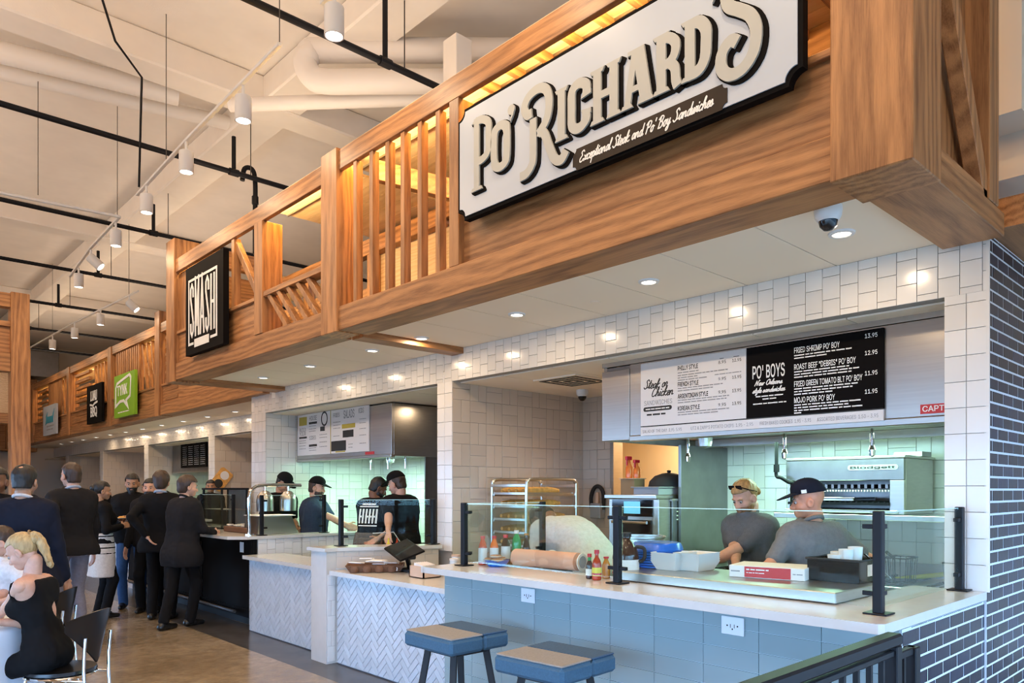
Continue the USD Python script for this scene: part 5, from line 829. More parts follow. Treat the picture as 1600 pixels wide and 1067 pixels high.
bottle('soda_bottle', 'orange soda bottle with a pink cap, second from the left post', 'soda bottle', 3.56, 3.985, zc, [(0, 0), (.03, 0), (.032, .01), (.031, .12), (.024, .15), (.013, .18), (.013, .19), (0, .19)], 'orange_liquid', 'red_cap', (.185, .205), (.04, .12), 'clear_plastic'); bottle('soda_bottle', 'dark cola bottle with a red cap behind the cookie bowl', 'soda bottle', 3.63, 3.94, zc, [(0, 0), (.032, 0), (.034, .01), (.033, .11), (.03, .145), (.014, .185), (.014, .195), (0, .195)], 'cola', 'red_cap', (.19, .212), (.04, .13), 'clear_plastic')
bottle('soda_bottle', 'green lemon soda bottle with a white cap', 'soda bottle', 3.70, 3.90, zc, [(0, 0), (.032, 0), (.034, .01), (.032, .09), (.034, .14), (.028, .185), (.014, .215), (.014, .225), (0, .225)], 'green_bottle', 'paper_white', (.22, .243), (.03, .075), 'clear_plastic'); bottle('soda_bottle', 'slim dark bottle right of the green soda', 'soda bottle', 3.76, 3.86, zc, [(0, 0), (.03, 0), (.032, .01), (.031, .10), (.02, .15), (.013, .18), (.012, .21), (0, .21)], 'cola', 'amber_sauce', (.207, .22))
t = Thing('cookie_bowl', 'shallow blue bowl on the left end of the front counter', 'bowl', (3.50, 3.90, zc)); t.part('bowl', lathe([(0, 0), (.06, 0), (.085, .035), (.088, .042), (.08, .04), (.058, .008), (0, .008)], (3.50, 3.89, zc), 24), 'blue_plastic', smooth=40); t.part('rim', lathe([(.087, .040), (.090, .043), (.087, .046)], (3.50, 3.89, zc), 24), 'blue_plastic')
for k, (dx, dy, dz) in enumerate([(-.03, .04, .045), (-.03, -.04, .045), (.03, .0, .05), (-.01, .0, .068)]):
    t = Thing('wrapped_cookie', f'wrapped brown cookie heaped in the blue bowl, {ORD[k]} of four', 'cookie', (3.5 + dx, 3.89 + dy, zc + dz), group='wrapped cookies in the blue bowl'); t.part('cookie', lathe([(0, -.012), (.035, -.010), (.042, 0), (.035, .010), (0, .013)], (3.5 + dx, 3.89 + dy, zc + dz), 16), 'cookie', smooth=50); t.part('wrapper', lathe([(.043, -.004), (.047, .002), (.043, .004)], (3.5 + dx, 3.89 + dy, zc + dz), 16), 'film')
# roll of butcher paper in its cutter
a, b = P3(3.60, 3.80, zc + .062), P3(3.66, 3.27, zc + .062); t = Thing('paper_roll', 'big roll of pink butcher paper lying on the front counter', 'paper roll', (3.63, 3.5, zc)); t.part('roll', cyl(a, b, .06, 28), 'paper_pink', smooth=40); e = (b - a) / np.linalg.norm(b - a); t.part('core', cyl(b, b + e * .02, .03, 18), 'card')
t.part('end_cap', tube([b + e * .03, b + e * .035], .058, 24), 'paper_white'); t.part('end_hole', cyl(b + e * .0355, b + e * .038, .04, 20), 'grey_plastic')
t = Thing('tape_dispenser', 'black and cream dispenser behind the paper roll', 'dispenser', (3.95, 3.75, zc)); t.part('arch', tube(smooth_path([(3.9, 3.80, 1.02), (3.9, 3.80, 1.10), (3.9, 3.76, 1.145), (3.9, 3.70, 1.14), (3.9, 3.66, 1.08), (3.9, 3.66, 1.02)], 5), .016, 8), 'paper_white', smooth=50); t.part('body', bx(3.88, 3.60, 1.0, 3.98, 3.82, 1.10, .01), 'black_matte')
# till, egg-tray carrier, condiment box on the low counter
t = Thing('till', 'black tablet till on a stand on the low counter', 'till', (3.95, 5.55, .86)); t.part('base', bx(3.86, 5.45, .862, 4.05, 5.68, .885, .006), 'black_matte'); t.part('stand', bar((3.97, 5.60, .88), (3.86, 5.52, 1.06), .12, .03, up=(-.8, 0, .6)), 'black_satin')
t.part('tablet', bar((3.90, 5.72, 1.10), (3.80, 5.32, 1.02), .24, .016, up=(-.35, .0, .94), c=.004), 'black_satin'); t.part('screen_edge', bar((3.90, 5.72, 1.109), (3.80, 5.32, 1.029), .225, .003, up=(-.35, .0, .94)), 'black_gloss'); t.part('card_reader', bx(3.98, 5.68, .95, 4.1, 5.80, 1.04, .008), 'black_matte')
def basin(name, label, c, L_, W_, H, dr, mat, rim=.02):
    c = np.array(c, float); d = np.array([dr[0], dr[1], 0]); d /= np.linalg.norm(d); s = np.cross((0, 0, 1), d)
    def ring(l, w, z): return [c + d * (l * a) + s * (w * b) + (0, 0, z) for a, b in ((-.5, -.5), (.5, -.5), (.5, .5), (-.5, .5))]
    v = np.array(ring(L_ * .84, W_ * .8, 0) + ring(L_, W_, H) + ring(L_ - rim, W_ - rim, H + .001) + ring(L_ * .82, W_ * .78, .006)); f = []
    for k in range(3):
        for i in range(4): a, b = k * 4 + i, k * 4 + (i + 1) % 4; f += [(a, b, b + 4), (a, b + 4, a + 4)]
    f += [(0, 2, 1), (0, 3, 2), (12, 13, 14), (12, 14, 15)]; return v, np.array(f), d, s, c
v, f, d, s, c = basin('', '', (3.72, 5.78, .862), .52, .30, .062, (.42, -.30), '')
t = Thing('pulp_carrier', 'brown moulded pulp carrier full of wrapped packets on the low counter', 'carrier', c); t.part('tray', (v, f), 'pulp_brown')
for k in range(4): t.part('cup_bulge', lathe([(0, -.005), (.035, 0), (.045, .03), (.035, .055), (0, .06)], c - s * .125 + d * (-.18 + .11 * k) + (0, 0, .003), 12), 'pulp_brown', smooth=60)
t.part('sticker', bar(c - s * .139 + d * .15 + (0, 0, .03), c - s * .139 + d * .2 + (0, 0, .03), .004, .035, up=(0, 0, 1)), 'paper_white')
r = rnd(5)
for k in range(7): 
    q = c + d * r.uniform(-.18, .16) + s * r.uniform(-.08, .08) + (0, 0, .06 + .008 * k); t = Thing('cutlery_packet', f'white wrapped packet in the brown pulp carrier, {ORD[k]} of seven', 'packet', q, group='white packets in the pulp carrier'); t.part('packet', bar(q - d * .06 + s * .02 * (k % 3), q + d * .06 - s * .02, .07, .012, up=(0, r.uniform(-.2, .2), 1), c=.005), 'paper_white'); t.part('seal', bar(q + d * .06 - s * .02, q + d * .07 - s * .02, .07, .003, up=(0, 0, 1), c=.001), 'paper_white')
t = Thing('condiment_caddy', 'pale box of sachets beside the till', 'caddy', (3.78, 5.05, .86)); t.part('box', merge(bx(3.68, 5.0, .862, 3.86, 5.20, .868), bx(3.68, 5.0, .862, 3.69, 5.2, .96), bx(3.85, 5.0, .862, 3.86, 5.2, .96), bx(3.68, 5.0, .862, 3.86, 5.01, .96), bx(3.68, 5.19, .862, 3.86, 5.2, .96)), 'card'); t.part('sachets', merge(*[bar((3.70 + .02 * k, 5.03, .95), (3.71 + .02 * k, 5.17, .965), .01, .04) for k in range(7)]), 'paper_white')
for k, (x, y, h) in enumerate([(4.02, 5.02, .13), (4.12, 5.12, .15), (3.95, 4.86, .09)]):
    t = Thing('jar', ['clear jar of cutlery behind the sachet box', 'taller clear jar at the tiled wall behind the till', 'small green-topped jar at the end of the low counter'][k], 'jar', (x, y, .86)); t.part('jar', lathe([(0, 0), (.035, 0), (.038, .01), (.038, h), (.034, h), (.034, .01), (0, .01)], (x, y, .862), 16), 'clear_plastic', smooth=40); t.part('lid', lathe([(0, h), (.04, h), (.04, h + .015), (0, h + .015)], (x, y, .862), 16), ['paper_white', 'card', 'green_bottle'][k])
single('tablet_folder', bx(3.98, 4.55, .862, 4.2, 4.85, .90, .004), 'black_matte', 'flat black folder at the right end of the low counter', 'folder')
# SMASH stall: heat lamps, steel warmer, cutting board, screens, prep
for k, x in enumerate((3.98, 4.28)):
    t = Thing('heat_lamp', ['left dome heat lamp over the SMASH counter', 'right dome heat lamp over the SMASH counter'][k], 'heat lamp', (x, 8.62, 1.4), group=None); t.part('shade', lathe([(.085, 0), (.10, .0), (.10, .13), (.09, .19), (.05, .235), (.02, .25), (0, .25)], (x, 8.62, 1.34), 24), 'steel', smooth=40); t.part('bulb', lathe([(0, .02), (.06, .03), (.06, .06), (0, .07)], (x, 8.62, 1.34), 14), 'lamp_lens'); t.part('stem', cyl((x, 8.62, 1.58), (x, 8.62, 1.64), .015), 'chrome')
t = Thing('lamp_arch', 'bent chrome arch carrying the two heat lamps', 'lamp stand', (3.8, 8.62, 1.06)); t.part('arch', tube(smooth_path([(3.78, 8.62, 1.066), (3.78, 8.62, 1.5), (3.84, 8.62, 1.62), (4.0, 8.62, 1.655), (4.45, 8.62, 1.655)], 6), .022, 10), 'chrome', smooth=50); t.part('foot', lathe([(0, 0), (.06, 0), (.06, .01), (0, .012)], (3.78, 8.62, 1.064), 16), 'chrome')
t = Thing('food_warmer', 'slanted steel food warmer lit by the heat lamps', 'food warmer', (4.1, 8.6, 1.06)); sd = Polygon([(0, 0), (.52, 0), (.44, .21), (.02, .21)]); t.part('side', Plane((3.86, 8.58, 1.064), (1, 0, 0), (0, 0, 1), (0, -1, 0))(extrude(sd, .02)), 'aluminium'); t.part('body', Plane((3.86, 8.95, 1.064), (1, 0, 0), (0, 0, 1), (0, -1, 0))(extrude(sd, .36)), 'steel'); t.part('glass_shelf', bx(3.86, 8.5, 1.28, 4.32, 8.95, 1.292), 'paper_white')
rect_light((4.13, 8.62, 1.33), .35, .1, 14.0, (1, .62, .25))
t = Thing('cutting_board', 'wooden paddle board with a white disc hung on the tiled partition', 'board', (5.83, 14.58, 1.7)); cb = Plane((5.83, 14.578, 1.80), (math.cos(.9), 0, math.sin(.9)), (-math.sin(.9), 0, math.cos(.9)), (0, -1, 0)); t.part('board', cb(extrude(sbox(-.17, -.09, .17, .09).buffer(.05), .02)), 'bread'); t.part('disc', cb(extrude(Point(.10, 0).buffer(.085), .006), .021), 'paper_white'); t.part('dark_print', cb(extrude(Point(-.10, .0).buffer(.085), .006), .021), 'print_black')
t = Thing('drinks_cabinet', 'small glazed counter cabinet left of the heat lamps', 'display cabinet', (4.2, 9.9, 1.065)); t.part('frame', merge(*[bx(x - .012, y - .012, 1.065, x + .012, y + .012, 1.62) for x in (4.05, 4.4) for y in (10.1, 10.75)], bx(4.03, 10.08, 1.60, 4.42, 10.77, 1.625), bx(4.03, 10.08, 1.065, 4.42, 10.77, 1.08)), 'black_metal'); t.part('glass', bx(4.05, 10.12, 1.08, 4.055, 10.74, 1.60), 'glass_pane'); t.part('shelf', bx(4.06, 10.1, 1.32, 4.4, 10.75, 1.33), 'steel'); t.part('back', bx(4.40, 10.1, 1.08, 4.41, 10.75, 1.6), 'steel_dark')
for k, (x, y, c, lb) in enumerate([(3.95, 8.75, 0, ''), ]): pass
t = Thing('grill_table', 'black and steel grill table where the SMASH cooks work', 'grill', (5.1, 7.6, 0)); t.part('body', bx(5.3, 7.5, .1, 6.2, 9.6, .9, .004), 'black_satin'); t.part('griddle', bx(5.25, 7.45, .9, 6.2, 9.65, .95, .004), 'steel'); t.part('side_shelf', bx(5.05, 8.75, .9, 5.25, 9.6, .93), 'steel')
for k, (x, y) in enumerate([(5.45, 8.9), (5.5, 9.2), (5.35, 9.1)]):
    t = Thing('towel', f'lime green folded cloth on the grill table, {ORD[k]} of three', 'cloth', (x, y, .95), group='lime green cloths on the grill table'); t.part('cloth', bx(x - .09, y - .06, .952, x + .09, y + .06, 1.0, .02), 'green_plastic'); t.part('fold', bx(x - .08, y - .05, 1.0, x + .06, y + .05, 1.02, .01), 'green_plastic')
t = Thing('clear_cover', 'leaning clear acrylic cover in front of the SMASH cooks', 'cover', (4.5, 7.0, 1.0)); t.part('sheet', bar((4.35, 6.75, .98), (4.75, 6.75, .98), .008, .30, up=(0, .45, 1)), 'glass_pane'); t.part('edge', bar((4.35, 6.82, 1.135), (4.62, 6.82, 1.135), .01, .01), 'paper_white'); t.part('edge', bar((4.62, 6.82, 1.135), (4.78, 6.70, .83), .01, .01), 'paper_white')
t = Thing('prep_counter', 'steel prep counter between the half wall and the SMASH cooks', 'prep table', (4.5, 6.6, 0)); t.part('top', bx(4.36, 6.52, .86, 5.2, 6.80, .90, .004), 'steel'); t.part('body', bx(4.40, 6.55, 0, 5.15, 6.78, .86), 'black_satin')
for k, (x, y, c) in enumerate([(4.42, 6.62, 'yellow_label'), (4.50, 6.58, 'red_sauce'), (4.40, 6.72, 'dark_sauce')]): bottle('squeeze_bottle', ['yellow squeeze bottle behind the half wall glass', 'red squeeze bottle behind the half wall glass', 'dark squeeze bottle behind the half wall glass'][k], 'sauce bottle', x, y, .90, [(0, 0), (.03, 0), (.03, .11), (.012, .15), (.004, .19), (0, .19)], c, c, (.185, .19))
t = Thing('banana', 'yellow fruit lying on the far SMASH counter', 'fruit', (3.95, 9.3, 1.07)); t.part('fruit', tube(smooth_path([(3.9, 9.2, 1.085), (3.94, 9.3, 1.10), (3.92, 9.42, 1.09)], 5), .02, 8), 'yellow_label', smooth=60); t.part('stem', cyl((3.92, 9.42, 1.09), (3.91, 9.46, 1.10), .007, 6), 'brown_card')
t = Thing('display_tray', 'dark tray of wrapped food on the far SMASH counter', 'tray', (4.1, 9.15, 1.065)); t.part('tray', bx(3.85, 8.85, 1.065, 4.25, 9.55, 1.13, .006), 'pulp_brown'); t.part('food', merge(*[bx(3.88 + .09 * i, 8.9 + .11 * j, 1.13, 3.95 + .09 * i, 8.99 + .11 * j, 1.16, .01) for i in range(4) for j in range(6) if (i + j) % 2]), 'film')
# table and chairs at the left foreground
plain('linen_white', (.62, .70, .80), .85, bump=.15, bscale=40)
tb = Thing('round_table', 'round table under a white cloth at the lower left corner', 'table', (.53, 5.95, 0), local=True)
def draped(r, h):
    n, m = 72, 9; an = np.arange(n) * 2 * np.pi / n; v = [(0, 0, h)]
    for q in np.linspace(.4, 1, 3): v += [(r * q * math.cos(a), r * q * math.sin(a), h) for a in an]
    for q in np.linspace(.05, 1, m - 1): v += [((r + .015 + q * (.07 + .05 * math.sin(9 * a))) * math.cos(a), (r + .015 + q * (.07 + .05 * math.sin(9 * a))) * math.sin(a), h - q * (h - .03)) for a in an]
    v = np.array(v); f = [(0, 1 + k, 1 + (k + 1) % n) for k in range(n)]
    for j in range((len(v) - 1) // n - 1):
        o = 1 + j * n
        for k in range(n): f += [(o + k, o + n + k, o + n + (k + 1) % n), (o + k, o + n + (k + 1) % n, o + (k + 1) % n)]
    return v, np.array(f)
tb.part('tabletop', lathe([(0, .70), (.54, .70), (.54, .73), (0, .73)], n=30), 'card'); tb.part('pedestal', lathe([(.25, 0), (.25, .02), (.05, .06), (.04, .70)], n=20), 'black_metal'); tb.part('tablecloth', draped(.56, .745), 'linen_white', smooth=60)
def bistro_chair(name, label, loc, rz, first=[None]):
    if first[0]: return copy_of(first[0], name, label, loc, rz)
    t = first[0] = Thing(name, label, 'chair', loc, rz, 'black bistro chairs with chrome legs', local=True); P_ = t.part   # faces +x
    P_('seat', lathe([(0, .435), (.19, .437), (.205, .450), (.20, .468), (0, .472)], n=28), 'black_gloss_soft', smooth=40)
    an = np.linspace(-.95, .95, 15); v = []
    for a in an:
        for q in np.linspace(0, 1, 6):
            top = .84 - .05 * abs(a / .95) ** 2; bot = .60 + .10 * (1 - abs(a / .95)) * -1 + .12 * abs(a / .95); z = bot + (top - bot) * q; r = .215 + .05 * q; v.append((-r * math.cos(a) , r * math.sin(a) * 1.02, z))
    v = np.array(v); n = 6; f = []
    for i in range(14):
        for j in range(5): a = i * n + j; f += [(a, a + 1, a + n + 1), (a, a + n + 1, a + n)]
    f = np.array(f); nn = v * (1, 1, 0); nn /= np.linalg.norm(nn, axis=1, keepdims=True); m = len(v); ed = [i * n for i in range(15)] + [14 * n + j for j in range(1, 6)] + [i * n + 5 for i in range(13, -1, -1)] + [j for j in range(4, 0, -1)]
    sf = np.array([q for a, b in zip(ed, ed[1:] + ed[:1]) for q in ((a, a + m, b + m), (a, b + m, b))]); P_('backrest', (np.vstack([v, v + nn * .014]), np.vstack([f, f[:, ::-1] + m, sf])), 'black_gloss_soft', smooth=40)
    for s in (-1, 1): P_('back_post', tube(smooth_path([(-.265, s * .13, 0), (-.225, s * .14, .42), (-.235, s * .145, .68)], 5), .011, 8), 'chrome', smooth=50); P_('front_leg', tube(smooth_path([(.20, s * .19, 0), (.15, s * .16, .30), (.13, s * .15, .435)], 5), .011, 8), 'chrome', smooth=50); P_('side_rail', cyl((-.226, s * .14, .41), (.14, s * .155, .43), .009, 8), 'chrome', smooth=50)
    P_('seat_ring', tube([(.195 * math.cos(a), .195 * math.sin(a), .430) for a in np.arange(24) * math.pi / 12], .009, 6, closed=True), 'chrome', smooth=50); return t
plain('black_gloss_soft', (.008, .008, .009), .22)
# ------------------------------------------------------------------ people: signed distances, meshed by surface nets
def nets(f, lo, hi, h):
    lo, hi = np.asarray(lo, float), np.asarray(hi, float); n = np.maximum(np.ceil((hi - lo) / h).astype(int) + 1, 3)
    ax = [lo[k] + h * np.arange(n[k]) for k in range(3)]; G = np.stack(np.meshgrid(*ax, indexing='ij'), -1)
    d = f(G.reshape(-1, 3)).reshape(n); s = d < 0
    c = [(a, b, e) for a in (0, 1) for b in (0, 1) for e in (0, 1)]; sl = lambda A, o: A[o[0]:n[0] - 1 + o[0], o[1]:n[1] - 1 + o[1], o[2]:n[2] - 1 + o[2]]
    cnt = sum(sl(s, o).astype(np.int8) for o in c); act = (cnt > 0) & (cnt < 8); idx = -np.ones(act.shape, int); I = np.argwhere(act); idx[act] = np.arange(len(I))
    acc, num = np.zeros((len(I), 3)), np.zeros(len(I))
    for o in c:
        for k in range(3):
            if o[k]: continue
            q = tuple(o[j] + (j == k) for j in range(3)); a, b = d[tuple((I + o).T)], d[tuple((I + q).T)]; m = (a < 0) != (b < 0); t = np.where(m, a / np.where(m, a - b, 1), 0)
            p = np.tile(np.array(o, float), (len(I), 1)); p[:, k] = t; acc[m] += p[m]; num[m] += 1
    v = lo + h * (I + acc / np.maximum(num, 1)[:, None]); F = []
    for k in range(3):
        a, b = [(1, 2), (2, 0), (0, 1)][k]; S0 = [slice(1, n[j] - 1) for j in range(3)]; S0[k] = slice(0, n[k] - 1); S1 = list(S0); S1[k] = slice(1, n[k])
        A, B = s[tuple(S0)], s[tuple(S1)]; off = np.array([S0[j].start for j in range(3)])
        for m, flip in ((A & ~B, False), (~A & B, True)):
            E = np.argwhere(m) + off
            if not len(E): continue
            da, db = np.eye(3, dtype=int)[a], np.eye(3, dtype=int)[b]; q = np.stack([idx[tuple((E - da - db).T)], idx[tuple((E - db).T)], idx[tuple(E.T)], idx[tuple((E - da).T)]], 1)
            F.append(q[:, ::-1] if flip else q)
    q = np.vstack(F); q = q[(q >= 0).all(1)]; return v, np.vstack([q[:, [0, 1, 2]], q[:, [0, 2, 3]]])
def smin(a, b, k):
    h = np.clip(.5 + .5 * (b - a) / k, 0, 1); return b * (1 - h) + a * h - k * h * (1 - h)
def smax(a, b, k): return -smin(-a, -b, k)
def cone(P, a, b, ra, rb):
    a, b = np.asarray(a, float), np.asarray(b, float); ab = b - a; t = np.clip((P - a) @ ab / max(ab @ ab, 1e-12), 0, 1)
    return np.linalg.norm(P - a - t[:, None] * ab, axis=1) - (ra + (rb - ra) * t)
def ell(P, c, r, R=None):
    q = P - np.asarray(c, float); q = q @ R if R is not None else q; r = np.asarray(r, float); k0, k1 = np.linalg.norm(q / r, axis=1), np.linalg.norm(q / r ** 2, axis=1); return k0 * (k0 - 1) / np.maximum(k1, 1e-9)
class Blob:
    def __init__(s, k=.03): s.k, s.prims = k, []
    def cone(s, a, b, ra, rb=None): s.prims.append(('c', np.array(a, float), np.array(b, float), ra, ra if rb is None else rb)); return s
    def ell(s, c, r, R=None): s.prims.append(('e', np.array(c, float), np.array(r, float), R)); return s
    def __call__(s, P, grow=0.0):
        d = None
        for p in s.prims: e = cone(P, *p[1:]) if p[0] == 'c' else ell(P, *p[1:]); d = e if d is None else smin(d, e, s.k)
        return d - grow
    def box(s, m=.03):
        lo, hi = [], []
        for p in s.prims:
            if p[0] == 'c': lo.append(np.minimum(p[1] - p[3], p[2] - p[4])); hi.append(np.maximum(p[1] + p[3], p[2] + p[4]))
            else: r = p[2] if p[3] is None else np.full(3, p[2].max()); lo.append(p[1] - r); hi.append(p[1] + r)
        return np.min(lo, 0) - m, np.max(hi, 0) + m
def rot(ax, deg):
    a = math.radians(deg); c, s = math.cos(a), math.sin(a)
    return np.array({'x': [[1, 0, 0], [0, c, -s], [0, s, c]], 'y': [[c, 0, s], [0, 1, 0], [-s, 0, c]], 'z': [[c, -s, 0], [s, c, 0], [0, 0, 1]]}[ax])
def ik(a, b, l1, l2, hint):
    a, b, hint = (np.asarray(x, float) for x in (a, b, hint)); d = b - a; L_ = np.linalg.norm(d); m = (l1 + l2) * .998
    if L_ > m: b = a + d / L_ * m; d = b - a; L_ = m
    L_ = max(L_, abs(l1 - l2) + .02); u = d / np.linalg.norm(d); x = (l1 * l1 - l2 * l2 + L_ * L_) / (2 * L_); h = math.sqrt(max(l1 * l1 - x * x, 0)); p = hint - u * (hint @ u); p /= np.linalg.norm(p) + 1e-9
    return a + u * x + p * h, b
def crumple(vf, amp, sc, seed):
    v, f = vf; n = meshkit.arrays((v, f), True)[2]; return v + n * ((meshkit.noise(v * sc * np.array([1, 1, .45]), seed) - .5) * 2 * amp + (meshkit.noise(v * sc * 2.3, seed + 9) - .5) * amp)[:, None], f
HEADS = {}
def head_mesh(fine, female, ears=True):
    """Skull, face and ears round the origin (eyes at z = 0, face towards +y)."""
    key = (fine, female)
    if key in HEADS: return HEADS[key]
    b = Blob(.028).ell((0, -.012, .035), (.074, .096, .088)).ell((0, .022, -.035), (.060 - .004 * female, .070, .068)).ell((0, .060, -.090), (.024 - .004 * female, .022, .020)).cone((0, -.02, -.05), (0, -.026, -.10), .052 - .008 * female, .050 - .008 * female)
    det = Blob(.014).cone((0, .086, .004), (0, .106, -.034), .007, .0125).cone((-.013, .094, -.038), (.013, .094, -.038), .008).cone((-.034, .077, .020), (.034, .077, .020), .010).ell((.036, .052, -.032), (.028, .03, .026)).ell((-.036, .052, -.032), (.028, .03, .026)).cone((-.016, .083, -.068), (.016, .083, -.068), .0085).ell((0, .078, -.082), (.018, .012, .012))
    def f(P):
        d = smin(b(P), det(P), .014)
        for s in (-1, 1):
            d = smax(d, -(np.linalg.norm(P - (s * .031, .098, .001), axis=1) - .015), .010); d = smin(d, np.maximum(ell(P, (s * .077, -.004, -.014), (.013, .024, .034), rot('z', s * 25)), -(np.linalg.norm((P - (s * .094, .004, -.014)) * (1, 1, .6), axis=1) - .015)), .006)
        return d
    HEADS[key] = nets(f, (-.105, -.13, -.16), (.105, .135, .14), .0052 if fine else .0085); return HEADS[key]
SK = {}
def skin(name, col):
    look('skin_' + name, {'p': ('principled_bsdf', {'base_color': col, 'roughness': .48, 'subsurface_weight': .08, 'subsurface_scale': .01}), 'g': ('texture_coordinate', {}), 'n': ('noise_texture', {'scale': 35.0, 'detail': 3.0}), 'r': ('rgb_ramp', {'ramp': [(.3, tuple(c * .88 for c in col)), (.7, col)]})}, [('g.object', 'n.vector'), ('n.fac', 'r.fac'), ('r.color', 'p.base_color')])
skin('fair', (.62, .34, .24)); skin('ruddy', (.62, .27, .16)); skin('tan', (.42, .22, .13)); skin('brown', (.19, .085, .045))
plain('eye_white', (.38, .34, .32), .3); plain('eye_dark', (.02, .015, .012), .15); plain('lips', (.42, .15, .12), .45)
for n_, c_ in (('hair_black', (.012, .010, .009)), ('hair_brown', (.045, .024, .014)), ('hair_blond', (.42, .28, .12)), ('hair_gold', (.30, .17, .06)), ('hair_ginger', (.23, .09, .03)), ('hair_grey', (.16, .14, .13))): plain(n_, c_, .5, mottle=.35, mscale=60, stretch=(1, 1, .12), bump=.5, bscale=120)
for n_, c_ in (('cloth_black', (.007, .0065, .007)), ('cloth_navy', (.010, .012, .022)), ('cloth_charcoal', (.014, .013, .014)), ('cloth_slate', (.10, .10, .115)), ('cloth_grey', (.17, .165, .175)), ('cloth_blue', (.035, .045, .085)), ('cloth_jeans', (.035, .075, .16)), ('cloth_greyjeans', (.19, .19, .24)), ('cloth_white', (.58, .57, .58)), ('cloth_cream', (.62, .57, .52)), ('cloth_shirt', (.34, .40, .50)), ('cloth_brown', (.14, .115, .095)), ('leather_black', (.008, .008, .008)), ('leather_brown', (.10, .04, .02))):
    plain(n_, c_, .85 if n_[0] == 'c' else .3, mottle=.10, mscale=40, bump=.15, bscale=350, spec=.12 if n_[0] == 'c' else .5)
def person(label, pos, face, H=1.75, girth=1.0, female=False, sk='fair', lean=0, twist=0, side=0, head=(0, 0, 0), hands=None, hints=None, feet=None, hip=None, fine=True,
           top='cloth_black', sleeve='long', hem=.86, pants='cloth_black', skirt=None, hair='short', hairm='hair_brown', beard=None, cap=None, shoes='leather_black', grip=.5, apron=None, collar=None, extras=None, dress=None, tails=0.0, glasses=None, ponytail=None):
    s = H / 1.75; yaw = math.degrees(math.atan2(face[1], face[0])) - 90; RZ = rot('z', yaw); base = np.array([pos[0], pos[1], pos[2] if len(pos) > 2 else 0.0]); W = lambda vf: (np.asarray(vf[0]) @ RZ.T + base, vf[1])
    toL = lambda p: (np.asarray(p, float) - base) @ RZ
    t = Thing('person', label, 'person', base); t.person = True
    hz = hip if hip is not None else .93 * s; hipc = np.array([0, 0, hz]); dz = hz - .93 * s
    def T(p, full=True):
        q = np.array(p, float) * s + (0, 0, dz); q = q - hipc
        a1 = lean * .6; w = np.clip((q[2] - .10) / .22, 0, 1) if full else 0
        q2 = q - (0, 0, .2 * s); q = rot('x', -lean * .4 * w) @ q2 + (0, 0, .2 * s); q = rot('z', twist * w) @ q; return rot('x', -a1) @ rot('y', side) @ q + hipc
    g = girth; fs = .90 if female else 1.0
    torso = Blob(.055 * s); K = [(.93, .085, .100, -.005), (1.02, .075 * g, .098 * g, .0), (1.12, .062 * g * fs, .098 * g * fs, .005 * g), (1.22, .075 * g * fs, .103 * g * fs, .0), (1.32, .095 * g * fs, .105 * g * fs, .0), (1.39, .105 * fs, .088 * fs, -.008)]
    for z, hw, r, y in K: torso.cone(T((-hw, y, z)), T((hw, y, z)), r * s)
    sw = .165 * fs * (.6 + .4 * g); torso.cone(T((-sw, -.012, 1.408)), T((sw, -.012, 1.408)), .056 * s).cone(T((0, -.012, 1.40)), T((0, -.005, 1.50)), .075 * s * fs, .056 * s * fs)
    if female: torso.ell(T((-.07, .085, 1.27)), (.06 * s,) * 3).ell(T((.07, .085, 1.27)), (.06 * s,) * 3)
    SH = [T((q * (sw + .012), -.012, 1.405)) for q in (-1, 1)]
    if hands is None: hands = [T((-.27, .08, .85)), T((.27, .08, .85))]
    else: hands = [toL(h) if h is not None else T((q * .27, .08, .85)) for h, q in zip(hands, (-1, 1))]
    hints = hints or [(-.5, -.8, -.3), (.5, -.8, -.3)]; AR = []
    for S, h, hn in zip(SH, hands, hints): e, w = ik(S, h, .29 * s, .26 * s, hn); AR.append((S, e, w))
    HP = [np.array([q * .09 * s, 0, hz - .01]) for q in (-1, 1)]; feet = [toL(f) if f is not None else np.array([q * .11, 0, 0]) for f, q in zip(feet or (None, None), (-1, 1))]; LG = []
    for Hp, ft, q in zip(HP, feet, (-1, 1)): k, a = ik(Hp, ft + (0, 0, .085 * s), .44 * s, .42 * s, (q * .15, 1, .1)); LG.append((Hp, k, a))
    # --- the body: head and neck, arms and hands, trunk and legs
    NB = T((0, -.01, 1.46)); Rl = rot('x', -lean * .45); RH = rot('z', head[0]) @ Rl @ rot('x', head[1]) @ rot('y', head[2]); HC = NB + rot('x', -lean * .8) @ (np.array([0, .025, .170]) * s); hs = s * (.97 if female else 1.0)
    hw_ = lambda vf: W(((np.asarray(vf[0]) * hs) @ RH.T + HC, vf[1])); pieces = [hw_(head_mesh(fine, female))]
    nk = Blob(.02).cone(NB - (0, 0, .06 * s), HC + RH @ (np.array([0, -.03, -.09]) * hs), .062 * s * fs, .055 * s * fs); pieces.append(W(nets(nk, *nk.box(.01), .011)))
    for (S, e, w), q in zip(AR, (-1, 1)):
        ab = Blob(.02).cone(S, e, .050 * s * (.8 + .2 * g) * fs, .040 * s * fs).cone(e, w, .040 * s * fs, .026 * s * fs); ab.cone(e + (w - e) * .15, e + (w - e) * .4, .042 * s * fs, .038 * s * fs); pieces.append(W(nets(ab, *ab.box(.01), .011 if fine else .016)))
        fd = (w - e) / np.linalg.norm(w - e); n_ = np.array([-q * .9, .3, -.2]); n_ = n_ - fd * (n_ @ fd); n_ /= np.linalg.norm(n_); sd = np.cross(fd, n_) * q; hb = Blob(.006)   # n_: palm side, sd: towards the thumb
        if sd[1] < 0 and fd[2] < -.5: sd = -sd
        pc = w + fd * .05 * s
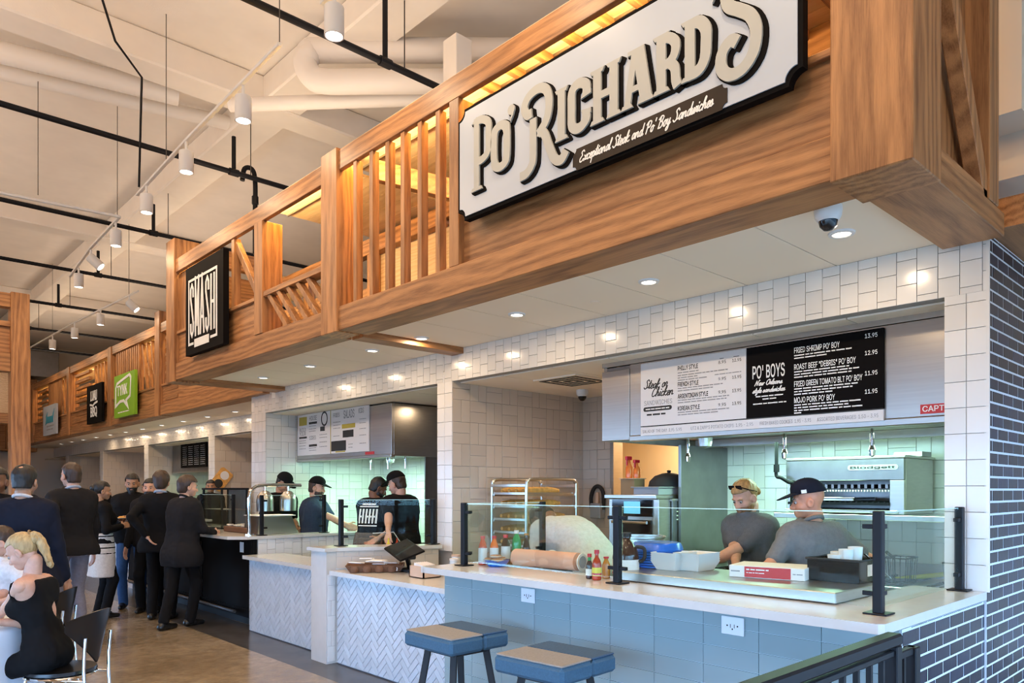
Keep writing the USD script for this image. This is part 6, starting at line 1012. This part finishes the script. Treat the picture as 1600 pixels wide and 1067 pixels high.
        for j in range(4):
            o = (.5 - j / 3) * .062 * s; hb.cone(w + fd * .012 * s + sd * o * .6, w + fd * .088 * s + sd * o, .0135 * s, .0115 * s)
            p0 = w + fd * .088 * s + sd * o; l = (.040, .044, .041, .032)[j] * s; ang = grip * 55; p = p0; dr = fd
            for m in range(3): a = math.radians(ang * (m + .6) * .62); dr = fd * math.cos(a) + n_ * math.sin(a); p2 = p + dr * l * (1, .72, .55)[m]; hb.cone(p, p2, (.0098 - .0008 * m) * s, (.0090 - .001 * m) * s); p = p2
        th0 = w + fd * .03 * s + sd * .026 * s; th1 = th0 + (fd * .6 + sd * .7 + n_ * .35) * .042 * s; th2 = th1 + (fd * .85 + sd * .15 + n_ * .5) * .034 * s; hb.cone(th0, th1, .013 * s, .011 * s).cone(th1, th2, .0105 * s, .0085 * s); hb.cone(w - fd * .02, w + fd * .03 * s, .025 * s, .024 * s)
        pieces.append(W(nets(hb, *hb.box(.01), .0055 if fine else .009)))
    lb = Blob(.03)
    for Hp, k, a in LG: lb.cone(Hp, k, .082 * s * fs, .054 * s * fs).cone(k, a, .052 * s * fs, .034 * s * fs).cone(k + (a - k) * .12 + (0, -.015, 0), k + (a - k) * .4 + (0, -.012, 0), .05 * s * fs, .045 * s * fs)
    trunk = (lambda P: torso(P, -.014)) if pants else (lambda P: smin(torso(P, -.010), lb(P), .04)); lo, hi = torso.box() if pants else (np.minimum(torso.box()[0], lb.box()[0]), np.maximum(torso.box()[1], lb.box()[1])); pieces.append(W(nets(trunk, lo, hi, .02)))
    body = t.part('body', merge(*pieces), 'skin_' + sk, smooth=True)
    # --- face and hair
    for q in (-1, 1):
        sp = lathe([(0, -.0108), (.0078, -.0074), (.0108, 0), (.0078, .0074), (0, .0108)], n=12); o = np.array([q * .031, .0792, .0]); ey = t.part('eye', hw_((sp[0] + o, sp[1])), 'eye_white', smooth=True, parent=body); ir = lathe([(0, -.0080), (.0058, -.0055), (.0080, 0), (.0058, .0055), (0, .0080)], n=10)
        t.part('iris', hw_((ir[0] + o + (0, .0042, -.0014), ir[1])), 'eye_dark', smooth=True, parent=body); t.part('eyebrow', hw_(tube([(q * .016, .0925, .0195), (q * .033, .0905, .0245), (q * .050, .078, .020)], [.0032, .0042, .002], 6)), hairm if hairm != 'hair_blond' else 'hair_gold', parent=body)
    t.part('lips', hw_(merge(tube([(-.023, .0815, -.069), (-.010, .0905, -.066), (0, .0915, -.067), (.010, .0905, -.066), (.023, .0815, -.069)], [.002, .0045, .004, .0045, .002], 6), tube([(-.020, .0825, -.070), (0, .0915, -.0735), (.020, .0825, -.070)], [.002, .005, .002], 6))), 'lips', smooth=True, parent=body)
    sk_ = lambda P, gr: ell(P, (0, -.014, .036), (.075 + gr, .097 + gr, .089 + gr)); hh = .007 if fine else .010; bl, bh = (-.12, -.19, -.15), (.12, .14, .16)
    def hairf(P):
        x, y, z = P.T; gr = .010 if hair != 'thick' else .020; wv = .003 * np.sin(90 * x) * np.sin(70 * y + 40 * z)
        low = {'short': -.075, 'thick': -.085, 'long': -.13, 'up': -.07, 'bald': -.06}.get(hair, -.07); fr = .062 if not female else .066
        A = (fr + .25 * np.maximum(y - .05, 0) * 0) - z; B = np.maximum(y + .012 - .25 * (z + .02), low - z); keep = smin(A, B, .01)
        d = sk_(P, gr if not ponytail else .006) - (0 if ponytail else wv)
        if hair in ('short', 'thick', 'long', 'bald'): d = smin(d, ell(P, (0, -.045, -.035), (.066, .058 + gr, .07)), .02)
        if hair == 'bald': d = np.maximum(d, -ell(P, (0, -.085, .118), (.026, .03, .026)))
        return np.maximum(d, keep)
    if hair: t.part('hair', crumple(hw_(nets(hairf, bl, bh, hh)), .0018, 70, 3), hairm, smooth=True, parent=body)
    if hair == 'up': t.part('bun', hw_(crumple(nets(lambda P: ell(P, (0, -.115, .03), (.042, .038, .042)), (-.06, -.17, -.03), (.06, -.06, .09), hh), .004, 60, 5)), hairm, smooth=True, parent=body)
    if hair == 'manbun': t.part('bun', hw_(crumple(nets(lambda P: np.minimum(ell(P, (0, -.128, -.015), (.034, .034, .036)), ell(P, (0, -.10, -.005), (.022, .03, .022))), (-.06, -.18, -.07), (.06, -.06, .06), hh), .005, 60, 5)), hairm, smooth=True, parent=body)
    if ponytail:
        pt = smooth_path([(0, -.090, .062), (0, -.118, .060), (0, -.132, .02), (0, -.128, -.05), (.004, -.112, -.13), (.008, -.100, -.18)], 5); b_ = Blob(.01)
        for a, b in zip(pt, pt[1:]): b_.cone(a, b, .020 if a[2] > .05 else .026 if a[2] > -.08 else .020, .022 if b[2] > .05 else .026 if b[2] > -.08 else .014)
        for o in (-.02, .02): b_.cone((o * .6, -.125, .02), (o, -.110, -.14), .016, .010)
        t.part('ponytail', hw_(crumple(nets(b_, *b_.box(.02), .007), .004, 70, 8)), hairm, smooth=True, parent=body); t.part('hair_tie', hw_(tube([(.02 * math.cos(a), -.105, .082 + .02 * math.sin(a)) for a in np.arange(12) * math.pi / 6], .006, 6, closed=True)), 'hair_gold', parent=body)
    if beard:
        bb = Blob(.02).ell((0, .030, -.062), (.060, .066, .055)).ell((0, .064, -.100 - .02 * beard), (.034, .030, .03 + .025 * beard))
        t.part('beard', hw_(crumple(nets(lambda P: np.maximum(np.maximum(bb(P, .004), P[:, 2] + .040 + .25 * np.maximum(.08 - P[:, 1], 0) - .55 * np.maximum(.045 - P[:, 1], 0)), np.maximum(-(ell(P, (0, .10, -.069), (.020, .03, .007))), -.012 - P[:, 1])), (-.09, -.03, -.19), (.09, .13, .0), hh), .003, 120, 4)), hairm if hairm != 'hair_gold' else 'hair_ginger', smooth=True, parent=body)
    if cap:
        cp = t.part('cap', hw_(nets(lambda P: np.maximum(smin(sk_(P, .016), ell(P, (0, .0, .085), (.078, .098, .068)), .02), .052 - .10 * (P[:, 1] + .05) * -1 * 0 - P[:, 2]), (-.12, -.15, .02), (.12, .13, .18), .006)), cap, smooth=True)
        def brim(P): y = P[:, 1]; return np.maximum(ell(P - np.stack([0 * y, 0 * y, -.30 * np.maximum(y - .08, 0) - 1.6 * P[:, 0] ** 2], 1), (0, .075, .062), (.082, .125, .008)), .055 - y)
        t.part('brim', hw_(nets(brim, (-.10, .04, -.01), (.10, .22, .09), .005)), cap, smooth=True, parent=cp); t.part('button', hw_(((lambda l: (l[0] + (0, 0, .152), l[1]))(lathe([(0, -.004), (.008, 0), (0, .004)], n=8)))), cap, parent=cp)
    if glasses: t.part('sunglasses', hw_(merge(*[bx(q * .034 - .028, .052, .088, q * .034 + .028, .060, .122, .004) for q in (-1, 1)], *[tube([(q * .062, .055, .105), (q * .085, .02, .07), (q * .082, -.05, .02)], .004, 6) for q in (-1, 1)])), 'black_gloss', parent=body)
    # --- clothes
    rc = .0135 if fine else .018; fold = .006
    if top:
        fr = {'short': .62, 'long': 1.0, 'none': 0}[sleeve]; tb = Blob(.04); tb.prims = list(torso.prims); ar = Blob(.02); lse = .012 if sleeve == 'long' else .020
        for (S, e, w), q in zip(AR, (-1, 1)):
            if sleeve == 'short': m = S + (e - S) * .72; ar.cone(S, m, (.060 + lse * .4) * s * (.8 + .2 * g), (.054 + lse * .3) * s)
            elif sleeve == 'long': ar.cone(S, e, .060 * s * (.85 + .15 * g), .052 * s).cone(e, w - (w - e) / np.linalg.norm(w - e) * .005, .052 * s, .038 * s)
        if tails: tb.cone((-.10 * s, -.005, hz - tails * .5), (.10 * s, -.005, hz - tails * .5), .118 * s * g).cone((-.10 * s, -.005, hz - tails), (.10 * s, -.005, hz - tails), .12 * s * g)
        nc = NB + rot('x', -lean * .8) @ (np.array([0, .02, .055]) * s); hem_z = hem * s + dz; nd = rot('x', -lean * .7) @ np.array([0, -.25, 1.0]); nd /= np.linalg.norm(nd)
        def tf(P):
            d = tb(P, .024 * s) - .012 * np.clip((hz + .12 - P[:, 2]) / .2, 0, 1); d = np.maximum(d, hem_z - P[:, 2]) if not lean or abs(lean) < 60 else d
            if ar.prims: d = smin(d, ar(P), .03)
            return np.maximum(d, (P - nc) @ nd - .0)
        if sleeve == 'none':
            bc = T((.10, -.13, 1.20)); sh_ = [T((q * .075, -.01, 1.36)) for q in (-1, 1)]
            def tf(P):
                d = np.maximum(np.maximum(tb(P, .012 * s), hem_z - P[:, 2]), (P - NB) @ (nd * (1, -1, 1)) + .02)
                for q, S_ in zip((-1, 1), SH): d = np.maximum(d, -(np.linalg.norm(P - S_ - np.array([q * .02, 0, .0]), axis=1) - .098 * s))
                return np.maximum(d, -ell(P, bc, (.11, .10, .075)))
        lo, hi = tb.box(.05)
        if ar.prims: a, b = ar.box(.05); lo, hi = np.minimum(lo, a), np.maximum(hi, b)
        tp = t.part({'long': 'jacket', 'short': 'shirt', 'none': 'top'}[sleeve], W(crumple(nets(tf, lo, hi, rc), fold, 14, len(_nl) + 5)), top, smooth=True)
        if collar: t.part('collar', W(tube([NB + rot('x', -lean * .8) @ (np.array([.066 * math.cos(a), -.004 + .062 * math.sin(a), .040 - .026 * math.sin(a)]) * s) for a in np.arange(20) * math.pi / 10], .013 * s, 8, closed=True)), collar, smooth=True, parent=tp)
    if pants:
        pb = Blob(.03)
        for Hp, k, a in LG: pb.cone(Hp, k, .090 * s * (.7 + .3 * g), .066 * s).cone(k, a + (0, 0, -.02), .064 * s, .058 * s)
        pv = Blob(.05); pv.prims = torso.prims[:2]; ptop = (hem * s + dz + .05) if top and hip is None and not lean else 9.0; pz = max(a[2] for _, _, a in LG)
        pf = lambda P: np.maximum(np.maximum(smin(pv(P, .004), pb(P), .04), P[:, 2] - ptop), -(P[:, 2] - .035) if hip is None else -(P[:, 2] - .05)); lo, hi = pb.box(.05); a, b = pv.box(.03)
        t.part('trousers', W(crumple(nets(pf, np.minimum(lo, a), np.maximum(hi, b), rc), fold, 13, 21)), pants, smooth=True)
    if skirt:
        kn = (LG[0][1] + LG[1][1]) / 2; sb_ = Blob(.05); [sb_.cone((-.085 * s, 0, z), (.085 * s, 0, z), r * s) for z, r in zip(np.linspace(hz + .15, .50 * s, 9), (.098, .108, .118, .124, .126, .126, .125, .124, .123))]
        sp = t.part('skirt', W(crumple(nets(lambda P: np.maximum(np.maximum(sb_(P), .53 * s - P[:, 2]), P[:, 2] - hz - .16), *sb_.box(.03), rc), .003, 14, 7)), skirt, smooth=True)
        for z in (hz + .12, hz + .04, hz - .02, hz - .09): t.part('stripe', W(nets(lambda P: np.maximum(np.maximum(sb_(P, .004), z - .008 - P[:, 2]), P[:, 2] - z - .008), *sb_.box(.03), .009)), 'cloth_black', smooth=40, parent=sp)
    for (Hp, k, a), ft, q in zip(LG, feet, (-1, 1)):
        fwd = np.array([q * .10, 1, 0]); fwd /= np.linalg.norm(fwd); gz = ft[2]; c = np.array([a[0], a[1], gz]); so = Blob(.02).cone(c - fwd * .045 * s + (0, 0, .042), c + fwd * .05 * s + (0, 0, .04), .040 * s, .040 * s).cone(c + fwd * .05 * s + (0, 0, .036), c + fwd * .155 * s + (0, 0, .03), .038 * s, .029 * s).cone(c - fwd * .03 + (0, 0, .04), a + (0, 0, -.0), .036 * s, .042 * s)
        t.part('shoe', W(nets(lambda P: np.maximum(so(P), gz + .004 - P[:, 2]), *so.box(.02), .010 if fine else .014)), shoes, smooth=True)
    if apron:
        t.part('apron', W(nets(lambda P: np.maximum(np.maximum(np.abs(smin(torso(P, .03), lb(P, .04), .05)) - .008, P[:, 2] - (hz + .16)), np.maximum(.52 * s - P[:, 2], np.abs(P[:, 0]) * 0 - P[:, 1] - .25)), np.minimum(torso.box(.06)[0], lb.box()[0]), np.maximum(torso.box(.06)[1], lb.box(.06)[1]), .016)), apron, smooth=True)
    t.HW, t.T, t.W, t.hw, t.torso, t.s = HC, T, W, hw_, torso, s
    return t
def print_on(t, name, shape, mat, u, v, back=True, gap=.032):
    """A print laid over the cloth of a person's back or chest: a flat (x, z) outline pushed on to the trunk."""
    vf = extrude(shape, .002); V_ = vf[0]; g_ = -1 if back else 1; c = t.T((u, 0, v))
    p = np.c_[c[0] - g_ * V_[:, 0] * -1 * -1 if False else c[0] + (V_[:, 0] if back else -V_[:, 0]), np.full(len(V_), c[1] + g_ * .45), c[2] + V_[:, 1]]; thick = V_[:, 2]
    for _ in range(40): p[:, 1] -= g_ * np.maximum(t.torso(p, gap), -.02) * .9
    p[:, 1] += g_ * thick; return t.part(name, t.W((p, vf[1][:, ::-1])), mat)
# ------------------------------------------------------------------ who is there, where the photograph has them
RV, FV = np.array([.7297, -.6838]), np.array([.6838, .7297])
def at(px, d): r = (px - 800) / 1163.0 * d; return tuple(FV * d + RV * r)
def fc(r, f): return tuple(RV * r + FV * f)
pt = lambda px, d, z: (*at(px, d), z)
# the two chefs and the bent man behind the front counter
t = person('young chef with a blond bun, ginger beard and dark grey chef shirt, looking down', (4.88, 2.69), fc(-.85, -.5), 1.67, sk='fair', lean=8, head=(0, -24, 0), hands=[(4.45, 2.85, 1.06), (4.46, 2.58, 1.04)], hair='manbun', hairm='hair_gold', beard=.9, top='cloth_slate', sleeve='short', hem=.80, collar='cloth_slate', glasses=True, apron='cloth_charcoal')
print_on(t, 'chest_logo', sbox(-.045, -.012, .045, .012), 'yellow_label', -.085, 1.30, False, .030); [print_on(t, 'button', Point(0, 0).buffer(.008, quad_segs=3), 'black_matte', q, z, False, .031) for z in (1.16, 1.24, 1.32) for q in (.03,)]
t = person('older chef in a navy cap and grey chef shirt, one hand on his hip', (4.47, 2.06), fc(-.42, .9), 1.645, 1.22, sk='ruddy', lean=4, head=(52, -6, 0), hands=[(4.20, 2.36, 1.035), (4.66, 1.93, .98)], hints=[(-.8, -.6, -.4), (1, -.25, .0)], hair=None, hairm='hair_grey', cap='cloth_navy', top='cloth_grey', sleeve='short', hem=.78, collar='cloth_grey', shoes='leather_black')
t.part('cap_logo', t.hw(bx(-.0895, .012, .055, -.0915, .045, .078)), 'print_white')
person('bent over person in a white shirt behind the roll of butcher paper', (4.50, 3.86), fc(-.55, .8), 1.90, 1.15, sk='brown', lean=74, head=(0, -48, 0), hands=[(4.30, 4.42, .72), (4.75, 4.55, .72)], hair='short', hairm='hair_black', top='cloth_white', sleeve='short', hem=.70, shoes='leather_black')
# the SMASH cooks
t = person('cook in a black shirt with white lettering on his back and a grey apron', (4.84, 7.60), fc(.35, .95), 1.76, 1.05, sk='brown', lean=14, head=(-48, -22, 0), hands=[(5.20, 7.90, 1.02), (5.28, 7.56, 1.02)], hair='short', hairm='hair_black', beard=.5, top='cloth_black', sleeve='short', hem=.86, cap=None, apron='cloth_brown')
bp = unary_union([sbox(-.13 + .045 * k, .0, -.13 + .045 * k + .024, .17) for k in range(6)] + [sbox(-.13, .19, .12, .205), sbox(-.13, -.035, .12, -.02)] + [sbox(-.13 + .045 * k, .07, -.13 + .045 * k + .04, .09) for k in (0, 2, 3, 4)] + [sbox(-.10, .215, .08, .235)]); print_on(t, 'back_print', bp, 'print_white', 0, 1.20)
person('cook in a black cap and black polo, seen from behind, reaching down to the left', (4.93, 7.08), fc(-.72, .62), 1.80, 1.1, sk='fair', lean=10, head=(18, -14, 0), hands=[pt(607, 7.9, 1.10), (4.75, 7.30, 1.05)], hair='short', hairm='hair_brown', cap='cloth_black', top='cloth_black', sleeve='short', hem=.84)
t = person('bearded cook in a navy shirt and black cap, in profile to the right', (4.78, 8.92), fc(.95, -.12), 1.75, 1.25, sk='fair', lean=4, head=(0, -8, 0), hands=[(5.12, 8.62, 1.10), (5.10, 8.50, 1.12)], hair='short', hairm='hair_brown', beard=.6, cap='cloth_black', top='cloth_blue', sleeve='short', hem=.84)
person('cook in a black cap bending behind the two heat lamps', (4.48, 9.35), fc(.8, -.5), 1.82, 1.0, sk='tan', lean=12, head=(0, -22, 0), hands=[(4.6, 8.98, 1.1), (4.35, 9.0, 1.1)], hair='short', hairm='hair_black', cap='cloth_black', top='cloth_black', sleeve='short', fine=False)
# customers in the aisle
person('person in a black hooded jacket leaning on the SMASH counter, seen from behind', at(284, 8.75), fc(.5, .85), 1.76, 1.15, sk='fair', lean=7, head=(-22, -4, 0), hands=[None, (3.52, 9.0, 1.085)], feet=[(*at(255, 8.45), 0), (*at(297, 8.75), 0)], hair='thick', hairm='hair_brown', top='cloth_charcoal', hem=.70, tails=.16, collar='cloth_charcoal', pants='cloth_black')
person('man in a black suit with dark hair, seen from behind, left of the hooded person', at(252, 9.2), fc(-.15, 1), 1.82, 1.0, sk='fair', head=(0, 0, 0), hair='thick', hairm='hair_brown', top='cloth_black', hem=.80, tails=.10, collar='cloth_shirt', pants='cloth_black', hands=[pt(228, 9.0, 1.05), None])
person('bearded man in a black jacket and blue jeans holding a plate, facing the camera', at(207, 10.1), fc(.35, -1), 1.81, 1.15, sk='tan', head=(0, -8, 0), hair='short', hairm='hair_black', beard=.5, top='cloth_black', hem=.84, pants='cloth_jeans', hands=[pt(205, 9.8, 1.20), pt(192, 9.75, 1.20)], grip=.7)
t = Thing('plate', 'white plate held by the bearded man', 'plate', pt(190, 9.68, 1.22)); c = pt(190, 9.65, 1.225); t.part('plate', lathe([(0, 0), (.07, 0), (.11, .012), (.105, .014), (.07, .004), (0, .004)], c, 20), 'paper_white', smooth=40); t.part('food', lathe([(0, .005), (.05, .006), (.03, .03), (0, .035)], c, 12), 'bread')
person('man whose face shows between the bearded man and the black suit', at(235, 9.75), fc(.2, -1), 1.74, sk='fair', fine=False, hair='short', hairm='hair_black', beard=.3, top='cloth_charcoal')
person('dark-haired woman with a bun, black top and cream skirt with black stripes', at(158, 9.3), fc(.62, .7), 1.70, .95, True, sk='tan', head=(-10, -6, 0), hair='up', hairm='hair_black', top='cloth_black', hem=.96, skirt='cloth_cream', pants='cloth_black', hands=[None, pt(190, 9.35, 1.14)])
person('tall man in a dark blazer and grey jeans, in profile to the left', at(112, 8.0), fc(-.85, .5), 1.88, 1.05, sk='fair', head=(8, -2, 0), hair='short', hairm='hair_brown', top='cloth_charcoal', hem=.84, tails=.10, collar='cloth_shirt', pants='cloth_greyjeans', shoes='leather_brown', hands=[pt(92, 7.8, 1.15), None])
person('man in a navy suit with thinning dark hair, his back to the camera', at(38, 5.95), fc(-.12, 1), 1.79, 1.12, sk='tan', head=(0, -4, 0), hair='bald', hairm='hair_black', top='cloth_navy', hem=.80, tails=.12, collar='cloth_white', pants='cloth_navy')
person('dark-haired man in black cut by the left edge of the picture', at(-4, 6.9), fc(.35, -1), 1.80, sk='brown', hair='short', hairm='hair_black', top='cloth_black', hem=.84)
# seated at the round table
bistro_chair('bistro_chair', 'black bistro chair with chrome legs under the blond woman', (*at(96, 4.75), 0), 137)
bistro_chair('bistro_chair', 'black bistro chair partly hidden behind the blond woman', (*at(56, 5.75), 0), 150)
person('blond woman with a ponytail in a black open-back dress, seated at the table', (*at(74, 4.72), 0), fc(-1, -.05), 1.68, .88, True, sk='fair', hip=.555, lean=14, head=(4, -24, 0), hands=[pt(2, 4.9, .78), pt(-6, 4.55, .79)], hints=[(-.6, -.6, -.6), (.6, -.6, -.6)], feet=[pt(6, 4.85, 0), pt(2, 4.65, 0)], hair='up', hairm='hair_blond', ponytail=True, top='cloth_black', sleeve='none', hem=.80, pants='cloth_black')
person('dark-haired woman in a pale top seated behind the blond woman', (*at(34, 5.65), 0), fc(-.8, -.5), 1.66, .9, True, sk='fair', hip=.555, lean=12, head=(0, -22, 0), hands=[pt(0, 5.35, .79), pt(-14, 5.3, .79)], feet=[pt(-20, 5.3, 0), pt(-24, 5.45, 0)], hair='long', hairm='hair_brown', top='cloth_white', sleeve='short', hem=.85, pants='cloth_greyjeans')
person('man in a pale blue shirt seated at the left edge of the picture', (*at(-14, 6.5), 0), fc(.1, -1), 1.76, 1.1, sk='fair', hip=.555, lean=10, hands=[pt(-24, 6.05, .80), pt(0, 6.05, .79)], feet=[pt(-24, 6.05, 0), pt(-4, 6.05, 0)], hair='short', hairm='hair_brown', top='cloth_shirt', hem=.85, pants='cloth_grey', head=(-20, -14, 0))
bistro_chair('bistro_chair', 'black bistro chair under the man in the pale blue shirt', (*at(-14, 6.53), 0), -52)
# far workers
person('far worker with dark hair behind the pale counter left of SMASH', (5.5, 14.25), fc(.3, -1), 1.78, sk='tan', fine=False, hair='short', hairm='hair_black', top='cloth_charcoal')
person('distant worker in white in the second stall left of SMASH', (5.5, 18.05), fc(0, -1), 1.75, sk='tan', fine=False, hair='short', hairm='hair_brown', top='cloth_white'); person('distant worker in black at the third stall left of SMASH', (5.5, 21.6), fc(0, -1), 1.75, sk='tan', fine=False, hair='short', hairm='hair_black', top='cloth_black')
